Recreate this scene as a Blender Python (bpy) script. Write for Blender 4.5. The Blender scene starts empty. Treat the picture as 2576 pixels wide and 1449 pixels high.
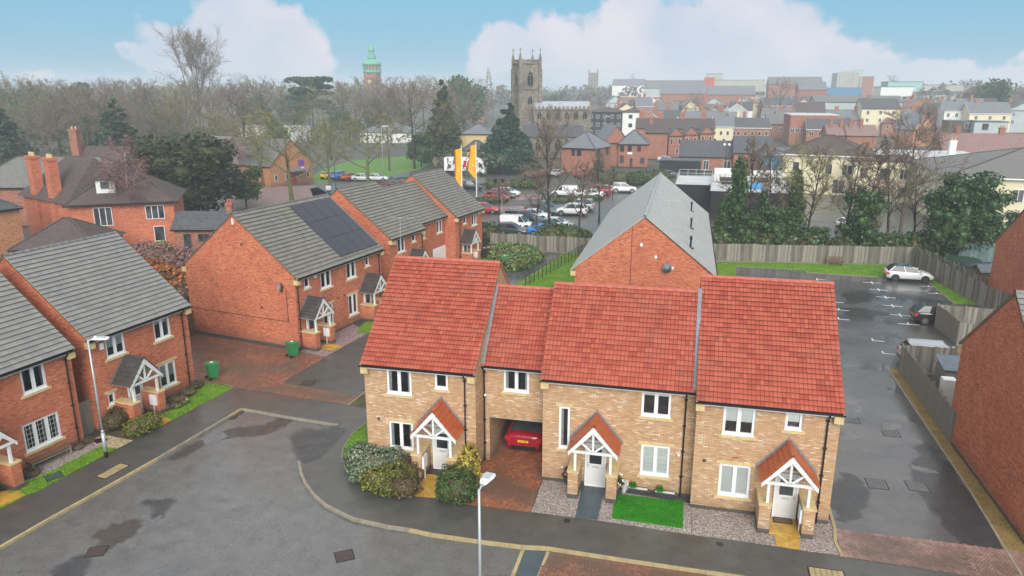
import bpy, bmesh, math, random
from mathutils import Vector, Matrix, Euler, noise
R=math.radians; random.seed(7)
scene=bpy.context.scene; COL=scene.collection
# ------------------------------------------------------------ camera
HC=17.2; PITCH=R(15.16); YAW=R(13.3)
cd=bpy.data.cameras.new('camera'); cam=bpy.data.objects.new('camera',cd); COL.objects.link(cam); scene.camera=cam
cd.sensor_width=36; cd.lens=36*2750/3840; cd.clip_start=.1; cd.clip_end=6000
cam.location=(0,0,HC); cam.rotation_euler=(R(90)-PITCH,0,YAW)
# photograph point (2576x1449 grid) -> point of the place at height z / at depth Y / at X
FP=2750/1.490683
_F=Vector((-math.sin(YAW)*math.cos(PITCH),math.cos(YAW)*math.cos(PITCH),-math.sin(PITCH)))
_R=Vector((math.cos(YAW),math.sin(YAW),0)); _U=_R.cross(_F); _C=Vector((0,0,HC))
def ray(x,y): return _F+_R*((x-1288)/FP)-_U*((y-724.5)/FP)
def at(x,y,z=0): d=ray(x,y); return _C+d*((z-HC)/d.z)
def atY(x,y,Y): d=ray(x,y); return _C+d*(Y/d.y)
def atX(x,y,X): d=ray(x,y); return _C+d*(X/d.x)
# ------------------------------------------------------------ world
def N(nt,t,**k):
    n=nt.nodes.new(t)
    for a,b in k.items(): setattr(n,a,b)
    return n
W=bpy.data.worlds.new('World'); scene.world=W; W.use_nodes=True
nt=W.node_tree; nt.nodes.clear(); L=nt.links.new
SUN_EL=R(28); SUN_AZ=R(165)   # sun behind the camera, slightly right
sky=N(nt,'ShaderNodeTexSky',sky_type='NISHITA'); sky.sun_disc=False; sky.sun_elevation=SUN_EL; sky.sun_rotation=SUN_AZ
sky.air_density=1.0; sky.dust_density=1.6; sky.ozone_density=2.0
tc=N(nt,'ShaderNodeTexCoord'); sep=N(nt,'ShaderNodeSeparateXYZ'); L(tc.outputs['Generated'],sep.inputs[0])
def M(op,a,b=None,c=None,clamp=False):
    n=N(nt,'ShaderNodeMath',operation=op,use_clamp=clamp)
    for i,v in enumerate((a,b,c)):
        if v is None: continue
        if isinstance(v,(int,float)): n.inputs[i].default_value=v
        else: L(v,n.inputs[i])
    return n.outputs[0]
def noi(vec,scale,det=4,rough=.55):
    n=N(nt,'ShaderNodeTexNoise'); n.inputs['Scale'].default_value=scale; n.inputs['Detail'].default_value=det; n.inputs['Roughness'].default_value=rough
    L(vec,n.inputs['Vector']); return n
az=M('ARCTAN2',sep.outputs[0],sep.outputs[1]); el=M('ARCSINE',sep.outputs[2])
nz=noi(tc.outputs['Generated'],9,7,.6); sepn=N(nt,'ShaderNodeSeparateColor'); L(nz.outputs['Color'],sepn.inputs[0])
azn=M('MULTIPLY_ADD',M('SUBTRACT',sepn.outputs[0],.5),.16,az); eln=M('MULTIPLY_ADD',M('SUBTRACT',sepn.outputs[1],.5),.11,el)
blobs=[(600,70,120,95),(500,120,100,60),(720,100,110,80),(640,160,170,45),(430,175,60,30),
 (1240,130,85,75),(1400,120,110,80),(1560,75,110,85),(1700,110,130,90),(1850,70,150,75),(1990,100,110,90),(2120,150,110,60),(2200,175,80,40),(1600,170,330,60),(1900,180,300,45),
 (2420,190,120,38),(2540,185,90,45),(50,190,60,28),(1420,190,220,40)]
f=None
for (x,y,rx,ry) in blobs:
    d=ray(x,y).normalized(); a0=math.atan2(d.x,d.y); e0=math.asin(d.z)
    u=M('DIVIDE',M('SUBTRACT',azn,a0),rx/FP); v=M('DIVIDE',M('SUBTRACT',eln,e0),ry/FP)
    q=M('SUBTRACT',1,M('ADD',M('MULTIPLY',u,u),M('MULTIPLY',v,v)))
    f=q if f is None else M('MAXIMUM',f,q)
mask=M('MULTIPLY',M('MULTIPLY_ADD',f,2.1,.2,clamp=True),.93)
# unseen upper sky: near-solid white cloud, added to make the light neutral
n2=noi(tc.outputs['Generated'],2.6,6,.6)
gen=M('MULTIPLY_ADD',M('SUBTRACT',n2.outputs['Fac'],.30),7,0,clamp=True)
hi=M('MULTIPLY_ADD',M('SUBTRACT',el,.26),9,0,clamp=True)
hiw=M('MULTIPLY',gen,hi,clamp=True); mask=M('MAXIMUM',mask,hiw,clamp=True)
cn=noi(tc.outputs['Generated'],7,5,.5)
cr=N(nt,'ShaderNodeValToRGB'); L(cn.outputs['Fac'],cr.inputs[0])
cr.color_ramp.elements[0].position=.32; cr.color_ramp.elements[0].color=(3.0,3.75,4.8,1)
cr.color_ramp.elements[1].position=.62; cr.color_ramp.elements[1].color=(5.2,4.85,5.2,1)
tint=N(nt,'ShaderNodeMix',data_type='RGBA',blend_type='MIX'); tint.inputs[0].default_value=.85
L(sky.outputs[0],tint.inputs[6]); tint.inputs[7].default_value=(.75,2.75,4.2,1)
ov=N(nt,'ShaderNodeMix',data_type='RGBA'); L(hiw,ov.inputs[0]); L(cr.outputs[0],ov.inputs[6]); ov.inputs[7].default_value=(6.6,6.5,6.5,1)
mx=N(nt,'ShaderNodeMix',data_type='RGBA'); L(mask,mx.inputs[0]); L(tint.outputs[2],mx.inputs[6]); L(ov.outputs[2],mx.inputs[7])
bg=N(nt,'ShaderNodeBackground'); bg.inputs[1].default_value=.09; L(mx.outputs[2],bg.inputs[0])
wo=N(nt,'ShaderNodeOutputWorld'); L(bg.outputs[0],wo.inputs[0])
sl=bpy.data.lights.new('sun','SUN'); sl.energy=2.0; sl.angle=R(40); sl.color=(1,.96,.9)
so=bpy.data.objects.new('sun',sl); COL.objects.link(so)
sd=Vector((math.sin(SUN_AZ)*math.cos(SUN_EL),math.cos(SUN_AZ)*math.cos(SUN_EL),math.sin(SUN_EL)))
so.rotation_euler=sd.to_track_quat('Z','Y').to_euler(); so.location=(0,-20,60)
vs=scene.view_settings; vs.view_transform='Standard'; vs.look='None'; vs.exposure=0.86; vs.gamma=1; vs.use_curve_mapping=False
scene.cycles.max_bounces=5; scene.cycles.diffuse_bounces=2; scene.cycles.glossy_bounces=2; scene.cycles.transparent_max_bounces=6; scene.cycles.volume_bounces=1
scene.cycles.caustics_reflective=False; scene.cycles.caustics_refractive=False
# ------------------------------------------------------------ mesh building
def frame_of(n):
    t=Vector((0,0,1)).cross(n)
    if t.length<.02: t=Vector((1,0,0))
    t.normalize(); return t,n.cross(t)
class MB:
    def __init__(s): s.v=[]; s.f=[]
    def add(s,vs,fs):
        b=len(s.v); s.v+= [tuple(p) for p in vs]; s.f+=[tuple(b+i for i in q) for q in fs]; return s
    def box(s,x0,x1,y0,y1,z0,z1):
        return s.add([(x0,y0,z0),(x1,y0,z0),(x1,y1,z0),(x0,y1,z0),(x0,y0,z1),(x1,y0,z1),(x1,y1,z1),(x0,y1,z1)],
         [(3,2,1,0),(4,5,6,7),(0,1,5,4),(1,2,6,5),(2,3,7,6),(3,0,4,7)])
    def poly(s,pts): return s.add(pts,[tuple(range(len(pts)))])
    def prism(s,pts,z0,z1):
        n=len(pts); a=sum(pts[i][0]*pts[(i+1)%n][1]-pts[(i+1)%n][0]*pts[i][1] for i in range(n))
        if a<0: pts=pts[::-1]
        v=[(p[0],p[1],z0) for p in pts]+[(p[0],p[1],z1) for p in pts]
        return s.add(v,[tuple(range(n-1,-1,-1)),tuple(range(n,2*n))]+[(i,(i+1)%n,n+(i+1)%n,n+i) for i in range(n)])
    def beam(s,p,q,w,h,up=(0,0,1)):
        p=Vector(p);q=Vector(q);d=(q-p).normalized();up=Vector(up);sd=d.cross(up)
        if sd.length<1e-3: sd=Vector((1,0,0))
        sd.normalize(); u=sd.cross(d); a=sd*w/2; b=u*h/2
        return s.add([p-a-b,p+a-b,p+a+b,p-a+b,q-a-b,q+a-b,q+a+b,q-a+b],[(0,1,2,3),(7,6,5,4),(4,5,1,0),(5,6,2,1),(6,7,3,2),(7,4,0,3)])
    def tube(s,p,q,r0,r1=None,n=6,cap=True):
        if r1 is None: r1=r0
        p=Vector(p);q=Vector(q);d=(q-p).normalized();a=d.orthogonal().normalized();b=d.cross(a)
        v=[];
        for c,r in ((p,r0),(q,r1)):
            for i in range(n): t=2*math.pi*i/n; v.append(c+a*(math.cos(t)*r)+b*(math.sin(t)*r))
        fs=[(i,(i+1)%n,n+(i+1)%n,n+i) for i in range(n)]
        if cap: fs+=[tuple(range(n-1,-1,-1)),tuple(range(n,2*n))]
        return s.add(v,fs)
    def lathe(s,prof,n=12,c=(0,0)):
        v=[];fs=[]
        for r,z in prof:
            for i in range(n): t=2*math.pi*(i+.5)/n; v.append((c[0]+r*math.cos(t),c[1]+r*math.sin(t),z))
        m=len(prof)
        for j in range(m-1):
            for i in range(n): fs.append((j*n+i,j*n+(i+1)%n,(j+1)*n+(i+1)%n,(j+1)*n+i))
        fs+= [tuple(range(n-1,-1,-1)),tuple(range((m-1)*n,m*n))]
        return s.add(v,fs)
    def grid(s,rows,closed=False):
        n=len(rows[0]); v=[p for r in rows for p in r]; fs=[]
        for j in range(len(rows)-1):
            for i in range(n if closed else n-1): fs.append((j*n+i,j*n+(i+1)%n,(j+1)*n+(i+1)%n,(j+1)*n+i))
        return s.add(v,fs)
    def mesh(s,name,mat,smooth=False):
        m=bpy.data.meshes.new(name); m.from_pydata(s.v,[],s.f); m.validate(); 
        if len(s.f)<60000:
            uv=m.uv_layers.new(name='uv'); co=[0.0]*(2*len(m.loops)); V=m.vertices; k=m.loops
            for p in m.polygons:
                t,b=frame_of(p.normal)
                for li in p.loop_indices:
                    c=V[k[li].vertex_index].co; co[2*li]=c.dot(t); co[2*li+1]=c.dot(b)
            uv.data.foreach_set('uv',co)
        if mat: m.materials.append(mat)
        if smooth: m.polygons.foreach_set('use_smooth',[True]*len(m.polygons))
        return m
    def build(s,name,mat,parent=None,smooth=False,**k):
        return put(name,s.mesh(name,mat,smooth),parent,**k)
def put(name,mesh,parent=None,loc=None,rot=None,label=None,cat=None,group=None,kind=None):
    o=bpy.data.objects.new(name,mesh); COL.objects.link(o)
    if parent is not None: o.parent=parent
    if loc is not None: o.location=loc
    if rot is not None: o.rotation_euler=rot
    if label: o['label']=label
    if cat: o['category']=cat
    if group: o['group']=group
    if kind: o['kind']=kind
    return o
def thing(name,label,cat,loc=(0,0,0),rz=0,group=None): return put(name,None,None,loc,(0,0,rz),label,cat,group)
CH={}
def dup(root,loc,rz,label,group=None,scale=None):
    if not CH:
        pass
    def cp(o,par):
        c=o.copy(); COL.objects.link(c)
        if par is not None: c.parent=par
        for ch in kids.get(o.name,()): cp(ch,c)
        return c
    kids={}
    def walk(o):
        kids[o.name]=list(o.children)
        for c in o.children: walk(c)
    if root.name not in CH: walk(root); CH[root.name]=kids
    else: kids=CH[root.name]
    r=cp(root,None); r.location=loc; r.rotation_euler=(0,0,rz); r['label']=label
    if group: r['group']=group
    if scale: r.scale=(scale,)*3 if isinstance(scale,(int,float)) else scale
    return r
# ------------------------------------------------------------ materials
def newmat(name,rough=.6,spec=.4,metal=0):
    m=bpy.data.materials.new(name); m.use_nodes=True; b=m.node_tree.nodes['Principled BSDF']
    b.inputs['Roughness'].default_value=rough; b.inputs['Specular IOR Level'].default_value=spec; b.inputs['Metallic'].default_value=metal
    return m,m.node_tree,b
def ramp(nt,fac,stops,interp='LINEAR'):
    c=N(nt,'ShaderNodeValToRGB'); c.color_ramp.interpolation=interp; e=c.color_ramp.elements
    while len(e)<len(stops): e.new(.5)
    for i,(p,col) in enumerate(stops): e[i].position=p; e[i].color=(*col,1)
    nt.links.new(fac,c.inputs[0]); return c.outputs[0]
def tnoise(nt,scale,det=3,rough=.6,vec=None,w=None):
    n=N(nt,'ShaderNodeTexNoise'); n.inputs['Scale'].default_value=scale; n.inputs['Detail'].default_value=det; n.inputs['Roughness'].default_value=rough
    if vec is not None: nt.links.new(vec,n.inputs['Vector'])
    return n.outputs['Fac']
def pos(nt): return N(nt,'ShaderNodeNewGeometry').outputs['Position']
def mixc(nt,fac,a,b,bt='MIX'):
    m=N(nt,'ShaderNodeMix',data_type='RGBA',blend_type=bt)
    for i,v in ((0,fac),(6,a),(7,b)):
        if isinstance(v,(int,float)): m.inputs[i].default_value=v
        elif isinstance(v,tuple): m.inputs[i].default_value=(*v,1)
        else: nt.links.new(v,m.inputs[i])
    return m.outputs[2]
def bump(nt,b,h,strength=.5,dist=.01):
    n=N(nt,'ShaderNodeBump'); n.inputs['Strength'].default_value=strength; n.inputs['Distance'].default_value=dist
    nt.links.new(h,n.inputs['Height']); nt.links.new(n.outputs[0],b.inputs['Normal'])
def plain(name,col,rough=.6,spec=.4,var=.25,scale=3.0,metal=0,fine=0):
    m,nt,b=newmat(name,rough,spec,metal)
    f=tnoise(nt,scale,5,.65,pos(nt)); lo=tuple(c*(1-var) for c in col); hi=tuple(min(1,c*(1+var)) for c in col)
    c=ramp(nt,f,[(.3,lo),(.7,hi)])
    nt.links.new(c,b.inputs['Base Color'])
    if fine: bump(nt,b,tnoise(nt,fine,3,.6,pos(nt)),.4,.01)
    return m
def mathn(nt,op,a,b=None,clamp=False):
    n=N(nt,'ShaderNodeMath',operation=op,use_clamp=clamp)
    for i,v in enumerate((a,b)):
        if v is None: continue
        if isinstance(v,(int,float)): n.inputs[i].default_value=v
        else: nt.links.new(v,n.inputs[i])
    return n.outputs[0]
def brick(name,stops,mortar,bw=.225,rh=.075,ms=.011,rough=.75,wear=None,offset=.5):
    m,nt,b=newmat(name,rough,.25); uv=N(nt,'ShaderNodeUVMap').outputs[0]
    t=N(nt,'ShaderNodeTexBrick'); t.offset=offset; L=nt.links.new; L(uv,t.inputs['Vector'])
    for k,v in (('Scale',1),('Mortar Size',ms),('Mortar Smooth',.2),('Brick Width',bw),('Row Height',rh),('Bias',0)): t.inputs[k].default_value=v
    t.inputs['Color1'].default_value=(0,0,0,1); t.inputs['Color2'].default_value=(1,1,1,1); t.inputs['Mortar'].default_value=(.5,.5,.5,1)
    f=tnoise(nt,.9,5,.6,pos(nt)); g=mathn(nt,'ADD',t.outputs['Color'],mathn(nt,'MULTIPLY',mathn(nt,'SUBTRACT',f,.5),.7))
    c=ramp(nt,g,stops); c=mixc(nt,t.outputs['Fac'],c,mortar)
    if wear is not None:
        w=tnoise(nt,.35,6,.7,pos(nt)); c=mixc(nt,ramp(nt,w,[(.45,(0,0,0)),(.7,(.5,.5,.5))]),c,wear)
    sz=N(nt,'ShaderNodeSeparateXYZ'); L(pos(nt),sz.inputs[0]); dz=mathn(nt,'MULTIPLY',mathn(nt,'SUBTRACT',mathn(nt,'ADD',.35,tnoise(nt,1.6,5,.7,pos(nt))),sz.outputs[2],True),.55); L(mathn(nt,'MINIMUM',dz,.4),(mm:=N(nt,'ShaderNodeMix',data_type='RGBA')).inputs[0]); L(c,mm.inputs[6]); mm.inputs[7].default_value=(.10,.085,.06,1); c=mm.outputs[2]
    L(c,b.inputs['Base Color']); bump(nt,b,mathn(nt,'SUBTRACT',1,t.outputs['Fac']),.5,.008)
    return m
M_={}
def mset():
    g=M_
    g['cream_brick']=brick('cream_brick',[(.0,(.46,.26,.125)),(.3,(.55,.335,.175)),(.6,(.59,.37,.20)),(.85,(.64,.445,.275)),(1,(.78,.64,.49))],(.36,.25,.165),wear=(.46,.29,.16))
    g['red_brick']=brick('red_brick',[(.0,(.26,.065,.04)),(.14,(.42,.11,.055)),(.5,(.54,.145,.07)),(.8,(.60,.18,.085)),(1,(.64,.24,.13))],(.50,.22,.13),wear=(.38,.10,.055))
    g['red_brick_far']=brick('weathered_red_brick',[(.0,(.14,.05,.035)),(.3,(.30,.095,.055)),(.7,(.38,.135,.075)),(1,(.44,.19,.11))],(.33,.2,.15))
    g['orange_brick']=brick('orange_brick',[(.0,(.30,.09,.03)),(.4,(.50,.17,.05)),(1,(.62,.27,.10))],(.42,.30,.2))
    g['dark_brick']=brick('dark_brick',[(0,(.02,.02,.022)),(1,(.07,.065,.07))],(.16,.15,.14))
    g['black_brick']=brick('black_brick',[(0,(.012,.012,.014)),(1,(.035,.033,.038))],(.02,.02,.022))
    g['church_stone']=brick('church_stone',[(0,(.16,.13,.10)),(.5,(.22,.195,.155)),(1,(.31,.275,.225))],(.15,.13,.11),.6,.3,.012,.85,(.09,.085,.08))
    g['stone']=plain('cream_stone',(.62,.47,.24),.7,.3,.18,4,fine=30)
    g['wet_stone']=plain('wet_yellow_flag',(.52,.30,.045),.3,.5,.35,2.2)
    g['white']=plain('white_upvc',(.80,.81,.82),.35,.4,.04,1.5)
    g['whitewood']=plain('white_painted_wood',(.74,.75,.74),.5,.35,.10,5)
    g['door']=plain('pale_grey_door',(.70,.71,.70),.4,.35,.03,1.5)
    g['black']=plain('black_plastic',(.012,.012,.013),.35,.4,.2,2)
    g['lead']=plain('lead_flashing',(.20,.22,.25),.5,.4,.2,5)
    g['steel']=plain('galvanised_steel',(.46,.52,.54),.4,.5,.12,3,metal=.3)
    g['cream_render']=plain('cream_render',(.72,.65,.44),.8,.2,.08,.5)
    g['white_render']=plain('white_render',(.75,.75,.72),.8,.2,.08,.5)
    g['grey_clad']=plain('grey_cladding',(.42,.47,.47),.6,.3,.1,.3)
    g['tile_edge_shade']=plain('shaded_tile_edge',(.035,.022,.02),.9,.1,.3,6)  # near-black colour that paints the shadow line under each tile course
    g['underlay']=plain('roof_underlay',(.03,.03,.03),.9,.1,.2,2)
    g['blind']=plain('pale_blind',(.82,.88,.84),.8,.1,.04,1)
    g['curtain']=plain('grey_curtain',(.45,.46,.46),.9,.1,.25,6)
    g['room']=plain('dark_room',(.018,.02,.026),.9,.1,.5,1.2)
    # window glass: mostly mirror-dark, some see through
    m=bpy.data.materials.new('window_glass'); m.use_nodes=True; nt=m.node_tree; nt.nodes.clear()
    tr=N(nt,'ShaderNodeBsdfTransparent'); tr.inputs[0].default_value=(.95,.97,.97,1); gl=N(nt,'ShaderNodeBsdfGlossy'); gl.inputs['Roughness'].default_value=.03
    fr=N(nt,'ShaderNodeFresnel'); fr.inputs[0].default_value=1.6; mx=N(nt,'ShaderNodeMixShader'); o=N(nt,'ShaderNodeOutputMaterial')
    nt.links.new(mathn(nt,'ADD',fr.outputs[0],.03),mx.inputs[0]); nt.links.new(tr.outputs[0],mx.inputs[1]); nt.links.new(gl.outputs[0],mx.inputs[2]); nt.links.new(mx.outputs[0],o.inputs[0]); g['glass']=m
    m,nt,b=newmat('dark_glass',.03,.5); b.inputs['Base Color'].default_value=(.03,.036,.042,1)
    nt.links.new(ramp(nt,tnoise(nt,.7,2,.5,pos(nt)),[(.35,(.012,.014,.018)),(.65,(.07,.08,.09))]),b.inputs['Base Color']); g['darkglass']=m
    def tilemat(name,stops,rough,wearc=None,spec=.5):
        m,nt,b=newmat(name,rough,spec)
        oi=N(nt,'ShaderNodeObjectInfo').outputs['Random']; ge=N(nt,'ShaderNodeNewGeometry'); ri=ge.outputs['Random Per Island']
        f=mathn(nt,'FRACT',mathn(nt,'ADD',mathn(nt,'MULTIPLY',oi,7.31),ri)); n1=tnoise(nt,1.1,5,.65,ge.outputs['Position'])
        f=mathn(nt,'ADD',mathn(nt,'MULTIPLY',f,.38),mathn(nt,'ADD',mathn(nt,'MULTIPLY',n1,.32),mathn(nt,'MULTIPLY',tnoise(nt,.32,5,.7,ge.outputs['Position']),.3)))
        c=ramp(nt,f,stops)
        if wearc: c=mixc(nt,ramp(nt,tnoise(nt,.45,6,.7,ge.outputs['Position']),[(.52,(0,0,0)),(.72,(.5,.5,.5))]),c,wearc)
        nt.links.new(c,b.inputs['Base Color']); r=mathn(nt,'MULTIPLY_ADD' if 0 else 'MULTIPLY',n1,rough*1.6); nt.links.new(r,b.inputs['Roughness'])
        bump(nt,b,tnoise(nt,40,3,.6,ge.outputs['Position']),.25,.006)
        return m
    g['red_tile']=tilemat('red_tile',[(.2,(.27,.052,.034)),(.4,(.37,.072,.044)),(.55,(.42,.092,.055)),(.75,(.45,.115,.072)),(.9,(.30,.08,.058))],.75,(.28,.115,.08),.3)
    g['red_ridge']=tilemat('red_ridge',[(.1,(.42,.10,.065)),(.9,(.52,.15,.10))],.7,None,.3)
    g['orange_tile']=tilemat('orange_tile',[(.1,(.36,.07,.022)),(.9,(.47,.10,.03))],.4)
    g['grey_tile']=tilemat('grey_tile',[(.15,(.185,.185,.18)),(.5,(.225,.225,.215)),(.85,(.265,.265,.25))],.7,None,.3)
    g['mossy_grey_tile']=tilemat('brown_grey_tile',[(.15,(.145,.138,.122)),(.5,(.185,.178,.16)),(.85,(.225,.215,.195))],.7,(.20,.21,.10),.3)
    g['slate']=tilemat('wet_slate',[(.05,(.33,.335,.315)),(.5,(.38,.385,.365)),(.95,(.43,.43,.41))],.6,None,.3)
    g['dark_tile']=tilemat('dark_tile',[(.1,(.045,.043,.042)),(.9,(.085,.08,.075))],.45)
    g['brown_tile']=tilemat('brown_tile',[(.1,(.10,.075,.07)),(.9,(.17,.13,.12))],.6,(.2,.19,.17))
    # roof sheets: courses of tiles too far away to be picked apart
    def sheet(name,a,b_,line,bw,rh,rough=.55):
        return brick(name,[(0,a),(1,b_)],line,bw,rh,.03,rough)
    g['grey_roof']=sheet('grey_tiled_roof',(.17,.17,.16),(.22,.215,.20),(.06,.06,.06),.33,.34)
    g['slate_roof']=sheet('slate_roof',(.15,.165,.185),(.21,.225,.245),(.11,.12,.13),.3,.25,.35)
    g['darkslate_roof']=sheet('dark_slate_roof',(.075,.08,.09),(.12,.125,.135),(.05,.05,.06),.3,.25,.4)
    g['brown_roof']=sheet('brown_tiled_roof',(.10,.075,.07),(.17,.13,.115),(.05,.04,.04),.2,.16,.7)
    g['pink_roof']=sheet('pinkish_tiled_roof',(.25,.15,.14),(.33,.21,.19),(.12,.08,.08),.33,.36)
    g['pale_ridge']=plain('pale_ridge_tile',(.58,.59,.58),.5,.4,.15,2)
    g['lead_roof']=plain('lead_roof',(.36,.39,.42),.4,.4,.15,.8)
    g['flat_roof']=plain('white_membrane_roof',(.58,.59,.59),.4,.4,.12,.8)
    g['solar']=plain('solar_glass',(.012,.018,.036),.15,.5,.15,2)
mset()
# ------------------------------------------------------------ ground materials
def asphalt(name,lo,hi,patch,r0,r1,brown=None,pud=.62):
    m,nt,b=newmat(name,.5,.7); p=pos(nt)
    big=tnoise(nt,.16,5,.6,p); mid=tnoise(nt,1.3,5,.65,p); fine=tnoise(nt,22,3,.8,p)
    f=mathn(nt,'ADD',mathn(nt,'MULTIPLY',mid,.28),mathn(nt,'MULTIPLY',fine,.72))
    c=ramp(nt,f,[(.38,lo),(.58,hi)])
    c=mixc(nt,ramp(nt,big,[(.35,(0,0,0)),(.7,(.4,.4,.4))]),c,patch)
    if brown: c=mixc(nt,ramp(nt,tnoise(nt,.33,6,.7,p),[(.56,(0,0,0)),(.70,(.45,.45,.45))]),c,brown)
    nt.links.new(c,b.inputs['Base Color'])
    mp=N(nt,'ShaderNodeMapping'); mp.inputs['Scale'].default_value=(.5,1.3,1); mp.inputs['Rotation'].default_value=(0,0,.5); nt.links.new(p,mp.inputs[0])
    w=tnoise(nt,.32,6,.62,mp.outputs[0]); rr=ramp(nt,w,[(.40,(r1,)*3),(.52,((r0+r1)/2,)*3),(pud-.03,(r0,)*3),(pud,(.04,)*3)])
    nt.links.new(rr,b.inputs['Roughness'])
    flat=ramp(nt,w,[(pud-.06,(1,1,1)),(pud,(0,0,0))]); n=N(nt,'ShaderNodeBump'); n.inputs['Distance'].default_value=.012; nt.links.new(fine,n.inputs['Height']); nt.links.new(mathn(nt,'MULTIPLY',flat,.22),n.inputs['Strength']); nt.links.new(n.outputs[0],b.inputs['Normal'])
    return m
M_['road']=asphalt('wet_road_asphalt',(.050,.050,.049),(.155,.156,.152),(.12,.121,.119),.16,.34,(.05,.042,.038),.70)
M_['path']=asphalt('pavement_asphalt',(.025,.025,.022),(.10,.10,.09),(.062,.062,.058),.24,.42,(.04,.04,.035),.8)
M_['carpark']=asphalt('wet_car_park_asphalt',(.035,.036,.038),(.115,.118,.122),(.125,.13,.135),.07,.26,(.028,.029,.031),.60)
def grassmat(name,lo,hi,sc=6):
    m,nt,b=newmat(name,.7,.2); p=pos(nt)
    f=mathn(nt,'ADD',mathn(nt,'ADD',mathn(nt,'MULTIPLY',tnoise(nt,sc,4,.7,p),.35),mathn(nt,'MULTIPLY',tnoise(nt,1.1,4,.7,p),.35)),mathn(nt,'MULTIPLY',tnoise(nt,24,3,.8,p),.3))
    nt.links.new(ramp(nt,f,[(.40,lo),(.60,hi)]),b.inputs['Base Color']); bump(nt,b,f,.9,.05); return m
M_['grass']=grassmat('lawn_grass',(.05,.13,.006),(.20,.38,.02))
M_['lushgrass']=grassmat('bright_artificial_lawn',(.012,.14,.004),(.035,.26,.008),2.5)
M_['parkgrass']=grassmat('park_grass',(.07,.16,.02),(.14,.29,.045))
M_['scrub']=grassmat('rough_earth',(.06,.055,.03),(.13,.12,.07),2)
def gravel(name,cols,sc=21):
    m,nt,b=newmat(name,.75,.25); p=pos(nt); v=N(nt,'ShaderNodeTexVoronoi'); v.inputs['Scale'].default_value=sc; nt.links.new(p,v.inputs['Vector']); se=N(nt,'ShaderNodeSeparateColor'); nt.links.new(v.outputs['Color'],se.inputs[0])
    f=mathn(nt,'ADD',mathn(nt,'MULTIPLY',se.outputs[0],.8),mathn(nt,'MULTIPLY',tnoise(nt,.8,3,.6,p),.2)); c=ramp(nt,f,cols); d=ramp(nt,v.outputs['Distance'],[(.35,(1,1,1)),(.75,(.55,.55,.55))]); nt.links.new(mixc(nt,1.0,c,d,'MULTIPLY'),b.inputs['Base Color'])
    bump(nt,b,mathn(nt,'SUBTRACT',1,v.outputs['Distance']),.8,.02); return m
M_['gravelmat']=gravel('grey_pink_gravel',[(.1,(.20,.165,.15)),(.45,(.37,.31,.28)),(.75,(.48,.42,.385)),(.95,(.66,.60,.56))])
M_['beigegravel']=gravel('beige_gravel',[(.1,(.25,.18,.09)),(.5,(.58,.46,.26)),(.95,(.85,.75,.52))])
M_['pinkgravel']=gravel('plum_gravel',[(.1,(.14,.08,.08)),(.5,(.33,.22,.21)),(.95,(.58,.46,.44))])
M_['mulch']=grassmat('mossy_brown_strip',(.12,.085,.025),(.32,.22,.08),9)
M_['town']=grassmat('town_ground',(.06,.065,.05),(.12,.12,.10),.05)
M_['kerb']=plain('kerb_stone',(.27,.245,.19),.6,.3,.25,2.5,fine=30)
M_['kerby']=plain('buff_kerb_stone',(.40,.32,.17),.55,.3,.22,2.5,fine=30)
M_['paint']=plain('white_road_paint',(.72,.73,.72),.5,.4,.1,8)
M_['iron']=plain('rusty_iron',(.075,.05,.045),.45,.5,.4,12,fine=40)
M_['slab']=plain('dark_blue_slab',(.055,.085,.10),.35,.5,.2,1.5,fine=20)
def pavemat(name,stops):
    m,nt,b=newmat(name,.5,.4); ge=N(nt,'ShaderNodeNewGeometry'); p=ge.outputs['Position']
    f=mathn(nt,'ADD',mathn(nt,'MULTIPLY',ge.outputs['Random Per Island'],.6),mathn(nt,'MULTIPLY',tnoise(nt,.7,5,.7,p),.4))
    c=ramp(nt,f,stops); c=mixc(nt,ramp(nt,tnoise(nt,.4,6,.7,p),[(.40,(0,0,0)),(.58,(.85,.85,.85))]),c,(.13,.09,.065))
    nt.links.new(c,b.inputs['Base Color']); nt.links.new(mathn(nt,'MULTIPLY',tnoise(nt,.5,4,.6,p),.8),b.inputs['Roughness']); return m
M_['paver']=pavemat('red_block_paving',[(.1,(.12,.055,.04)),(.5,(.24,.10,.065)),(.9,(.31,.15,.10))])
M_['paverorange']=pavemat('orange_block_paving',[(.1,(.20,.07,.03)),(.5,(.38,.12,.05)),(.9,(.42,.19,.11))])
M_['paverpink']=pavemat('pink_block_paving',[(.1,(.20,.12,.10)),(.5,(.31,.19,.16)),(.9,(.38,.25,.22))])
M_['joint']=plain('paving_joint',(.05,.045,.04),.8,.2,.2,5)
def pg(pts,z=0): return [tuple(at(x,y,0).xy) for x,y in pts]
def sheet2(name,pts,z,mat,world=False,label=None,kind='structure',th=0.0):
    P=pts if world else pg(pts); mb=MB()
    if th: mb.prism(P,z-th,z)
    else:
        a=sum(P[i][0]*P[(i+1)%len(P)][1]-P[(i+1)%len(P)][0]*P[i][1] for i in range(len(P)))
        if a<0: P=P[::-1]
        mb.poly([(x,y,z) for x,y in P])
    return mb.build(name,M_[mat],kind=kind,label=label)
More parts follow.
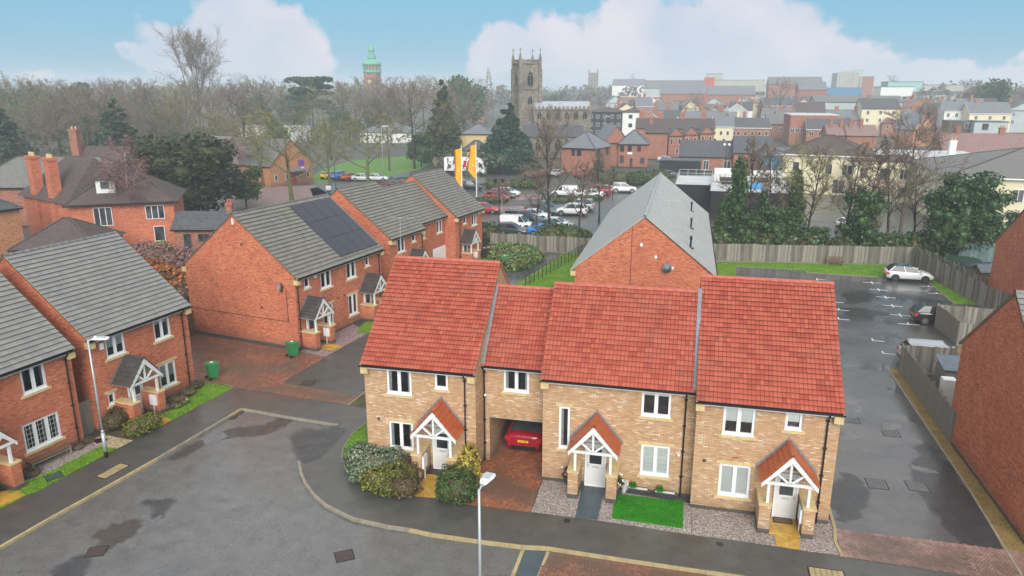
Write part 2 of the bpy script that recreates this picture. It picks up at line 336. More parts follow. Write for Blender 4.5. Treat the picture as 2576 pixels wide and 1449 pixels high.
# ------------------------------------------------------------ ground
MB().poly([(-4000,-200,-.16),(4000,-200,-.16),(4000,5500,-.16),(-4000,5500,-.16)]).build('ground',M_['town'],kind='structure')
road_px=[(-420,1600),(0,1375),(120,1306),(227,1247),(395,1153),(577,1046),(607,1028),(640,1033),(715,1047),(851,1068)]
ramp_in=[(748,1075),(749,1120),(752,1160)]
kerb_r=[(752,1160),(757,1190),(768,1215),(790,1245),(820,1270),(858.7,1290),(890,1304),(974,1323),(1029.6,1331),(1083.8,1343),(1203,1360),(1313.8,1374),(1374,1377),(1580,1409),(1842,1447),(2300,1517)]
roadW=pg(road_px)+pg([(800,1115),(775,1140)])+pg(kerb_r)
roadW+= [(8.0,12.0),(-45,12.0)]
bm=bmesh.new()
outer=[(-75,5),(70,5),(70,132),(-75,132)]
def loop(P,z):
    vs_=[bm.verts.new((x,y,z)) for x,y in P]
    for i in range(len(vs_)): bm.edges.new((vs_[i],vs_[(i+1)%len(vs_)]))
loop(outer,0); loop(roadW,0)
bmesh.ops.triangle_fill(bm,edges=bm.edges[:],use_beauty=True,use_dissolve=False,normal=(0,0,1))
me=bpy.data.meshes.new('pavement'); bm.to_mesh(me); bm.free(); me.materials.append(M_['path']); put('pavement',me,kind='structure')
sheet2('road',roadW,-.11,'road',True)
# kerb stones, one object each, laid along the line
def kerbline(P,z0,z1,w,mats,name='kerb_stone',ln=.9,parent=None):
    root=parent or put('kerb',None,kind='structure'); i=0; carry=0
    for a,b in zip(P,P[1:]):
        a=Vector((*a,0)); b=Vector((*b,0)); d=b-a; n=max(1,round(d.length/ln)); u=d/n
        for k in range(n):
            p=a+u*k; q=p+u*.985; mb=MB().beam((p.x,p.y,(z0+z1)/2),(q.x,q.y,(z0+z1)/2),w,z1-z0); m=mats[i%len(mats)] if len(mats)>1 else mats[0]; i+=1
            mb.build(name,M_[m],root)
    return root
kl=pg([(-100,1433),(0,1375),(120,1306),(227,1247),(395,1153)]); k=kerbline(kl,-.12,.012,.13,['kerby']); kerbline(pg([(395,1153),(577,1046)]),-.12,.012,.13,['kerb'],parent=k); kerbline(pg([(577,1046),(607,1028)]),-.12,.012,.13,['kerby'],parent=k)
kerbline(pg([(609,1028),(640,1033),(715,1047),(851,1068)]),-.12,.012,.12,['kerb'],parent=k)
kerbline(pg(kerb_r[:9]),-.12,.012,.13,['kerb'],parent=k); kerbline(pg(kerb_r[8:14]),-.12,.012,.13,['kerby'],parent=k); kerbline(pg(kerb_r[13:]),-.12,.012,.12,['kerby'],parent=k)
A_=pg([(851,1068),(800,1115),(775,1140),(752,1160)]); B_=pg([(748,1075),(735,1110),(742,1140),(752,1160)])
MB().grid([[(x,y,.002) for x,y in A_],[(x,y,-.105) for x,y in B_]]).build('road_ramp',M_['road'],kind='structure')
# cross strips of the raised table at the bottom
def strip(name,px,mat,z): return sheet2(name,px,z,mat)
strip('buff_edging',[(1311,1377),(1320,1378),(1284,1470),(1274,1470)],'kerby',-.100)
strip('green_grey_strip',[(1321,1378),(1375,1381),(1338,1480),(1283,1480)],'slab',-.104)
strip('buff_edging',[(1375,1381),(1384,1382),(1347,1480),(1337,1480)],'kerby',-.100)
# herringbone / running block paving as real blocks, clipped to the outline by block centres
def inside(P,x,y):
    c=False; j=len(P)-1
    for i in range(len(P)):
        if (P[i][1]>y)!=(P[j][1]>y) and x<(P[j][0]-P[i][0])*(y-P[i][1])/(P[j][1]-P[i][1]+1e-12)+P[i][0]: c=not c
        j=i
    return c
def paving(name,P,z,mat,ang=0,herring=True,s=.1,grow=.03,edge=True):
    """blocks 2s x s; P world outline"""
    sheet2(name,P,z+.0,'joint',True); ca,sa=math.cos(ang),math.sin(ang)
    X=[x*ca+y*sa for x,y in P]; Y=[-x*sa+y*ca for x,y in P]; mb=MB(); h=.012; g=s*.075
    def blk(x,y,w,d):
        cx,cy=x+w/2,y+d/2; wx,wy=cx*ca-cy*sa,cx*sa+cy*ca
        if not inside(P,wx,wy): return
        c=[(x+g,y+g),(x+w-g,y+g),(x+w-g,y+d-g),(x+g,y+d-g)]; hz=z+h+random.uniform(-.0015,.0015)
        v=[(a*ca-b*sa,a*sa+b*ca,z-.002) for a,b in c]+[(a*ca-b*sa,a*sa+b*ca,hz) for a,b in c]
        mb.add(v,[(4,5,6,7),(0,1,5,4),(1,2,6,5),(2,3,7,6),(3,0,4,7)])
    x0,x1,y0,y1=min(X)-.4,max(X)+.4,min(Y)-.4,max(Y)+.4
    if herring:
        nx=int((x1-x0)/s)+1; ny=int((y1-y0)/s)+1
        for j in range(ny):
            for i in range(nx):
                k=(i-j)%4
                if k==0: blk(x0+i*s,y0+j*s,2*s,s)
                elif k==2: blk(x0+i*s,y0+(j)*s,s,2*s) if 0 else blk(x0+(i+1)*s,y0+(j)*s-s*0,s,2*s) if 0 else None
                if k==3: blk(x0+i*s,y0+j*s,s,2*s)
    else:
        ny=int((y1-y0)/s)+1; nx=int((x1-x0)/(2*s))+1
        for j in range(ny):
            for i in range(nx): blk(x0+i*2*s+(s if j%2 else 0),y0+j*s,2*s,s)
    if edge:
        a=sum(P[i][0]*P[(i+1)%len(P)][1]-P[(i+1)%len(P)][0]*P[i][1] for i in range(len(P))); sg=1 if a>0 else -1
        for i in range(len(P)):
            p0=Vector(P[i]); p1=Vector(P[(i+1)%len(P)]); d=p1-p0; n=max(1,round(d.length/s)); u=d/n; nn=Vector((-u.y,u.x)).normalized()*sg*2*s
            for k in range(n):
                q=p0+u*(k+.06); r=p0+u*(k+.94); hz=z+h+.006+random.uniform(-.001,.001); c4=[q,r,r+nn,q+nn] if sg>0 else [q,q+nn,r+nn,r]
                v=[(c.x,c.y,z-.002) for c in c4]+[(c.x,c.y,hz) for c in c4]; mb.add(v,[(4,5,6,7),(0,1,5,4),(1,2,6,5),(2,3,7,6),(3,0,4,7)])
    o=mb.build(name+'_blocks' if 0 else 'paving_blocks',M_[mat],kind='stuff'); o['label']='' if 0 else name.replace('_',' '); return o
yard=[(480,840),(620,862),(754,884),(816.7,900),(708,964),(900,997),(877,1019),(594.6,975.5),(491.6,959.5)]
paving('red_brown_block_paved_yard_beside_gable_wall',pg(yard),.004,'paver',R(80),False,.125)
dr=[(1157,1266.5),(1245,1277),(1335.5,1288.5),(1367,1206)]
drv=pg([(1157,1266.5),(1245,1277),(1335.5,1288.5)])+[(-5.62,29.6),(-5.62,40.5),(-8.62,40.5),(-8.62,29.3)]
paving('orange_herringbone_driveway_through_archway',drv,.004,'paverorange',R(45))
pf=pg([(2101,1330),(2348,1361),(2700,1407),(2700,1487),(2348,1434.5),(2118,1400)])
paving('pink_herringbone_paving_at_car_park_entrance',pf,.006,'paverpink',R(52),s=.105)
pb=pg([(1386,1383),(1580,1411),(1842,1449),(2100,1490)])+[(2.5,14),(-5.6,14)]
paving('herringbone_paving_at_road_table',pb,-.106,'paver',R(45))
# plots, lawns, gravel
G3='structure'
sheet2('front_lawn',[(100,1234),(292,1129.5),(250,1124.5),(140,1180),(37,1227),(20,1240),(60,1250)],.010,'grass')
sheet2('front_lawn',[(0,1282),(64,1248),(55,1240),(0,1258)],.011,'grass')
sheet2('flag_path',[(0,1275),(65,1246),(40,1231),(0,1238)],.018,'wet_stone')
sheet2('front_lawn',[(435,1056.5),(592.5,973.5),(560,967),(512,959.5),(480,985),(440,1010),(410,1034),(398,1044)],.010,'grass')
sheet2('flag_path',[(403,1074),(434,1057),(398,1043),(372,1037),(352,1048),(374,1052),(386,1056)],.018,'wet_stone')
sheet2('gravel_plot',[(222,1108),(262,1094),(337,1108),(292,1130),(250,1124)],.010,'beigegravel')
sheet2('planting_bed',[(262,1094),(262,1070),(330,1040),(390,1060),(403,1076),(337,1108)],.006,'scrub')
sheet2('planting_bed',[(398,1042),(400,1020),(490,965),(515,958),(480,987),(440,1012)],.006,'scrub')
sheet2('planting_bed',[(56,1215),(60,1180),(200,1120),(222,1108),(250,1124),(140,1180),(70,1213)],.006,'gravelmat')
sheet2('front_lawn',[(861,1148),(864,1129),(885,1094),(921,1064),(926,1200),(868,1177)],.010,'grass')
sheet2('planting_bed',[(868,1177),(861,1148),(900,1130),(926,1115),(1040,1190),(1045,1250),(974,1242),(897,1206)],.014,'scrub')
sheet2('planting_bed',[(1112,1177),(1200,1188),(1155,1266),(1098,1254)],.012,'scrub')
sheet2('weedy_patch',[(877,1019),(920,985),(930,1029)],.010,'scrub')
kerbline(pg([(877,1019),(920,985)]),-.02,.03,.06,['kerby'],'edging_stone',parent=k)
kerbline(pg([(1035,1251.5),(974,1243),(897,1207),(868,1178),(860,1148),(863,1129),(885,1093),(922,1062)]),-.02,.03,.05,['kerb'],'edging_stone',parent=k)
sheet2('flag_path',[(1073,1177),(1119,1177),(1100,1254),(1040.5,1249.5)],.018,'wet_stone')
sheet2('gravel_bed',[(1336.5,1288.5),(1503.5,1309.7),(1739,1346),(1739.5,1268),(1530,1232),(1367,1204)],.008,'gravelmat')
sheet2('gravel_bed',[(1741,1346),(1878,1364),(2014,1385),(2116,1399),(2099,1363),(2098,1330),(2083,1300),(1740.5,1260)],.008,'gravelmat')
sheet2('slab_path',[(1460,1243),(1462,1210),(1530,1216),(1518,1246),(1502.5,1309),(1447,1302.5)],.020,'slab')
for a,b in (((1453,1275),(1511,1281)),((1492,1217),(1489,1245))):
    pa,pb_=at(*a),at(*b); MB().beam((pa.x,pa.y,.021),(pb_.x,pb_.y,.021),.012,.004).build('slab_joint',M_['joint'],kind='structure')
sheet2('artificial_lawn',[(1546,1242.5),(1634,1254),(1719.5,1262),(1717.6,1330),(1630,1317),(1540,1304)],.036,'lushgrass',th=.03)
f=sheet2('flag_step',[(1936,1302.6),(2007,1311),(2016.5,1352.6),(1934,1343)],.07,'wet_stone',th=.06)
for pts in ([(1947.5,1346.5),(1984,1350),(1987,1380),(1954,1375.5)],[(1985,1350),(2010,1353.6),(2013.4,1384),(1988.5,1380.5)]): sheet2('flag_path',pts,.025,'wet_stone')
kerbline(pg([(2117.5,1400),(2101,1363),(2100,1330),(2083,1271)]),-.02,.05,.12,['kerby'],'edging_stone',parent=k)
sheet2('gravel_plot',[(755,884),(817,898.5),(931,835.5),(885,815)],.008,'pinkgravel')
sheet2('flag_path',[(800,876),(833,883),(862,873),(828,862)],.018,'wet_stone')
sheet2('front_lawn',[(895,836),(931,840),(960,815),(940,805),(915,812)],.012,'grass')
# right-hand car park
cp_px=[(2083,1271),(2100,1330),(2348,1360),(2700,1407),(2600,1370),(2441,1235),(2235.6,929),(2290,800),(2402,765.6),(2338,713),(2211,698),(2030,686),(2025,679),(1851,671),(1790,760)]
sheet2('car_park',cp_px,.004,'carpark')
sheet2('grass_verge',[(1790,651),(2290,668),(2345,675),(2342,701),(2338,713),(2211.6,698),(2030,685.7),(2025.6,679),(1851,671),(1852,695),(1790,692)],.014,'grass')
sheet2('grass_verge',[(2338.4,713),(2402,765.6),(2470,767),(2341.7,700)],.014,'grass')
sheet2('mossy_strip',[(2235.6,929),(2262,929),(2400,1130),(2640,1447),(2560,1447),(2441,1235.4)],.012,'mulch')
kerbline(pg([(2233,927),(2441,1237),(2570,1449)]),-.02,.04,.1,['kerb'],'edging_stone',parent=k)
kerbline(pg([(1851,671),(2025,679),(2030,686),(2211,698),(2338,713),(2402,766)]),-.01,.05,.08,['kerb'],'edging_stone',parent=k)
# middle alley
sheet2('alley_drive',[(1190,690),(1297,682),(1330,650),(1420,637),(1250,760),(1190,760)],.004,'carpark')
sheet2('alley_grass',[(1422,637),(1482,640),(1500,760),(1225,760)],.012,'grass')
sheet2('alley_grass',[(1190,640),(1345,640),(1297,681),(1190,690)],.010,'grass')
kerbline(pg([(1421,637),(1300,725)]),-.01,.05,.08,['kerb'],'edging_stone',parent=k)
# bay marks: small white crosses
BAYS=[]
def cross(x,y,a=1,b=1,rz=0):
    c=at(x,y); mb=MB()
    for (p0,p1) in (((-.75*a,0),(.75,0)),((0,-.45*b),(0,.45))):
        dx,dy=p1[0]-p0[0],p1[1]-p0[1]; w=.05
        if abs(dx)>0: mb.box(p0[0],p1[0],-w,w,.006,.009)
        else: mb.box(-w,w,p0[1],p1[1],.006,.0092)
    o=mb.build('bay_mark',M_['paint'],kind='structure'); o.location=(c.x,c.y,0); o.rotation_euler.z=rz
for (x,y,a,b) in ((2193.6,711.3,1,1),(2210.5,729,1,1),(2228,748,1,1),(2245.5,769.5,1,1),(2265,793,1,1),(2286,816,1,0),(2055,702.5,0,1),(2196,857,0,0),(2222,889,0,0),(2110,803,0,0),(2111,780,1,0),(2098,760,0,0),(2338,721,1,0),(2358,739,1,0)):
    cross(x,y,a,b,R(-3))
# iron covers
def cover(x,y,w,d,rz,label,mat='iron',z=.005,name='drain_cover'):
    c=at(x,y); o=thing(name,label,'drain cover' if mat=='iron' else 'access cover',(c.x,c.y,z),rz)
    MB().box(-w/2-.05,w/2+.05,-d/2-.05,d/2+.05,-.02,.003).build('frame',M_['black'],o)
    mb=MB(); n=6
    for i in range(n):
        for j in range(n):
            x0=-w/2+i*w/n; y0=-d/2+j*d/n; mb.box(x0+.01,x0+w/n-.01,y0+.01,y0+d/n-.01,0,.012)
    mb.build('tread_plate',M_[mat],o,kind='stuff'); return o
cover(136,1262 if 0 else 1243,.75,.75,R(20),'rusty square iron cover in the road with water trickling from it',z=-.108)
cover(242,1381,.62,.62,R(25),'reddish iron cover near the bottom left edge of the road',z=-.108)
cover(866,1392,.62,.62,R(35),'reddish square cover in the road below the pavement bend',z=-.108)
cover(775,963,.7,.7,R(10),'rust red square cover in the drive beside the paved yard')
cover(600,1033,.45,.45,R(10),'small gully grate nearest the kerb corner of the turning head',z=-.108)
cover(583,1045,.45,.45,R(10),'small gully grate second from the kerb corner',z=-.108)
cover(2143,1057,.7,.7,R(0),'grey square cover in the car park nearest the red roof corner','carpark')
cover(2241,1090,.75,.75,R(0),'grey square cover in the car park further right of the red roof','carpark')
cover(2206,1218,.8,.8,R(0),'grey square cover in the car park, left one of the front pair','carpark')
cover(2307,1224,.8,.8,R(0),'grey square cover in the car park, right one of the front pair','carpark')
cover(2432,1418,.7,.7,R(0),'dark square cover set in the pink block paving')
cover(284,1185,1.3,.55,R(82),'buff oblong chamber cover in the pavement by the left kerb','kerby',.004,'chamber_cover')
cover(135,1203 if 0 else 1199,.6,.6,R(60),'dark square cover in the front lawn beside the bench','slab',.014)
cover(2080,1445,1.2,.6,R(0),'buff oblong chamber cover at the bottom edge of the pavement','kerby',.004,'chamber_cover')
cover(253,1108,.45,.45,R(60),'small black square cover in the beige gravel patch','black',.014)
for (x,y,t) in ((1426,1310,'left'),(1811,1369,'right'),(1028,1321 if 0 else 1248+0,'bush')):
    c=at(x,y); o=thing('stopcock_cover','small round black cap in the pavement '+{'left':'in front of the blue slab path','right':'in front of the right gravel bed','bush':'beside the rounded hedge corner'}[t],'drain cover',(c.x,c.y,.002))
    MB().lathe([(.14,0),(.14,.008)],14).build('cap',M_['black'],o); MB().lathe([(.16,-.01),(.16,.004)],14).build('rim',M_['iron'],o)

def puddle(name,px,mat,z,seed=0,sub=5,amp=.12):
    P=pg(px); g=random.Random(seed); Q=[]
    for a,b in zip(P,P[1:]+P[:1]):
        a=Vector(a);b=Vector(b); n_=Vector((-(b-a).y,(b-a).x))
        for k in range(sub):
            t=k/sub; q=a.lerp(b,t)+n_*(g.uniform(-amp,amp) if k else 0)*.6; Q.append((q.x,q.y))
    n=len(Q); a=sum(Q[i][0]*Q[(i+1)%n][1]-Q[(i+1)%n][0]*Q[i][1] for i in range(n)); Q=Q if a>0 else Q[::-1]
    out=[]; w=.10 if name=='puddle' else .38
    for i in range(n):
        d=(Vector(Q[(i+1)%n])-Vector(Q[i-1])); d=Vector((d.y,-d.x)); d=d.normalized() if d.length>1e-6 else Vector((1,0)); out.append((Q[i][0]+d.x*w,Q[i][1]+d.y*w))
    mb=MB(); mb.add([(x,y,z) for x,y in Q]+[(x,y,z-.0008) for x,y in out],[tuple(range(n))]+[(i,n+i,n+(i+1)%n,(i+1)%n) for i in range(n)])
    o=mb.build(name,M_[mat],kind='structure'); at_=o.data.color_attributes.new('fade','FLOAT_COLOR','POINT')
    for i in range(2*n): at_.data[i].color=(1,1,1,1) if i<n else (0,0,0,1)
    return o
M_['water']=plain('rain_water',(.115,.12,.125),.02,.9,.06,2); M_['waterdark']=plain('dark_rain_water',(.07,.075,.08),.02,.8,.2,2)
M_['damp']=plain('damp_asphalt',(.075,.062,.052),.35,.5,.3,1.5,fine=22); M_['damp2']=plain('wet_dark_asphalt',(.055,.058,.062),.2,.5,.35,1.2,fine=22)
for k_ in ('water','waterdark','damp','damp2'):
    nt=M_[k_].node_tree; b_=nt.nodes['Principled BSDF']; out_=[n for n in nt.nodes if n.type=='OUTPUT_MATERIAL'][0]; ca=N(nt,'ShaderNodeVertexColor',layer_name='fade'); tr=N(nt,'ShaderNodeBsdfTransparent'); mx=N(nt,'ShaderNodeMixShader')
    nz_=tnoise(nt,2.2,5,.65,pos(nt)); nf=tnoise(nt,.9,4,.6,pos(nt)); e_=mathn(nt,'SUBTRACT',mathn(nt,'ADD',mathn(nt,'MULTIPLY',ca.outputs[0],1.5),mathn(nt,'MULTIPLY',nz_,1.6)),1.25,True)
    nt.links.new(mathn(nt,'MULTIPLY',mathn(nt,'MULTIPLY',e_,.9 if 'water' in k_ else .8),mathn(nt,'MULTIPLY',nf,1.7,True),True),mx.inputs[0]); nt.links.new(tr.outputs[0],mx.inputs[1]); nt.links.new(b_.outputs[0],mx.inputs[2]); nt.links.new(mx.outputs[0],out_.inputs[0])
puddle('puddle',[(508,1108),(520,1098),(548,1085),(562,1084),(570,1092),(556,1102),(545,1112),(522,1116)],'water',-.1045,1)
puddle('puddle',[(345,1330),(372,1312),(402,1290),(408,1293),(380,1318),(352,1338)],'water',-.1045,2); puddle('puddle',[(318,1370),(345,1350),(352,1352),(330,1375)],'water',-.1045,3); puddle('puddle',[(583,1276),(612,1264),(625,1266),(600,1280)],'water',-.1045,4)
puddle('puddle',[(360,1440),(430,1418),(470,1424),(440,1442),(400,1460)],'water',-.1045,5,amp=.2)
puddle('damp_stain',[(566,1082),(600,1072),(660,1070),(712,1048),(735,1050),(690,1078),(640,1090),(590,1090),(570,1096),(560,1088)],'damp',-.1065,6); puddle('damp_stain',[(430,1145),(500,1105),(512,1112),(480,1130),(440,1150)],'damp',-.1065,7)
puddle('damp_stain',[(255,1330),(330,1305),(350,1316),(320,1345),(270,1372),(250,1378)],'damp',-.1065,8,amp=.25); puddle('damp_stain',[(150,1420),(200,1395),(215,1405),(200,1440),(160,1470),(130,1465)],'damp2',-.1065,9,amp=.25)
puddle('damp_stain',[(365,1253),(400,1262),(425,1251),(433,1256),(418,1268),(410,1275),(400,1296),(390,1295),(400,1270),(370,1260)],'damp2',-.1063,10,amp=.05)
puddle('damp_stain',[(735,1095),(760,1078),(800,1085),(835,1075),(860,1080),(830,1120),(800,1150),(770,1160),(758,1150)],'damp2',.0045,11,amp=.1)
puddle('puddle',[(2120,990),(2160,1000),(2168,1030),(2150,1050),(2115,1060),(2112,1020)],'water',.0085,12,amp=.15); puddle('puddle',[(2118,1080),(2150,1085),(2165,1100),(2140,1110),(2110,1108)],'water',.0085,13,amp=.15); puddle('puddle',[(2205,1080),(2240,1060),(2268,1062),(2268,1078),(2230,1082)],'water',.0085,14,amp=.2); puddle('puddle',[(2290,1170),(2330,1178),(2358,1188),(2340,1190),(2300,1182)],'water',.0085,15,amp=.15)
puddle('puddle',[(2196,770),(2230,765),(2236,772),(2200,779)],'water',.0085,16); puddle('puddle',[(2245,810),(2290,802),(2300,808),(2260,815)],'water',.0085,17); puddle('puddle',[(2196,752),(2215,750),(2218,755),(2200,757)],'water',.0085,18)
puddle('damp_stain',[(2120,740),(2180,735),(2215,745),(2180,760),(2130,765)],'damp2',.0068,19,amp=.2); puddle('damp_stain',[(2215,735),(2260,736),(2330,752),(2400,762),(2330,760),(2230,744)],'damp2',.0068,20,amp=.05); puddle('damp_stain',[(2120,775),(2170,778),(2240,790),(2180,800),(2125,790)],'damp2',.0068,21,amp=.2)
puddle('damp_stain',[(2330,1120),(2400,1180),(2470,1290),(2520,1380),(2440,1375),(2380,1320),(2340,1260),(2300,1190)],'damp2',.0068,22,amp=.15); puddle('damp_stain',[(2120,1190),(2180,1230),(2160,1300),(2110,1310),(2095,1250)],'damp2',.0068,23,amp=.2)
# ------------------------------------------------------------ tiles
TILE={}
def tile_mesh(kind):
    if kind in TILE: return TILE[kind]
    mb=MB(); w,g,mat={'red':(.33,.24,'red_tile'),'orange':(.30,.27,'orange_tile'),'grey':(.33,.30,'grey_tile'),'moss':(.33,.345,'mossy_grey_tile'),'slate':(.60,.30,'slate'),'dark':(.30,.27,'dark_tile')}[kind]
    def slab(x0,x1):
        L_=g*1.18; t=.022 if kind!='slate' else .010; y1=L_
        z0={'slate':.024,'moss':.085,'grey':.07,'dark':.06}.get(kind,.062); z1=.004
        mb.add([(x0,0,z0),(x1,0,z0),(x1,y1,z1),(x0,y1,z1),(x0,0,z0+t),(x1,0,z0+t),(x1,y1,z1+t),(x0,y1,z1+t)],[(3,2,1,0),(4,5,6,7),(0,1,5,4),(1,2,6,5),(2,3,7,6),(3,0,4,7)])
    if kind=='red': slab(.007,w/2-.007); slab(w/2+.007,w-.007)
    elif kind=='slate': slab(.016,w-.016)
    else: slab(.005,w-.005)
    m=mb.mesh('roof_tile_'+kind,M_[mat]); m.materials.append(M_['tile_edge_shade']); [setattr(p,'material_index',1) for p in m.polygons if p.normal.y<-.9 or p.normal.z<-.5]; TILE[kind]=(m,w,g,mb); return TILE[kind]  # front edges and undersides get the painted course shadow
def lay_tiles(roof,kind,W,S,x0=0,skip=None,limit=300,name='roof_tile'):
    """tiles on the roof slope: roof local x along the eaves, y up the slope"""
    m,w,g,mb=tile_mesh(kind); nc=max(1,round(W/w)); nr=max(1,int(S/g+.6)); sx=W/(nc*w); gy=S/nr*.997
    bpy.context.view_layer.update() if 0 else None
    cells=[(i,j) for j in range(nr) for i in range(nc) if not(skip and skip((i+.5)*W/nc,(j+.5)*gy))]
    rest=[]
    if len(cells)>limit:
        Mw=roof_matrix(roof); c=_C
        cells.sort(key=lambda q:((Mw@Vector((x0+q[0]*W/nc,q[1]*gy,0)))-c).length); rest=cells[limit:]; cells=cells[:limit]
    def tr(i,j):
        # every second course of the plain tiles starts half a tile along
        off=0
        return (x0+i*W/nc+off,j*gy,.0+random.uniform(-.002,.003)),random.uniform(-.006,.006)
    for i,j in cells:
        l,r=tr(i,j); o=bpy.data.objects.new(name,m); COL.objects.link(o); o.parent=roof; o.location=l; o.rotation_euler=(r,0,0); o.scale=(sx,gy/g,1)
    if rest:
        q=MB()
        for i,j in rest:
            l,r=tr(i,j); q.add([(l[0]+v[0]*sx,l[1]+v[1]*gy/g,l[2]+v[2]) for v in mb.v],mb.f)
        o=q.build(name+'s',m.materials[0],roof,kind='stuff'); o.data.materials.append(M_['tile_edge_shade']); [setattr(p,'material_index',1) for p in o.data.polygons if p.normal.y<-.9 or p.normal.z<-.5]
def roof_matrix(o):
    M=Matrix.Identity(4)
    while o is not None: M=Matrix.LocRotScale(o.location,o.rotation_euler,o.scale)@M; o=o.parent
    return M
# ------------------------------------------------------------ windows and doors (local frame: x along the wall, wall face at y, outside is -y)
def window(par,x0,x1,z0,z1,y=0,n=2,blind=0,mat='white',curt=False,bars=False,arch=False,far=False,glass='glass'):
    f=MB(); d0=y+.05; d1=y+.12; b=.06
    f.box(x0,x1,d0,d1,z1-b,z1); f.box(x0,x1,d0,d1,z0,z0+b); f.box(x0,x0+b,d0,d1,z0+b,z1-b); f.box(x1-b,x1,d0,d1,z0+b,z1-b)
    w=(x1-x0)/n
    if not far: f.box(x0-.02,x1+.02,y-.03,d1,z0-.035,z0+.004)
    for i in range(1,n): f.box(x0+i*w-.035,x0+i*w+.035,d0-.004,d1,z0+b,z1-b)
    win=f.build('window',M_[mat],par)
    for i in range(n):
        a=x0+i*w+(b if i==0 else .035); c=x0+(i+1)*w-(b if i==n-1 else .035)
        if not far:
            s=MB(); t=.045; e0=d0-.014; lo,hi=z0+b,z1-b
            s.box(a,c,e0,d1-.02,hi-t,hi); s.box(a,c,e0,d1-.02,lo,lo+t); s.box(a,a+t,e0,d1-.02,lo+t,hi-t); s.box(c-t,c,e0,d1-.02,lo+t,hi-t)
            if bars:
                for k in range(1,3): s.box(a+(c-a)*k/3-.006,a+(c-a)*k/3+.006,d1-.035,d1-.025,lo+t,hi-t)
                for k in range(1,5): s.box(a+t,c-t,d1-.035,d1-.025,lo+(hi-lo)*k/5-.006,lo+(hi-lo)*k/5+.006)
            s.build('sash',M_[mat],win); MB().add([(a+t,d1-.03,lo+t),(c-t,d1-.03,lo+t),(c-t,d1-.03,hi-t),(a+t,d1-.03,hi-t)],[(0,1,2,3)]).build('pane',M_[glass],win)
        else: MB().add([(a,d1-.02,z0+b),(c,d1-.02,z0+b),(c,d1-.02,z1-b),(a,d1-.02,z1-b)],[(0,1,2,3)]).build('pane',M_['darkglass'],win)
        if blind and not far:
            hh=(z1-z0)*blind
            if blind>=1:
                q=MB(); m=int((z1-z0-.2)/.035) if curt=='slats' else 6; st=(z1-z0-.16)/m
                for k in range(m): q.box(a+t,c-t,y+.10,y+.112+.008*(k%2),z0+.08+k*st+.004,z0+.08+(k+1)*st-.004)
                q.build('slatted_blind' if curt=='slats' else 'pleated_blind',M_['blind'],win,kind='stuff')
            else: MB().box(a+.02,c-.02,y+.10,y+.108,z1-hh,z1-.05).build('roller_blind',M_['blind'],win)
        if curt is True and not far:
            cw=.14
            for s0,s1 in (((a,a+cw),) if i==0 else ((c-cw,c),)): 
                q=MB()
                for k in range(4): q.box(s0+(s1-s0)*k/4,s0+(s1-s0)*(k+1)/4,y+.11+.02*(k%2),y+.14+.02*(k%2),z0+.06,z1-.06)
                q.build('curtain',M_['curtain'],win)
    if not far:
        # the reveals and the dim room behind the glass
        q=MB(); q.add([(x0,y+.1,z0),(x1,y+.1,z0),(x1,y+1.4,z0),(x0,y+1.4,z0),(x0,y+.1,z1),(x1,y+.1,z1),(x1,y+1.4,z1),(x0,y+1.4,z1)],[(0,1,2,3),(7,6,5,4),(3,2,6,7),(0,3,7,4),(2,1,5,6)])
        q.build('room',M_['room'],win)
    return win
def facade(mb,x0,x1,z0,z1,holes,y=0,rev=.12):
    xs=sorted({x0,x1,*[h[0] for h in holes],*[h[1] for h in holes]}); zs=sorted({z0,z1,*[h[2] for h in holes],*[h[3] for h in holes]})
    for a,b in zip(xs,xs[1:]):
        for c,d in zip(zs,zs[1:]):
            mx,mz=(a+b)/2,(c+d)/2
            if any(h[0]<mx<h[1] and h[2]<mz<h[3] for h in holes): continue
            mb.add([(a,y,c),(b,y,c),(b,y,d),(a,y,d)],[(0,1,2,3)])
    for a,b,c,d in holes:
        mb.add([(a,y,c),(b,y,c),(b,y,d),(a,y,d),(a,y+rev,c),(b,y+rev,c),(b,y+rev,d),(a,y+rev,d)],[(0,4,5,1),(1,5,6,2),(2,6,7,3),(3,7,4,0)])
def stones(par,x0,x1,z0,z1,name,y=0,proud=.03,n=2):
    w=(x1-x0)/n
    for i in range(n): MB().box(x0+i*w+.002,x0+(i+1)*w-.002,y-proud,y+.02,z0,z1).build(name,M_['stone'],par)
def pipe(par,x,ztop,y=-.08,z0=0,jog=.2):
    p=MB(); p.tube((x,y-jog,ztop),(x,y-jog,ztop-.12),.04,n=8); p.tube((x,y-jog,ztop-.1),(x,y,ztop-.32),.036,n=8); p.tube((x,y,ztop-.3),(x,y,z0+.03),.036,n=8)
    o=p.build('downpipe',M_['black'],par)
    for z in (ztop-.4,ztop-1.6,ztop-2.8,ztop-4): MB().box(x-.07,x+.07,y-.03,0,z,z+.05).build('pipe_bracket',M_['black'],o)
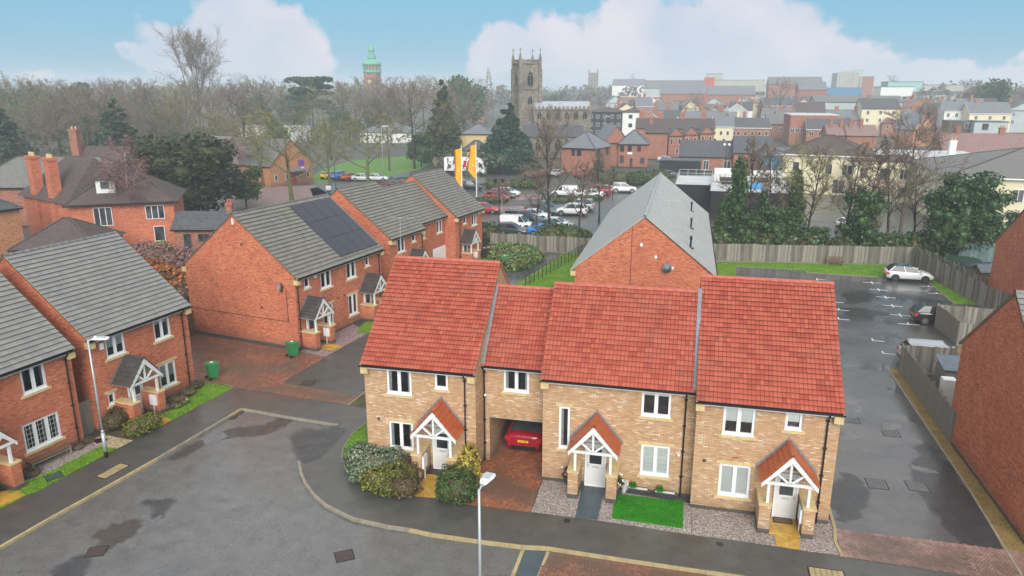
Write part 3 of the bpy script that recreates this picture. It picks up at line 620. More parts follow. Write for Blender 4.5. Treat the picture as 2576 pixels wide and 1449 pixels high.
def porch(par,xc,brickm='cream_brick',tile='orange',y=0,box_side=0,doorside=True,door=True,pw=(.86,),legs=(1,1),dxc=.0,bare=False,lite=False):
    hw=1.06; D=1.3; zr=3.42; ze=2.15; pa=.83
    for s in (-1,1):
        if not legs[0 if s<0 else 1]: continue
        x0,x1=(xc+s*pa-.22,xc+s*pa+.22)
        q=MB(); q.box(x0,x1,y-D+.02,y-.0,.2,1.24); q.build('porch_wall',M_[brickm],par)
        MB().box(x0-.012,x1+.012,y-D+.008,y,0,.2).build('plinth',M_['dark_brick'],par)
        c=MB(); c.box(x0-.04,x1+.04,y-D-.02,y+.0,1.24,1.32); c.build('coping_stone',M_['stone'],par)
        MB().box(xc+s*.76-.055,xc+s*.76+.055,y-D+.12,y-D+.23,1.32,2.2).build('porch_post',M_['whitewood'],par)
    t=MB(); yf=y-D+.02
    for s in (-1,1):
        t.beam((xc+s*hw,yf,ze+.02),(xc,yf,zr-.04),.05,.17,(0,-1,0)) if 0 else t.add([(xc+s*hw,yf-.03,ze-.1),(xc+s*hw,yf-.03,ze+.09),(xc,yf-.03,zr+.0),(xc,yf-.03,zr-.24),(xc+s*hw,yf+.03,ze-.1),(xc+s*hw,yf+.03,ze+.09),(xc,yf+.03,zr+.0),(xc,yf+.03,zr-.24)],[(0,1,2,3) if s<0 else (3,2,1,0),(7,6,5,4) if s<0 else (4,5,6,7),(0,3,7,4),(1,2,6,5),(0,1,5,4)])
    t.build('bargeboard',M_['whitewood'],par)
    def truss(yy,nm):
        t=MB(); t.box(xc-hw+.12,xc+hw-.12,yy,yy+.07,ze+.02,ze+.14); t.box(xc-.045,xc+.045,yy,yy+.07,ze+.14,zr-.2)
        for s in (-1,1): t.beam((xc+s*.04,yy+.035,ze+.13),(xc+s*.50,yy+.035,ze+.52),.07,.08)
        t.build(nm,M_['whitewood'],par)
    truss(yf+.04,'truss')
    MB().box(xc-hw+.12,xc+hw-.12,y-.06,y-.002,ze-.0,ze+.12).build('wall_beam',M_['whitewood'],par)
    rise=zr-ze; S=math.hypot(hw,rise); ang=math.atan2(rise,hw)
    for s in (-1,1):
        # slope: local x along depth (y), y up slope
        rf=MB(); rf.box(0,D+.02,0,S,-.03,.0); 
        r=rf.build('porch_roof',M_['whitewood'],par)
        if s>0: r.rotation_euler=Matrix(((0,-math.cos(ang),math.sin(ang)),(1,0,0),(0,math.sin(ang),math.cos(ang)))).to_euler(); r.location=(xc+hw,y-D-.02,ze+.07)
        else: r.rotation_euler=Matrix(((0,math.cos(ang),-math.sin(ang)),(-1,0,0),(0,math.sin(ang),math.cos(ang)))).to_euler(); r.location=(xc-hw,y,ze+.07)
        lay_tiles(r,tile,D+.02,S-.02)
    rt=MB(); n=8
    for k in range(4):
        ya=y-D-.02+k*(D+.02)/4; yb=ya+(D+.02)/4-.008
        rt.grid([[(xc+.11*math.cos(math.pi*i/n),yy,zr+.06+.09*math.sin(math.pi*i/n)) for i in range(n+1)][::-1] for yy in (ya,yb)])
    rt.build('ridge_tile',M_[{'orange':'orange_tile','dark':'dark_tile'}[tile]],par)
    # stepped lead flashing against the wall
    fl=MB()
    for s in (-1,1):
        m=13
        for k in range(m):
            u0=k/m; u1=(k+1)/m; xa=xc+s*(hw+.12)*(1-u0); xb=xc+s*(hw+.12)*(1-u1); za=ze+.02+(zr-ze+.1)*u0; zb=ze+.02+(zr-ze+.1)*u1
            fl.add([(xa,y-.012,za),(xb,y-.012,zb),(xb,y-.012,zb+.2),(xa,y-.012,za+.13+.0)],[(0,1,2,3) if s<0 else (3,2,1,0)])
    fl.build('flashing',M_['lead'],par)
    if door:
        x0=xc-.47+dxc; x1=xc+.47+dxc
        fr=MB(); fr.box(x0,x0+.06,y-.08,y-.004,0,2.1); fr.box(x1-.06,x1,y-.08,y-.004,0,2.1); fr.box(x0+.06,x1-.06,y-.08,y-.004,2.04,2.1); fr.box(x0,x1,y-.1,y-.004,0,.05); fr.build('door_frame',M_['white'],par)
        d=MB(); d.box(x0+.06,x1-.06,y-.05,y-.004,.05,2.04)
        dr_=d.build('front_door',M_['door'],par)
        cx=(x0+x1)/2
        gl=MB(); gl.box(cx-.27,cx+.27,y-.058,y-.05,1.12,1.86); gl.build('door_glass',M_['darkglass'],dr_)
        b=MB(); 
        for (a0,a1,b0,b1) in ((cx-.3,cx+.3,1.86,1.90),(cx-.3,cx+.3,1.08,1.12),(cx-.3,cx-.27,1.12,1.86),(cx+.27,cx+.3,1.12,1.86)): b.box(a0,a1,y-.066,y-.05,b0,b1)
        b.build('glazing_bead',M_['white'],dr_)
        for (a0,a1) in ((cx-.29,cx-.05),(cx+.05,cx+.29)):
            MB().box(a0,a1,y-.056,y-.05,.2,.72).build('door_panel',M_['door'],dr_)
        MB().box(cx-.15,cx+.15,y-.06,y-.05,.93,1.0).build('letterbox',M_['steel'],dr_)
        h=MB(); hx=x1-.12 if doorside else x0+.12; h.box(hx-.015,hx+.015,y-.07,y-.05,.93,1.17); h.box(hx-.1 if doorside else hx-.0,hx+.0 if doorside else hx+.1,y-.09,y-.07,1.04,1.06); h.build('door_handle',M_['steel'],dr_)
    if box_side:
        x=xc+box_side*(pa-.22)-box_side*.05
        q=MB(); q.box(x-.05,x+.05,y-D+.15,y-D+.6,.55,1.15); q.build('meter_box',M_['white'],par)
        MB().box(x-.02,x+.02,y-D+.36,y-D+.4,0,.55).build('meter_pipe',M_['white'],par)
# ------------------------------------------------------------ houses
def house(name,label,o,deg,W_,D_,zr,wall,tile,openings,ze=5.0,kneel=(1,1),roofmat='grey_roof',vl=.06,vr=.06,plinth=True,arch=None,limit=300,skip=None,gutter=True,cat='house',group=None,ridgemat=None,holes2=(),backtile=False,verge='stone'):
    h=thing(name,label,cat,(o[0],o[1],0),R(deg),group)
    oh=.3; yh=D_/2; k=(zr-ze)/(yh+oh); zw=lambda y: ze+(y+oh)*k-.09
    z0=.16 if plinth else 0
    hl=[op[:4] for op in openings]+list(holes2)
    w=MB(); zt=zw(0)
    facade(w,0,W_,z0,zt,hl)
    pent=[(0,z0),(D_,z0),(D_,zw(0)),(yh,zw(yh)),(0,zw(0))]
    w.add([(0,a,b) for a,b in pent],[(4,3,2,1,0)][:1]); w.add([(W_,a,b) for a,b in pent],[(0,1,2,3,4)])
    w.add([(0,D_,z0),(W_,D_,z0),(W_,D_,zt),(0,D_,zt)],[(3,2,1,0)])
    w.build('wall',M_[wall],h)
    if plinth:
        p=MB(); xs=[(0,W_)]
        if arch: xs=[(0,arch[0]),(arch[1],W_)]
        for a,b in xs: p.box(a-.012,b+.012,-.012,.1,0,.16)
        p.box(-.012,.1,.1,D_,0,.16); p.box(W_-.1,W_+.012,.1,D_,0,.16); p.build('plinth',M_['dark_brick'],h)
    S=math.hypot(yh+oh,zr-ze); ang=math.atan2(zr-ze,yh+oh)
    rf=MB().box(-vl,W_+vr,0,S,-.05,.0).build('roof',M_['underlay'],h); rf.location=(0,-oh,ze); rf.rotation_euler=(ang,0,0)
    lay_tiles(rf,tile,W_+vl+vr,S-.04,-vl,limit=limit,skip=skip)
    rb=MB().box(-vl,W_+vr,0,S,-.05,.03).build('rear_roof',M_[roofmat],h); rb.location=(W_,D_+oh,ze); rb.rotation_euler=(ang,0,math.pi)
    # ridge tiles
    n=max(1,round((W_+vl+vr)/.46)); ln=(W_+vl+vr)/n; q=MB(); m=7
    for xx,rr in ((.0,.125),(ln*.16,.125),(ln*.17,.115),(ln*.985,.115)):
        pass
    q.grid([[(xx,rr*math.cos(math.pi*i/m),rr*.85*math.sin(math.pi*i/m)) for i in range(m+1)] for xx,rr in ((0,.135),(ln*.13,.135),(ln*.14,.12),(ln*.99,.12))])
    me=q.mesh('ridge_tile',M_[ridgemat or {'red':'red_ridge','grey':'grey_tile','moss':'mossy_grey_tile','slate':'slate'}[tile]],True)
    for i in range(n): put('ridge_tile',me,h,(-vl+i*ln,yh,zr-.01+random.uniform(-.004,.004)))
    # verges
    for x,s in ((-vl,-1),(W_+vr,1)):
        v=MB()
        for sy in (0,1):
            f=(lambda y:y) if sy==0 else (lambda y:D_-y)
            v.beam((x-s*.03,f(-oh),ze-.03),(x-s*.03,f(yh),zr-.03),.05,.06)
        v.build('verge',M_[verge],h)
    for i,kx in enumerate(kneel):
        if kx:
            x0,x1=(-.05,.30) if i==0 else (W_-.30,W_+.05)
            for sy in (0,1):
                a,b=(-.30,.06) if sy==0 else (D_-.06,D_+.30)
                MB().box(x0,x1,a,b,ze-.42,ze-.10).build('kneeler_stone',M_['stone'],h)
    if gutter:
        g=MB(); m=6; r=.065
        g.grid([[(x,-oh-.03+r*math.cos(math.pi+math.pi*i/m),ze-.0+r*math.sin(math.pi+math.pi*i/m)) for i in range(m+1)] for x in (-vl-.03,W_+vr+.03)])
        g.box(-vl-.03,W_+vr+.03,-oh-.10,-oh-.09,ze-.06,ze+.015); g.build('gutter',M_['black'],h)
        MB().box(-vl+.25 if kneel[0] else -vl,W_+vr-.25 if kneel[1] else W_+vr,-oh+.04,.0,ze-.16,ze-.06).build('soffit',M_['white'],h)
    for op in openings:
        x0,x1,a,b,n_,kw=op; kw=dict(kw); lint=kw.pop('lintel',a<2.0); sill=kw.pop('sill',True)
        window(h,x0,x1,a,b,0,n_,**kw)
        ns=1 if x1-x0<.8 else 2
        if sill: stones(h,x0-.14,x1+.14,a-.16,a-.035,'sill_stone',proud=.06,n=ns)
        if lint: stones(h,x0-.14,x1+.14,b+.005,b+.15,'lintel_stone',proud=.012,n=ns)
    return h
def ven(h,x,z,n='wall_vent',mat='iron',r=.07): MB().lathe([(r,0),(r,.05),(r*.4,.07)],10).build(n,M_[mat],h,loc=(x,0,z),rot=(R(90),0,0))
def alarm(h,x,z,y=0): MB().box(x-.11,x+.11,y-.07,y,z-.17,z+.17).build('alarm_box',M_['white'],h)
TG='joined cream brick houses with red roofs'
hA=house('brick_house','cream brick house with red roof behind the rounded hedge, left end of the cream row',(-14.0,29.4),0,5.36,9.0,9.0,'cream_brick','red',
 [(1.1,2.31,3.6,4.82,2,{'curt':True}),(3.43,4.07,4.06,4.82,1,{}),(1.1,2.31,.82,2.2,2,{'curt':True})],roofmat='red_tile',group=TG)
porch(hA,3.74,box_side=-1); pipe(hA,4.88,4.95); ven(hA,.62,2.26)
hC=house('brick_house','narrow cream brick house part over the open driveway arch with a red car under it',(-8.64,30.75),0,3.04,4.9,8.02,'cream_brick','red',
 [(.97,2.18,3.67,4.84,2,{'curt':True})],ze=4.92,kneel=(0,0),roofmat='red_tile',vl=-.03,vr=0,plinth=False,holes2=[(.28,2.9,0,2.27)],group=TG)
hM=house('brick_house','middle cream brick house with red roof, tall slit window and blue slab path',(-5.58,29.55),0,6.58,5.9,8.5,'cream_brick','red',
 [(.73,1.23,1.7,3.7,1,{'curt':True}),(4.3,5.54,3.66,4.84,2,{'blind':.22}),(4.38,5.62,.87,2.3,2,{'blind':1})],roofmat='red_tile',kneel=(1,0),group=TG)
porch(hM,2.42,doorside=False); pipe(hM,6.15,4.95)
hR=house('brick_house','right end cream brick house with red roof, white blinds and yellow flag steps',(1.0,28.75),0,5.5,9.3,9.0,'cream_brick','red',
 [(1.06,2.31,3.56,4.8,2,{'blind':.55}),(3.45,4.1,4.03,4.8,1,{'blind':.6}),(1.08,2.33,.78,2.2,2,{'blind':1,'curt':'slats'})],roofmat='red_tile',group=TG)
porch(hR,3.68,box_side=1,dxc=.08); pipe(hR,5.03,4.95); ven(hR,.45,2.27)
MB().box(1.55,1.78,-.008,0,2.5,2.56).build('air_brick',M_['red_tile'],hR)
for h,x,z,y in ((hC,.1,3.4,-.07),(hM,5.98,2.0,-.07)):
    MB().lathe([(.03,-.08),(.065,-.05),(.075,0),(.05,.05)],10).build('security_lamp',M_['white'],h,True,loc=(x,y,z))
# archway: side walls, ceiling, soldier course
MB().box(.03,.28,.12,4.8,0,2.27).build('passage_wall',M_['cream_brick'],hC); MB().box(2.9,3.02,.12,4.8,0,2.27).build('passage_wall',M_['cream_brick'],hC); MB().box(.02,3.02,.05,4.85,2.27,2.33).build('passage_ceiling',M_['white_render'],hC)
MB().box(.2,3.0,-.012,.08,2.255,2.275).build('steel_lintel',M_['steel'],hC)
s=MB()
for i in range(37): s.box(.22+i*.075,.22+i*.075+.066,-.008,.02,2.28,2.5)
s.build('soldier_course',M_['cream_brick'],hC,kind='stuff')
pipe(hC,-.0+.06,4.9,y=-.08,jog=.2)
# lead strips where the low roofs meet the tall gables
MB().beam((-8.58,30.45,5.02),(-8.58,33.2,8.13),.16,.03).build('abutment_flashing',M_['lead'],None,kind='structure'); MB().beam((.90,29.25,5.12),(.90,32.5,8.65),.16,.04).build('abutment_flashing',M_['lead'],None,kind='structure')
# left red houses
RG='red brick houses with grey tiled roofs'
hB2=house('brick_house','red brick house with grey roof, hedges and a small square window beside its porch',(-28.85,28.95),82.5,6.7,9.6,9.0,'red_brick','grey',
 [(1.08,2.27,3.68,4.82,2,{'blind':.55}),(4.2,5.38,3.61,4.8,2,{'blind':.25,'curt':True}),(4.18,5.4,.74,2.15,2,{'blind':.6}),(.76,1.24,1.18,1.82,1,{'lintel':True})],group=RG)
porch(hB2,2.17,'red_brick','dark',box_side=1,dxc=.3); alarm(hB2,.83,4.45); pipe(hB2,6.2,4.95)
hB1=house('brick_house','red brick house cut by the left picture edge, bench under its wide window',(-29.73,20.41),82.5,7.5,9.6,9.0,'red_brick','grey',
 [(4.92,6.12,3.6,4.82,2,{'curt':True}),(4.56,6.4,.84,2.2,3,{'bars':True,'curt':True,'lintel':False})],group=RG)
porch(hB1,2.35,'red_brick','dark'); pipe(hB1,7.15,4.95)
hG1=house('brick_house','large red brick double house with black solar panels on its grey roof',(-25.0,42.7),80,10.35,9.7,9.05,'red_brick','moss',
 [(.95,1.55,4.1,4.88,1,{}),(2.72,3.95,3.6,4.86,2,{'curt':True}),(5.75,6.98,3.58,4.84,2,{'curt':True}),(8.18,8.75,4.06,4.84,1,{}),(5.78,6.95,.76,2.35,2,{'curt':True}),(2.75,3.95,.76,2.35,2,{'curt':True})],group=RG,
 skip=lambda x,y: 5.75<x<10.0 and .9<y<5.8)
porch(hG1,1.24,'red_brick','dark',box_side=1,dxc=.1); porch(hG1,8.3,'red_brick','dark',box_side=1,dxc=-.1); pipe(hG1,.17,4.95); pipe(hG1,9.95,4.95); alarm(hG1,2.15,4.75)
for x in (4.55,5.3): ven(hG1,x,2.5)
rfG=[c for c in hG1.children if c.name.startswith('roof')][0]
for i in range(4):
    for j in range(3):
        x0=5.3+i*1.215; y0=.55+j*1.83
        pnl=MB().box(x0+.014,x0+1.20,y0+.014,y0+1.815,.10,.135).build('solar_panel',M_['solar'],hG1); pnl.location=rfG.location; pnl.rotation_euler=rfG.rotation_euler
mnt=MB()
for i in range(4):
    for j in range(3):
        for dx in (.3,.9): mnt.box(5.3+i*1.215+dx,5.34+i*1.215+dx,.5+j*1.83,2.4+j*1.83,.05,.1)
mm=mnt.build('panel_rail',M_['black'],hG1,kind='stuff'); mm.location=rfG.location; mm.rotation_euler=rfG.rotation_euler
# side wall details of the solar house
for (yy,zz) in ((4.2,6.9),(2.9,2.6)): MB().box(-.02,0,yy,yy+.16,zz,zz+.16).build('wall_vent',M_['iron'],hG1)
cb=MB(); cb.box(-.02,-.003,.75,9.6,1.9,1.93); cb.box(-.02,-.003,.75,.78,1.9,4.3); cb.build('cable',M_['black'],hG1)
dd=MB(); dd.lathe([(.02,-.06),(.2,-.03),(.34,.03),(.345,.035)],16); di=dd.build('satellite_dish',M_['lead'],hG1,True); di.location=(-.35,.95,4.4); di.rotation_euler=(R(80),0,R(15)); MB().tube((-.0,.95,4.3),(-.33,.95,4.4),.02).build('dish_arm',M_['black'],hG1)
MB().box(-.12,0,4.75,4.85,8.35,8.75).build('camera_bracket',M_['white'],hG1)
hG2=house('brick_house','red brick house with grey roof stepping down to the garage link',(-23.95,56.5),80,5.55,9.9,9.0,'red_brick','moss',
 [(1.25,2.48,3.6,4.82,2,{'curt':True}),(3.65,4.3,4.12,4.84,1,{})],group=RG)
porch(hG2,3.66,'red_brick','dark',door=True); alarm(hG2,.85,4.6); pipe(hG2,5.3,4.95)
hG3=house('brick_house','red brick link house with white garage door between two taller houses',(-24.2,62.1),80,7.05,6.6,8.35,'red_brick','moss',
 [(2.24,2.62,3.6,4.35,1,{}),(4.88,6.02,3.6,4.84,2,{})],ze=5.1,kneel=(0,0),vl=-1.4 if 0 else 0,vr=0,group=RG,holes2=[])
g=MB(); g.box(3.98,6.85,-.03,.03,.03,2.2); gd=g.build('garage_door',M_['white'],hG3); MB().box(4.1,6.75,-.045,-.03,.15,2.08).build('door_panel',M_['white'],gd); pipe(hG3,6.95,5.0)
hG4=house('brick_house','far red brick house with grey roof in the left row, bins at its right side',(-21.9,68.3),80,6.1,9.6,9.0,'red_brick','moss',
 [(1.78,2.43,4.06,4.82,1,{}),(3.66,4.85,3.56,4.84,2,{})],group=RG)
porch(hG4,1.98,'red_brick','dark',box_side=1); alarm(hG4,5.35,4.75); pipe(hG4,.85,4.9)
# back house with the slate roof seen end-on: its gable faces the camera
hR1=house('brick_house','red brick gable wall cut by the lower right picture edge',(13.75,28.9),0,8,9.5,9.0,'red_brick','grey',[],limit=0)
hR2=house('brick_house','red brick gable wall cut by the right picture edge beyond the fences',(25.2,57.1),0,8,9.9,9.0,'red_brick','grey',[],limit=0)
hH=house('brick_house','long slate roofed brick house seen end on behind the cream row',(2.1,49.6),90,27.2,9.3,8.95,'red_brick','slate',[],roofmat='slate',ridgemat='pale_ridge')
# ------------------------------------------------------------ slate house extras
vent_m=MB(); vent_m.box(-.22,.22,-.3,.3,-.02,.03); vent_m.lathe([(.09,0),(.09,.75),(.13,.78),(.13,.95),(.1,1.05),(.04,1.12)],8)
vent_me=vent_m.mesh('roof_vent',M_['black'])
for (px,py) in ((1739,531),(1738,575),(1737,624)):
    # on the right-hand roof slope
    k=(8.95-5.0)/(4.65+.3); best=None
    d=ray(px,py); # solve z = 8.95-(X+2.55)*k
    # X = Cx+d.x t ; z= HC+d.z t ; -> HC+d.z t = 8.95-(d.x t+2.55)*k
    t=(8.95-2.55*k-HC)/(d.z+d.x*k); p=_C+d*t
    o=put('roof_vent',vent_me,hH); o.matrix_parent_inverse=Matrix.Identity(4)
    o.location=Matrix.Rotation(-R(90),3,'Z')@(p-Vector((2.1,49.6,0)))
    o.scale=(.8,.8,.8)
hh=MB(); hh.lathe([(.02,-.05),(.2,-.03),(.32,.04),(.325,.045)],14); o=hh.build('satellite_dish',M_['lead'],hH,True); o.location=(-.3,3.0,5.55); o.rotation_euler=(0,R(-80),R(20))
for (y,z) in ((4.7,6.9),(3.7,6.1),(2.55,5.4)): MB().box(-.06,0,y,y+.16,z,z+.2).build('wall_vent',M_['white'],hH)
MB().box(-.02,0,5.42,5.45,0,8.3).build('cable',M_['black'],hH)
# ------------------------------------------------------------ fences
M_['oldwood']=None
def woodmat(name,lo,hi,sc=(14,14,1.2)):
    m,nt,b=newmat(name,.85,.15); p=pos(nt); mp=N(nt,'ShaderNodeMapping'); mp.inputs['Scale'].default_value=sc; nt.links.new(p,mp.inputs[0])
    f=mathn(nt,'ADD',mathn(nt,'MULTIPLY',tnoise(nt,1,5,.7,mp.outputs[0]),.6),mathn(nt,'MULTIPLY',N(nt,'ShaderNodeNewGeometry').outputs['Random Per Island'],.4))
    nt.links.new(ramp(nt,f,[(.25,lo),(.75,hi)]),b.inputs['Base Color']); bump(nt,b,f,.4,.01); return m
M_['oldwood']=woodmat('weathered_grey_wood',(.10,.088,.07),(.33,.305,.265),(9,9,.9)); M_['brownwood']=woodmat('brown_wood',(.10,.06,.035),(.24,.15,.09)); M_['bluewood']=woodmat('grey_green_painted_wood',(.10,.15,.15),(.19,.26,.26))
M_['darkgreen']=woodmat('dark_green_boards',(.02,.05,.035),(.04,.085,.06))
def fence(label,P,h,mat='oldwood',single=False,bay=1.83,gravel=True,group=None,bw=.105,side=1,name='board_fence'):
    p0=Vector((*P[0],0)); root=thing(name,label,'fence',p0,0,group)
    for a,b in zip(P,P[1:]):
        a=Vector((*a,0))-p0; b=Vector((*b,0))-p0; d=b-a; L_=d.length; n=max(1,round(L_/bay)); u=d/L_; ang=math.atan2(u.y,u.x)
        for k in range(n+1):
            q=a+u*(L_*k/n); hh=h+random.uniform(.0,.06); MB().box(-.05,.05,.03*side-.04,.03*side+.06,0,hh).build('fence_post',M_[mat],root,loc=q,rot=(0,0,ang))
        for k in range(n):
            l=L_/n; q=a+u*(l*k); dz=random.uniform(-.03,.03); m=max(1,int(l/bw)); pb_=MB()
            if gravel: MB().box(.05,l-.05,-.015,.02,0,.15).build('gravel_board',M_[mat],root,loc=q,rot=(0,0,ang))
            for i in range(m):
                x0=i*l/m; z1=h-.04+dz+random.uniform(-.012,.012); t=.0 if i%2 else .008
                if single: MB().box(x0+.003,x0+l/m-.003,-.03-t,-.012-t,.15,z1).build('fence_board',M_[mat],root,loc=q,rot=(0,0,ang))
                else: pb_.box(x0+.003,x0+l/m-.003,-.03-t,-.012-t,.15,z1)
            if not single: pb_.build('fence_boards',M_[mat],root,loc=q,rot=(0,0,ang),kind='stuff')
            r=MB()
            for z in (.35,h*.55,h-.22): r.box(0,l,.0,.04,z,z+.07)
            r.build('fence_rails',M_[mat],root,loc=q,rot=(0,0,ang),kind='stuff')
    return root
W2=lambda x,y:tuple(at(x,y).xy)
c1=W2(2290,668); c2=W2(2476,775)
fence('long grey weathered board fence along the grass at the back of the car park',[(2.6,76.6),c1],1.95,bay=2.4)
fence('grey board fence running diagonally from the back corner beside the white car',[c1,(23.3,71.6),(24.1,65.3),(24.8,61.3)],1.95,side=1)
fence('second grey diagonal fence just beyond the first, ending behind the blue slide',[(c1[0]+.5,c1[1]+.1),(23.9,76.9),(25.0,67.4)],1.9)
fence('grey green painted fence behind the trampoline with white ornaments on top',[(23.6,82.4),(32.5,83.4)],1.95,'bluewood')
fence('low brown fence strip behind the long grey fence under the trees',[(3,79.4),(33,84.2)],1.9,'brownwood',gravel=False,bay=2.4)
fence('grey board fence behind the bushes at the end of the middle alley',[(-20.8,77.6),(-7.4,76.9)],1.85,bay=2.4)
e1=(18.8,58.2); e2=(18.95,56.6); e3=(19.0,54.0)
fence('tall board screen hiding the front of the black car',[e1,e2,e3],1.8,single=True,bw=.12)
fence('rear boards of the small bin yard by the black car',[e1,(26,57.3)],1.8,side=-1)
fence('side boards of the small bin yard below the black car',[e3,(24.5,54.1)],1.7)
g1=W2(2261,936); g2=W2(2270,945); g3=W2(2391,1117)
fence('sloping grey board fence beside the moss strip, meeting the red gable wall',[g2,g3],1.8,single=True,bw=.12)
fence('dark board fence in front of the silver car roof',[g1,(19.5,47.75)],1.85,side=-1)
fence('short end panel at the corner of the front yard fence',[g1,g2],1.85)
f1=W2(215,1112); f2=W2(262,1086)
fence('narrow grey side gate between the two left red houses',[(f1[0]-.6,f1[1]+.05),(f2[0]-.55,f2[1]-.05)],1.85,single=True,bay=1.2)
fence('dark green boards between the left house and the solar house',[(-40.5,45.6),(-35.2,45.0)],2.5,'darkgreen'); fence('dark wooden fence below the green boards by the big gable',[(-34.4,44.6),(-33.6,38.9)],1.8,'brownwood')
# iron rail fence on the alley grass
rf=thing('estate_railing','thin black railing beside the alley path on the grass','railing',(0,0,0)); A0=at(1322,722); A1=at(1478,634)
n=18; tops=[]
for i in range(n):
    p=A0.lerp(A1,i/(n-1)); MB().box(-.03,.03,-.03,.03,0,1.15).build('railing_post',M_['black'],rf,loc=(p.x,p.y,0))
for z in (.35,.65,.95,1.12): MB().beam((A0.x,A0.y,z),(A1.x,A1.y,z),.025,.025).build('rail',M_['black'],rf)
# ------------------------------------------------------------ street lamps
def lamp(label,x,y,h=6.0,rz=0,head=1.0,col='steel',group=None,arm=.25):
    o=thing('street_lamp',label,'street lamp',(x,y,0),rz,group)
    p=MB(); p.tube((0,0,.3),(0,0,1.3),.085,n=10); p.tube((0,0,1.3),(0,0,1.45),.085,.055,10); p.tube((0,0,1.45),(0,0,h),.055,.038,10); p.build('pole',M_[col],o,True)
    MB().tube((0,0,0),(0,0,.3),.087,n=10).build('pole_base',M_['black'],o)
    a=MB(); a.tube((0,0,h-.05),(0,arm,h+.03),.03,n=8); a.build('bracket',M_[col],o)
    s=head; hd=MB(); hd.grid([[(w*s,y0*s+arm-.05,h+.03+z) for w,z in ((-a_,0),(-a_*.8,b_),(a_*.8,b_),(a_,0),(a_*.8,-.03),(-a_*.8,-.03))] for y0,a_,b_ in ((0,.06,.04),(.12,.13,.09),(.5,.19,.08),(.68,.17,.05),(.72,.12,.02))],True)
    hd.add([(x_*s,.72*s+arm-.05,h+.03+z) for x_,z in ((-.12,0),(-.1,.02),(.1,.02),(.12,0),(.1,-.03),(-.1,-.03))],[(0,1,2,3,4,5)]); hd.build('lamp_head',M_['white'],o,False)
    MB().box(-.12*s,.12*s,.18*s+arm,.55*s+arm,h+.115,h+.125).build('top_panel',M_['steel'],o); MB().lathe([(.035,0),(.035,.05),(.02,.07)],8,(0,arm+.08)).build('photocell',M_['white'],o,loc=(0,0,h+.11))
    return o
lp=at(1205,1231,6.0); lamp('grey street lamp in front of the driveway, its pole running off the bottom edge',lp.x,lp.y,6,R(-8))
lamp('grey street lamp beside the left hedges and beige gravel',*W2(268,1150),6.0,R(-70))
# ------------------------------------------------------------ bins
M_['bingreen']=plain('green_bin_plastic',(.03,.20,.065),.4,.4,.1,2); M_['bindark']=plain('dark_bin_plastic',(.02,.022,.024),.4,.4,.1,2); M_['binbrown']=plain('brown_bin_plastic',(.09,.035,.025),.4,.4,.1,2)
M_['rubber']=plain('tyre_rubber',(.012,.012,.013),.7,.3,.2,3)
def bin_(label,x,y,rz,mat='bingreen',group='wheelie bins'):
    o=thing('wheelie_bin',label,'wheelie bin',(x,y,0),rz,group)
    b=MB(); b.add([(-.23,-.24,.06),(.23,-.24,.06),(.23,.22,.12),(-.23,.22,.12),(-.29,-.34,.97),(.29,-.34,.97),(.29,.34,.97),(-.29,.34,.97)],[(3,2,1,0),(4,5,6,7),(0,1,5,4),(1,2,6,5),(2,3,7,6),(3,0,4,7)])
    b.box(-.305,.305,-.36,-.3,.93,.985); b.build('bin_body',M_[mat],o)
    l=MB(); l.add([(-.31,-.38,.99),(.31,-.38,.99),(.31,.36,.99),(-.31,.36,.99),(-.27,-.32,1.04),(.27,-.32,1.04),(.28,.33,1.09),(-.28,.33,1.09)],[(3,2,1,0),(4,5,6,7),(0,1,5,4),(1,2,6,5),(2,3,7,6),(3,0,4,7)]); l.tube((-.24,.4,1.0),(.24,.4,1.0),.02); l.build('bin_lid',M_[mat],o)
    for s in (-1,1): MB().tube((s*.24,.27,.1),(s*.3,.27,.1),.1,n=12).build('wheel',M_['rubber'],o)
    MB().tube((-.26,.27,.1),(.26,.27,.1),.015).build('axle',M_['black'],o); MB().box(-.1,.1,-.1,.1,1.068,1.072).build('lid_label',M_['white'],o,rot=(0,0,.2))
    return o
p=at(536,952); bin_('green wheelie bin standing alone on the block paving near the lawn',p.x,p.y,R(150))
p=at(737,897); bin_('green wheelie bin against the big gable wall',p.x,p.y,R(150))
p=at(1270,668); bin_('green wheelie bin on the alley grass by the bushes',p.x,p.y,R(10))
p=at(1218,648); bin_('dark wheelie bin beside the far left-row house',p.x,p.y,R(10),'bindark'); p=at(1229,646); bin_('brown wheelie bin next to the dark one by the bushes',p.x,p.y,R(10),'binbrown')
# ------------------------------------------------------------ benches, pots, mats, shed, freezer
def bench(label,x,y,rz,back=False,l=1.5):
    o=thing('garden_bench',label,'bench',(x,y,0),rz)
    for i in range(3): MB().box(-l/2,l/2,-.2+i*.14,-.08+i*.14,.42,.45).build('seat_slat',M_['brownwood'],o)
    for s in (-1,1):
        MB().box(s*(l/2-.08)-.03,s*(l/2-.08)+.03,-.2,-.13,0,.42).build('leg',M_['oldwood'],o); MB().box(s*(l/2-.08)-.03,s*(l/2-.08)+.03,.13,.2,0,.85 if back else .42).build('leg',M_['oldwood'],o)
        MB().box(s*(l/2-.08)-.025,s*(l/2-.08)+.025,-.13,.13,.3,.36).build('side_rail',M_['oldwood'],o)
    if back:
        for z in (.55,.7,.82): MB().box(-l/2,l/2,.15,.19,z,z+.07).build('back_slat',M_['brownwood'],o)
    else: MB().box(-l/2+.1,l/2-.1,-.2,-.17,.3,.36).build('front_rail',M_['oldwood'],o)
a=at(100,1178); b_=at(168,1147); bench('weathered backless bench below the wide window of the left house',(a.x+b_.x)/2-.15,(a.y+b_.y)/2,math.atan2(b_.y-a.y,b_.x-a.x),l=2.0)
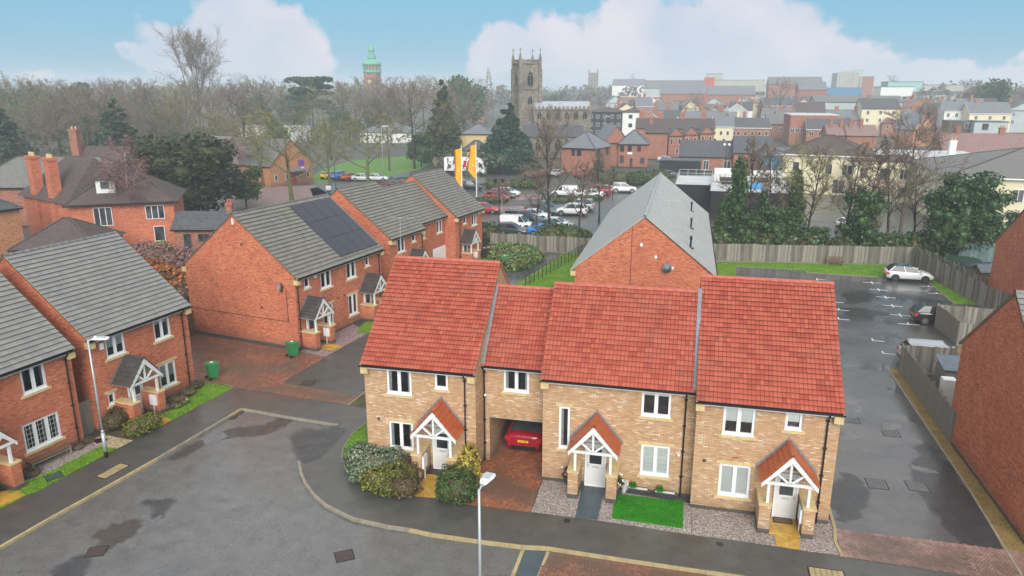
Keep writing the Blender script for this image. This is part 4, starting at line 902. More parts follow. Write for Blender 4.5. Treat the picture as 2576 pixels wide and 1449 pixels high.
p=at(2100,668); bench('small wooden bench on the grass against the long grey fence',p.x,p.y,R(5),True,1.7)
M_['pot']=plain('dark_planter',(.05,.06,.065),.5,.4,.15,3); M_['palepot']=plain('pale_vase',(.5,.52,.5),.4,.4,.1,3); M_['pink']=plain('pink_petals',(.72,.27,.28),.6,.2,.2,20); M_['whitepetal']=plain('white_petals',(.8,.8,.74),.6,.2,.1,20)
def leaves(mb,c,r,n,s,rng,flat=0,shell=.6,up=0):
    for _ in range(n):
        while True:
            d=Vector((rng.uniform(-1,1),rng.uniform(-1,1),rng.uniform(-1,1)))
            if shell<d.length<1: break
        p=Vector((c[0]+d.x*r[0],c[1]+d.y*r[1],c[2]+d.z*r[2])); a=Vector((rng.gauss(0,1),rng.gauss(0,1),rng.gauss(0,1)+up)); a.normalize(); b=a.orthogonal(); b.rotate(Matrix.Rotation(rng.uniform(0,6.28),3,a)); c_=a.cross(b); k=s*rng.uniform(.6,1.3)
        mb.add([p-b*k,p+c_*k*.55,p+b*k,p-c_*k*.55],[(0,1,2,3)])
def leafmat(name,cols,rough=.5,trans=0):
    m,nt,b=newmat(name,rough,.35); ge=N(nt,'ShaderNodeNewGeometry'); oi=N(nt,'ShaderNodeObjectInfo').outputs['Random']
    f=mathn(nt,'ADD',mathn(nt,'MULTIPLY',ge.outputs['Random Per Island'],.5),mathn(nt,'MULTIPLY',tnoise(nt,.8,3,.6,ge.outputs['Position']),.5)); n=len(cols)
    nt.links.new(ramp(nt,f,[(.2+.6*i/(n-1),c) for i,c in enumerate(cols)]),b.inputs['Base Color']); return m
M_['heath']=leafmat('grey_green_leaves',[(.05,.07,.04),(.14,.20,.12),(.30,.38,.26)]); M_['olive']=leafmat('olive_leaves',[(.05,.06,.01),(.15,.17,.02),(.30,.32,.04)])
M_['brownleaf']=leafmat('dark_brown_leaves',[(.035,.022,.012),(.085,.06,.028),(.13,.10,.04)]); M_['gold']=leafmat('golden_leaves',[(.20,.16,.02),(.42,.32,.04),(.60,.48,.10)]); M_['dgreen']=leafmat('dark_green_leaves',[(.015,.04,.008),(.04,.085,.018),(.09,.15,.03)])
M_['ivy']=leafmat('ivy_leaves',[(.010,.03,.008),(.03,.075,.018),(.08,.15,.035)],.4); M_['laurel']=leafmat('laurel_leaves',[(.03,.07,.015),(.10,.18,.04),(.24,.34,.10)],.4)
M_['conifer']=leafmat('conifer_needles',[(.008,.03,.02),(.02,.06,.035),(.045,.10,.05)],.6); M_['cedar']=leafmat('cedar_needles',[(.012,.03,.015),(.03,.06,.03),(.06,.10,.05)],.6); M_['yew']=leafmat('yew_needles',[(.012,.02,.008),(.03,.04,.012),(.065,.07,.02)],.6); M_['thuja']=leafmat('olive_conifer_needles',[(.02,.035,.01),(.05,.075,.02),(.10,.13,.045)],.6)
M_['redtwig']=leafmat('purple_brown_twigs',[(.14,.07,.065),(.22,.11,.10),(.28,.16,.15)],.8); M_['bark']=plain('grey_brown_bark',(.12,.10,.075),.9,.1,.4,3); M_['mossbark']=plain('mossy_green_bark',(.14,.14,.055),.9,.1,.4,3); M_['birchbark']=plain('pale_birch_bark',(.42,.34,.30),.8,.2,.35,3); M_['darkbark']=plain('dark_bark',(.045,.037,.03),.9,.1,.4,3)
M_['beech']=leafmat('orange_beech_leaves',[(.12,.035,.01),(.32,.10,.02),(.45,.17,.04)],.6)
def pot(label,x,y,kind,s=1.0):
    o=thing('flower_pot',label,'plant pot',(x,y,.01)); MB().lathe([(.12*s,0),(.17*s,.32*s),(.18*s,.34*s)],12).build('pot',M_['pot' if kind!='vase' else 'palepot'],o); g=random.Random(int(x*100))
    q=MB(); leaves(q,(0,0,.55*s),(.22*s,.22*s,.28*s),160,.06,g,shell=.1); q.build('foliage',M_['dgreen'],o)
    for mt,n in (('pink',16),('whitepetal',14 if kind!='left' else 3)):
        q=MB()
        for _ in range(n):
            t=g.uniform(0,6.28); e=g.uniform(-.5,1); c=(math.cos(t)*.24*s*math.cos(e),math.sin(t)*.24*s*math.cos(e)-.02,.55*s+.3*s*math.sin(e)+(.12 if mt=='whitepetal' else -.05)); leaves(q,c,(.03,.03,.03),6,.045,g,shell=.1)
        q.build('blossoms',M_[mt],o,kind='stuff')
    return o
p=at(1426,1216); pot('pot of pink flowers left of the blue slab path',p.x-.0,p.y,'left'); p=at(1555,1244); pot('pot of pink and white flowers right of the blue slab path',p.x,p.y,'r',1.05)
p=at(1569,1237); o=thing('vase','tall pale vase behind the right flower pot','vase',(p.x,p.y,.01)); MB().lathe([(.09,0),(.13,.3),(.15,.5),(.13,.52)],12).build('vase',M_['palepot'],o)
p=at(1577,1232); MB().tube((0,0,0),(0,0,.45),.05,n=8).build('white_pipe',M_['white'],None,loc=(p.x,p.y,.01),label='short white pipe standing by the wall right of the flower pots',cat='pipe')
for (x,y,t) in ((1604,1239,'nearer the flower pots'),(1672,1249,'under the pleated blinds, further right')):
    p=at(x,y); o=thing('planter','black oblong planter with bright green leaves, '+t,'planter',(p.x,p.y,.01),R(-2),'planters along the cream wall'); b=MB(); b.add([(-.38,-.1,0),(.38,-.1,0),(.38,.1,0),(-.38,.1,0),(-.44,-.13,.22),(.44,-.13,.22),(.44,.13,.22),(-.44,.13,.22)],[(3,2,1,0),(0,1,5,4),(1,2,6,5),(2,3,7,6),(3,0,4,7)]); b.build('trough',M_['pot'],o); MB().box(-.42,.42,-.11,.11,.17,.19).build('soil',M_['white'],o); q=MB(); g=random.Random(5)
    leaves(q,(-.22,0,.32),(.2,.12,.16),40,.07,g,shell=.1); q.build('leaves',M_['lushgrass'],o)
for (x,y,w,d,t,mt) in ((1096,1184,.95,.5,'dark ribbed door mat at the left cream house','black'),(1968,1309,.75,.42,'brown door mat with black rim at the right cream house','brownwood')):
    p=at(x,y,.08); o=thing('door_mat',t,'door mat',(p.x,p.y,.025 if x<1500 else .073),R(0)); MB().box(-w/2,w/2,-d/2,d/2,0,.015).build('mat_rim',M_['black'],o); q=MB()
    for i in range(8): q.box(-w/2+.05,w/2-.05,-d/2+.05+i*(d-.1)/8,-d/2+.035+(i+1)*(d-.1)/8,.015,.022)
    q.build('mat_ribs',M_[mt if mt!='black' else 'iron'],o,kind='stuff')
# white freezer and shed in the front yard, bins frame
p=at(2388,952,1.75); o=thing('fridge_freezer','white fridge freezer standing outside between shed and sloping fence','fridge',(p.x,p.y,0),R(0)); MB().box(-.32,.32,-.3,.3,0,1.75).build('cabinet',M_['white'],o)
MB().box(-.34,-.322,-.3,.3,0.02,.98).build('door',M_['white'],o); MB().box(-.34,-.322,-.3,.3,1.0,1.74).build('door',M_['white'],o); MB().box(-.36,-.34,-.27,-.24,.8,1.2).build('handle',M_['steel'],o)
M_['felt']=plain('grey_roofing_felt',(.14,.17,.20),.6,.3,.15,3)
p=at(2352,896,2.1); o=thing('garden_shed','small grey wooden shed with blue grey felt roof beside the red gable','shed',(p.x+.15,p.y-1.5,0))
for k in range(9): 
    MB().box(0,2.0,-.02,.0,.1+k*.19,.1+k*.19+.185).build('wall_board',M_['oldwood'],o); MB().box(-.02,.0,0,1.5,.1+k*.19,.1+k*.19+.185).build('wall_board',M_['oldwood'],o)
MB().box(.02,2.0,.02,1.5,.05,1.8).build('shed_body',M_['oldwood'],o); MB().add([(-.12,-.15,1.82),(2.1,-.15,1.82),(2.1,1.6,2.15),(-.12,1.6,2.15),(-.12,-.15,1.87),(2.1,-.15,1.87),(2.1,1.6,2.2),(-.12,1.6,2.2)],[(3,2,1,0),(4,5,6,7),(0,1,5,4),(1,2,6,5),(2,3,7,6),(3,0,4,7)]).build('roof',M_['felt'],o)
# trampoline, slide, playhouse
p=at(2414,672); o=thing('trampoline','round dark green trampoline in the garden behind the diagonal fences','trampoline',(27.3,79.6,0)); MB().lathe([(1.45,.82),(1.6,.86),(1.6,.9),(1.45,.92)],20).build('rim_pad',M_['darkgreen'],o); MB().lathe([(1.43,.86),(1.43,.87)],20).build('bed',M_['black'],o)
for k in range(6): t=k*math.pi/3; MB().tube((1.5*math.cos(t),1.5*math.sin(t),0),(1.5*math.cos(t),1.5*math.sin(t),.86),.03).build('leg',M_['steel'],o)
M_['slideblue']=plain('blue_plastic',(.02,.32,.75),.35,.5,.05,1)
o=thing('slide','bright blue plastic slide near the right gable house','slide',(29.2,77.2,0),R(10)); q=MB(); prof=[(-1.1,.25),(-.7,.35),(-.1,.85),(.4,1.3),(.8,1.35)]
q.grid([[(x,-.28,z+.14),(x,-.24,z),(x,.24,z),(x,.28,z+.14)] for x,z in prof]); q.build('chute',M_['slideblue'],o)
for s in (-.25,.25): MB().beam((.85,s,1.35),(1.2,s,0),.06,.06).build('ladder_side',M_['slideblue'],o); 
q=MB(); 
for k in range(7): q.tube((.7+.1,-.25+0*k,1.35),(.8,-.25,1.75),.03) if k==0 else None
q.tube((.8,-.25,1.75),(.8,.25,1.75),.03); q.tube((.8,.25,1.35),(.8,.25,1.75),.03); q.build('handrail',M_['slideblue'],o)
o=thing('playhouse','low brown playhouse with grey pitched roof in front of the slide','shed',(27.6,73.6,0),R(8)); b=MB(); b.box(-1.1,1.1,-.8,.8,0,1.2); b.add([(-1.1,-.8,1.2),(-1.1,.8,1.2),(-1.1,0,1.65),(1.1,-.8,1.2),(1.1,.8,1.2),(1.1,0,1.65)],[(0,2,1),(3,4,5)]); b.build('walls',M_['brownwood'],o)
for s in (-1,1): MB().add([(-1.25,s*.95,1.15),(1.25,s*.95,1.15),(1.25,0,1.7),(-1.25,0,1.7),(-1.25,s*.95,1.19),(1.25,s*.95,1.19),(1.25,0,1.74),(-1.25,0,1.74)],[(3,2,1,0),(4,5,6,7),(0,1,5,4),(1,2,6,5),(2,3,7,6),(3,0,4,7)]).build('roof_panel',M_['felt'],o)
# aerials
def aerial(label,px,py,z,h,l=1.0,rz=0,cross_=False,mat='steel'):
    p=at(px,py,z); o=thing('tv_aerial',label,'tv aerial',(p.x,p.y,z),rz); MB().tube((0,0,0),(0,0,h),.02).build('mast',M_[mat],o); MB().tube((-l*.3,0,h-.05),(l*.7,0,h-.05),.015).build('boom',M_[mat],o); q=MB()
    for k in range(7): q.tube((-l*.28+k*l*.15,-.16,h-.05),(-l*.28+k*l*.15,.16,h-.05),.008,n=4)
    q.build('elements',M_[mat],o,kind='stuff')
    q=MB(); 
    for a_ in (-.25,.25): q.beam((-l*.3,0,h-.05),(-l*.42,a_,h+.1),.01,.01); q.beam((-l*.3,0,h-.05),(-l*.42,a_,h-.2),.01,.01)
    q.build('reflector',M_[mat],o,kind='stuff')
aerial('dark aerial mast in front of the second left-row house',1010,650,4.6,3.2,1.6,R(10))
aerial('thin aerial at the apex of the slate roofed house',1637,565,8.0,2.6,1.0,R(20)); aerial('aerial second from the apex of the slate roofed house',1662,575,7.6,2.6,1.0,R(0)); aerial('aerial on the right part of the slate house gable',1681,590,7.1,2.5,1.0,R(0))
# number plate digits and the like on the middle cream house
def text(s,size,mat,parent,loc,rot,name='lettering',ext=.003,font=None):
    c=bpy.data.curves.new('text','FONT'); c.body=s; c.size=size; c.extrude=ext; c.align_x='CENTER'; c.align_y='CENTER'; c.resolution_u=2
    t=bpy.data.objects.new('t',c); COL.objects.link(t); dg=bpy.context.evaluated_depsgraph_get(); m=bpy.data.meshes.new_from_object(t.evaluated_get(dg)); bpy.data.objects.remove(t); bpy.data.curves.remove(c)
    m.materials.clear(); m.materials.append(M_[mat]); return put(name,m,parent,loc,rot)
text('11',.24,'black',hM,(1.83,-.012,1.62),(R(90),0,0),'house_number',.006)
# ------------------------------------------------------------ cars
def paint(name,col,rough=.22):
    m,nt,b=newmat(name,rough,.5); b.inputs['Base Color'].default_value=(*col,1); b.inputs['Coat Weight'].default_value=.5; b.inputs['Coat Roughness'].default_value=.06; M_[name]=m
for n_,c_ in dict(carwhite=(.75,.76,.77),carblack=(.012,.012,.014),cardark=(.035,.045,.055),carsilver=(.42,.44,.46),carred=(.45,.012,.02),carblue=(.01,.22,.65),caryellow=(.75,.55,.02),carorange=(.50,.10,.03),carpaleblue=(.30,.40,.47),carcrimson=(.32,.004,.02)).items(): paint(n_,c_)
M_['rim']=plain('alloy_rim',(.40,.41,.42),.3,.6,.1,5,metal=.6); M_['darkrim']=plain('dark_alloy_rim',(.03,.03,.033),.3,.6,.1,5)
M_['plateyellow']=plain('yellow_plate',(.85,.55,.02),.4,.4,.03,5); M_['tail']=plain('red_lens',(.45,.01,.015),.2,.6,.1,5); M_['headl']=plain('clear_lens',(.55,.58,.6),.15,.7,.1,5); M_['carglass']=M_['darkglass']
SPEC={ # L, halfwidth, roof z, [lower stations], screen(base x, top x), rear(top x, base x), wheels x
 'hatch':(4.0,.87,1.46,[(-2.0,.70,.40,.78),(-1.96,.80,.28,.96),(-1.6,.86,.24,1.0),(-.4,.875,.22,.97),(.9,.87,.22,.93),(1.45,.85,.24,.84),(1.82,.78,.28,.70),(1.98,.66,.34,.58)],(1.05,.25),(-1.45,-1.93),(-1.25,1.25)),
 'suv':(4.5,.93,1.68,[(-2.22,.76,.45,.95),(-2.18,.86,.34,1.14),(-1.8,.92,.30,1.16),(-.4,.935,.28,1.12),(.95,.93,.28,1.08),(1.6,.91,.30,1.0),(2.05,.84,.34,.88),(2.22,.72,.42,.70)],(1.15,.4),(-1.8,-2.12),(-1.35,1.38)),
 'saloon':(4.5,.90,1.42,[(-2.25,.72,.42,.84),(-2.2,.82,.30,.98),(-1.7,.88,.25,1.02),(-.4,.90,.23,.96),(.95,.89,.23,.93),(1.6,.87,.25,.84),(2.05,.80,.28,.70),(2.22,.66,.34,.56)],(1.15,.3),(-1.0,-1.75),(-1.4,1.38)),
 'coupe':(4.3,.92,1.35,[(-2.15,.76,.36,.86),(-2.1,.86,.26,1.02),(-1.6,.91,.22,1.04),(-.4,.92,.20,.94),(.95,.91,.20,.9),(1.6,.89,.22,.78),(1.95,.82,.26,.66),(2.12,.68,.3,.52)],(1.1,.2),(-.9,-1.85),(-1.32,1.32)),
 'estate':(4.6,.90,1.50,[(-2.3,.74,.42,.85),(-2.25,.84,.30,1.0),(-1.8,.89,.25,1.02),(-.4,.90,.23,.98),(1.0,.89,.23,.95),(1.6,.87,.25,.86),(2.1,.80,.28,.72),(2.28,.66,.34,.58)],(1.2,.35),(-1.9,-2.22),(-1.4,1.4)),
 'van':(4.4,.92,1.85,[(-2.2,.86,.35,1.1),(-2.18,.90,.28,1.15),(-1.6,.93,.26,1.15),(-.4,.93,.26,1.12),(1.1,.92,.26,1.08),(1.6,.89,.28,.98),(2.0,.80,.32,.80),(2.18,.68,.38,.62)],(1.35,.7),(-2.12,-2.18),(-1.4,1.45)),
 'pickup':(5.2,.95,1.80,[(-2.6,.84,.5,1.0),(-2.56,.90,.42,1.12),(-2.0,.95,.38,1.14),(-.4,.95,.34,1.12),(1.2,.95,.34,1.1),(1.9,.93,.36,1.04),(2.4,.86,.4,.9),(2.58,.74,.48,.74)],(1.3,.6),(-2.4,-2.52),(-1.6,1.7))}
CARS={}
def car(kind,col,label,px,py,rz,roof=None,plate=True,rim='rim',z=0,world=None,group='parked cars'):
    key=(kind,col,roof,rim); 
    loc=world or tuple(at(px,py,z).xy)
    nm={'van':'panel_van','pickup':'pickup_truck'}.get(kind,'parked_car'); cat={'van':'van','pickup':'pickup'}.get(kind,'car')
    if key in CARS: return dup(CARS[key],(loc[0],loc[1],.006),rz,label,group)
    L_,hw,H,st,scr,rear,wh=SPEC[kind]; o=thing(nm,label,cat,(loc[0],loc[1],.006),rz,group)
    rows=[]
    for x,w,zb,zt in st:
        h=zt-zb; half=[(w*.85,zb),(w*.98,zb+h*.16),(w,zb+h*.45),(w*.985,zb+h*.72),(w*.93,zt-.05),(w*.84,zt),(w*.4,zt+.02)]
        rows.append([(x,-a,b) for a,b in half]+[(x,a,b) for a,b in half[::-1]])
    b=MB(); b.grid(rows,True); n=len(rows[0]); b.add(rows[0],[tuple(range(n))]); b.add(rows[-1],[tuple(range(n-1,-1,-1))]); body=b.build('body',M_[col],o,True)
    # dark sill / bumper skirts
    s=MB(); s.box(st[0][0]+.0,st[0][0]+.12,-.62,.62,st[0][2]-.1,st[0][2]+.1); s.box(st[-1][0]-.2,st[-1][0]+.02,-.55,.55,st[-1][2]-.12,st[-1][2]+.02); s.box(wh[0]+.4,wh[1]-.4,-hw+.03,hw-.03,.18,.3); s.build('sill_trim',M_['black'],o)
    # greenhouse
    zb=lambda x: next((a[3]+(b_[3]-a[3])*(x-a[0])/(b_[0]-a[0]) for a,b_ in zip(st,st[1:]) if a[0]<=x<=b_[0]),st[0][3])
    wb=hw*.90; wt=hw*.70; xs0,xs1=scr; xr1,xr0=rear
    def ring(t):
        xa=xs0+(xs1-xs0)*t; xb=xr0+(xr1-xr0)*t; w=wb+(wt-wb)*t; za=zb(xs0)-.02; zc=zb(xr0)-.02; zt=H-.05
        z1=za+(zt-za)*t; z2=zc+(zt-zc)*t
        return [(xa,-w*.86,z1),(xa-.12,-w,z1),((xa+xb)/2,-w*1.02,(z1+z2)/2+.0),(xb+.12,-w,z2),(xb,-w*.86,z2),(xb,w*.86,z2),(xb+.12,w,z2),((xa+xb)/2,w*1.02,(z1+z2)/2),(xa-.12,w,z1),(xa,w*.86,z1)]
    g=MB(); g.grid([ring(0),ring(.5),ring(1)],True)
    cab=g.build('cabin_glass' if kind!='van' else 'cabin_glass',M_['carglass'],o)
    rc=M_[roof or col]; r=MB(); top=[(x,y,z) for x,y,z in ring(1)]
    cr=[((x-(xs1+xr1)/2)*.86+(xs1+xr1)/2,y*.86,H) for x,y,z in top]; r.grid([[(x,y,z-.06) for x,y,z in ring(.93)],top,cr],True); r.add(cr,[tuple(range(len(cr)))]); r.build('roof',rc,o,True)
    pl=MB(); A=ring(0); B=ring(1)
    for i in (1,3,6,8,2,7): MB().beam(A[i],B[i],.10 if i not in (2,7) else .08,.05,(1,0,0)).build('pillar',M_[col],o)
    if kind=='van':
        q=MB()
        for sg in (-1,1): q.add([(.35,sg*wb*1.02,zb(0)-.05),(-2.16,sg*wb*1.02,zb(0)-.05),(-2.12,sg*wt*1.05,H-.06),(.35,sg*wt*1.05,H-.06)],[(0,1,2,3) if sg>0 else (3,2,1,0)])
        q.add([(-2.2,-wb,1.0),(-2.2,wb,1.0),(-2.16,wt*1.04,H-.06),(-2.16,-wt*1.04,H-.06)],[(3,2,1,0)]); q.build('side_panel',M_[col],o)
    if kind=='pickup':
        MB().box(-2.5,-.9,-.8,.8,1.14,H-.02).build('load_canopy',M_['black'],o)
        q=MB(); q.tube((-2.3,-.6,H+.05),(.3,-.6,H+.05),.025); q.tube((-2.3,.6,H+.05),(.3,.6,H+.05),.025); q.build('roof_rail',M_['steel'],o,kind='stuff')
    if kind in('estate','suv'):
        for sg in (-1,1): MB().tube((xr1+.1,sg*wt*.82,H+.03),(xs1-.1,sg*wt*.82,H+.03),.02).build('roof_rail',M_['steel'],o)
    R_=.31 if kind in('hatch','saloon','coupe','estate') else .36
    wm=MB(); wm.tube((0,-.11,0),(0,.11,0),R_,n=18); wme=wm.mesh('wheel',M_['rubber'])
    am=MB(); am.tube((0,-.015,0),(0,.10,0),R_+.055,n=18); ame=am.mesh('arch',M_['black'])
    rm=MB(); rm.tube((0,.10,0),(0,.118,0),R_*.22,n=8)
    for k in range(5):
        t=k*2*math.pi/5; rm.beam((0,.112,0),(math.cos(t)*R_*.66,.112,math.sin(t)*R_*.66),.09,.012,(0,1,0))
    for k in range(18):
        t=k*2*math.pi/18; t2=t+2*math.pi/18; rm.add([(math.cos(t)*R_*.62,.114,math.sin(t)*R_*.62),(math.cos(t)*R_*.72,.114,math.sin(t)*R_*.72),(math.cos(t2)*R_*.72,.114,math.sin(t2)*R_*.72),(math.cos(t2)*R_*.62,.114,math.sin(t2)*R_*.62)],[(0,1,2,3)])
    rme=rm.mesh('rim',M_[rim])
    for x in wh:
        for sg in (-1,1):
            w=put('wheel',wme,o,(x,sg*(hw-.10),R_),(0,0,0 if sg>0 else math.pi)); put('rim',rme,w); put('wheel_arch',ame,o,(x,sg*(hw-.10),R_+.03),(0,0,0 if sg>0 else math.pi))
    x0=st[0][0]; x1=st[-1][0]; zt0=st[0][3]; 
    for sg in (-1,1):
        MB().box(x0-.012,x0+.22,min(sg*(hw-.3),sg*(hw-.02)),max(sg*(hw-.3),sg*(hw-.02)),zt0-.14,zt0+.06).build('tail_light',M_['tail'],o)
        MB().box(x1-.34,x1-.03,min(sg*(hw-.32),sg*(hw-.1)),max(sg*(hw-.32),sg*(hw-.1)),st[-1][3]-.02,st[-1][3]+.10).build('headlight',M_['headl'],o)
        MB().box(xs0-.25,xs0-.1,min(sg*(hw-.02),sg*(hw+.14)),max(sg*(hw-.02),sg*(hw+.14)),zb(xs0)+.0,zb(xs0)+.13).build('mirror',M_[col],o)
    MB().box(x0-.02,x0+.03,-.26,.26,zt0-.22,zt0-.11).build('number_plate',M_['plateyellow'],o); MB().box(x1-.02,x1+.015,-.26,.26,.42,.53).build('number_plate',M_['white'],o)
    MB().box(x0-.015,x0+.05,-.55,.55,st[0][2]-.02,st[0][2]+.1).build('bumper',M_['black'],o)
    CARS[key]=o; return o
h0=R(-2)
car('hatch','carwhite','white hatchback with black roof and dark wheels, alone by the back fence',2283,705,h0,roof='carblack',rim='darkrim',group=None)
p=at(2330,812); car('hatch','carblack','black hatchback half hidden by the wooden bin yard fence',0,0,h0,world=(p.x+1.0,p.y+.2),group=None)
p=at(2330,868,1.45); car('estate','carsilver','silver estate car showing only its roof above the dark fence',0,0,h0,world=(p.x+.95,p.y+.3),group=None)
p=at(1316,1131,.3); rc=car('coupe','carcrimson','crimson coupe parked in the archway, rear to the street',0,0,R(90),world=(p.x-.02,p.y+2.2),rim='darkrim',group=None)
for c in list(rc.children):
    if c.name.startswith('number_plate'):
        if c.data.materials[0]==M_['plateyellow']: text('A23 BHB',.105,'black',rc,(-2.15-.022,0,.695),(R(90),0,R(-90)),'plate_lettering',.002)
text('*',.2,'steel',rc,(-2.14,0,.86),(R(90),0,R(-90)),'badge',.004)
CP=[('hatch','cardark','dark slate blue hatchback, front row nearest the fence on the left',1287,590,h0),('van','carwhite','small white van directly behind the slate blue hatchback',1301,577,h0),
('pickup','carblack','black pickup with canopy and roof rails beside the white van',1320,564,h0),('saloon','carwhite','white car mostly hidden behind the black pickup',1344,551,h0),
('suv','cardark','dark blue grey off-roader behind the pickup, left of a bare trunk',1360,541,h0),('estate','cardark','dark estate furthest back in the middle column',1376,532,h0),
('saloon','carwhite','white saloon just above the round bush, front row right',1398,574,h0),('hatch','carblack','dark car with red tail lights beside the white saloon',1378,581,h0),('coupe','carblue','bright blue coupe partly behind the round bush',1372,592,h0),
('suv','carwhite','white off-roader facing left, front of the right column',1438,541,R(180)),('suv','carsilver','silver off-roader behind the white one in the right column',1458,529,R(178)),
('hatch','carred','red hatchback nearest in the group of three by the flagpoles',1251,504,h0),('estate','carblack','dark estate behind the red hatchback',1263,499,h0),('hatch','carwhite','white hatchback at the right of the group of three',1279,493,h0),
('van','carwhite','white van facing left, alone in the upper bay',1421,494,R(180)),('suv','carred','red car at the upper right behind the white hatchback',1503,490,R(178)),('saloon','carwhite','white car in front of the upper right red car',1484,497,R(178)),
('hatch','carred','red car half hidden by the far left-row house and birch',1222,535,R(0)),('suv','carwhite','white off-roader alone near the slate roof ridge',1568,484,R(12)),
('saloon','carsilver','silver grey car among bare trees below the church',1399,443,R(80)),('saloon','carblack','dark car left of the silver one below the church',1383,441,R(80)),('hatch','carred','red car by the brick office wall',1462,445,R(75)),
('coupe','carwhite','white coupe on the raised yard behind the brick office',1675,406,R(8)),('hatch','carpaleblue','pale blue hatchback by the dark wall near the white flat roof',1680,446,R(55)),
('hatch','carpaleblue','pale car on the parking deck right of the pale blue one',1722,432,R(5)),('suv','carblack','dark off-roader behind the orange flags',1184,478,R(5)),
('hatch','caryellow','yellow car with chequered sides at the park edge',830,449,R(70)),('suv','carblue','blue car next to the yellow one at the park edge',858,451,R(70)),('hatch','carorange','orange red car right of the blue one',882,453,R(70)),
('saloon','carwhite','white car behind a mossy tree, left of two',914,455,R(10)),('saloon','carwhite','white car behind the lamp post, right of two',949,455,R(10)),
('hatch','carwhite','white car half hidden by a garden tree right of the laurels',2142,575,R(30))]
for k,c,l,x,y,rz in CP: car(k,c,l,x,y,rz)
# box lorry
p=at(1173,440); o=thing('box_lorry','white box lorry with red square panel behind the orange flags','lorry',(p.x,p.y,0),R(4)); MB().box(-4.4,2.2,-1.2,1.2,.95,3.6).build('box_body',M_['white'],o); MB().box(-4.35,3.6,-1.0,1.0,.6,.95).build('chassis',M_['black'],o)
c=MB(); c.add([(2.4,-1.15,.6),(4.1,-1.15,.6),(4.1,1.15,.6),(2.4,1.15,.6),(2.4,-1.15,2.9),(3.7,-1.15,2.9),(3.7,1.15,2.9),(2.4,1.15,2.9),(4.1,-1.15,1.7),(4.1,1.15,1.7)],[(0,1,8,5,4),(1,2,9,8),(8,9,6,5),(2,3,7,6,9),(4,5,6,7),(3,0,4,7)]); c.build('cab',M_['white'],o)
MB().add([(4.1,-1.05,1.75),(4.1,1.05,1.75),(3.78,1.05,2.7),(3.78,-1.05,2.7)],[(0,1,2,3)]).build('windscreen',M_['darkglass'],o,loc=(.02,0,0)); MB().box(2.9,3.6,-1.165,-1.15,1.7,2.5).build('door_window',M_['darkglass'],o); MB().add([(2.4,-1.1,2.9),(3.5,-1.1,2.9),(2.4,-1.1,3.6),(2.4,1.1,2.9),(3.5,1.1,2.9),(2.4,1.1,3.6)],[(0,1,2),(5,4,3),(1,4,5,2)]).build('wind_deflector',M_['white'],o)
for x in (-2.9,3.1):
    for s in (-1,1): MB().tube((x,s*.85,.48),(x,s*1.15,.48),.48,n=16).build('wheel',M_['rubber'],o)
MB().box(-.3,1.3,-1.215,-1.2,1.75,3.0).build('red_panel',M_['carred'],o); text('E',1.2,'white',o,(.5,-1.225,2.35),(R(90),0,0)); text('Fe',1.0,'black',o,(-3.3,-1.215,2.75),(R(90),0,0)); text('ter',.8,'black',o,(-1.2,-1.215,2.75),(R(90),0,0))
M_['flag']=plain('orange_flag_cloth',(.90,.42,.01),.7,.2,.1,2)
for (x,yb,yt,l,wd,t) in ((1163,520,366,8.5,2.0,'left orange feather flag on a white pole, tapering foot'),(1199,508,357,11,2.1,'right orange flag on the taller white pole, cut diagonally')):
    p=at(x,yb if x<1180 else 500); zt=atY(x-1,yt,p.y).z; o=thing('flag_pole',t,'flag',(p.x,p.y,0)); MB().tube((0,0,0),(0,0,zt),.09,.06,8).build('pole',M_['white'],o)
    z1=zt-.4; f=MB(); rows=[]
    hgt=5.6 if x<1180 else 5.2
    for k in range(9):
        zz=z1-hgt*k/8; w0=(.95 if k<3 else .95*(1 if x<1180 else 1.0+.07*k)); w0=w0 if k<7 else w0*(1.0-(k-6)*.45); rows.append([(-w0+w0*i/4-.0,.12*math.sin(i*1.3+k*.7),zz-(.25*(4-i)/4)) for i in range(5)])
    f.grid(rows); f.build('flag',M_['flag'],o,True); hm=MB(); hm.grid([[(r[0][0]-.12,r[0][1]-.02,r[0][2]-.02),(r[0][0]+.03,r[0][1]-.02,r[0][2])] for r in rows[:7]]); hm.build('flag_hem',M_['orange_tile'],o)
    text('lll',.5,'whitepetal',o,(-.5,-.15,z1-3.4),(R(90),0,0),'flag_lettering'); text('- - -',.3,'whitepetal',o,(-.5,-.15,z1-4.0),(R(90),0,0),'flag_lettering')
# far lamp posts
lamp('tall silver lamp post in front of the park lawn',*W2(966,478),11.0,R(-90),1.6); 
def globe_lamp(label,px,py,h=4.5,n=1,shade=False):
    p=at(px,py); o=thing('lamp_post',label,'lamp post',(p.x,p.y,0)); MB().tube((0,0,0),(0,0,h),.06,.045,8).build('pole',M_['black'],o); 
    xs=[0] if n==1 else [-.45,.45]
    if n==2: MB().box(-.5,.5,-.03,.03,h-.05,h).build('cross_arm',M_['black'],o)
    for x in xs:
        if shade: MB().lathe([(.1,h),(.22,h+.35),(.28,h+.36),(.26,h+.42),(.05,h+.5)],10,(x,0)).build('lantern',M_['black'],o)
        else: MB().lathe([(.05,h),(.2,h+.08),(.28,h+.28),(.2,h+.48),(.05,h+.55)],12,(x,0)).build('globe',M_['white'],o,True)
    return o
globe_lamp('black lamp post standing in the middle car park behind the fence',1256,593,6.5,2,True); globe_lamp('short black post with a lantern near the white off-roader',1541,505,4.6,1,True)
globe_lamp('twin white globe lamp in front of the long slate roof',1822,452,6.5,2); globe_lamp('dark lamp post beside the person in white',846,494,6.0,2,True)
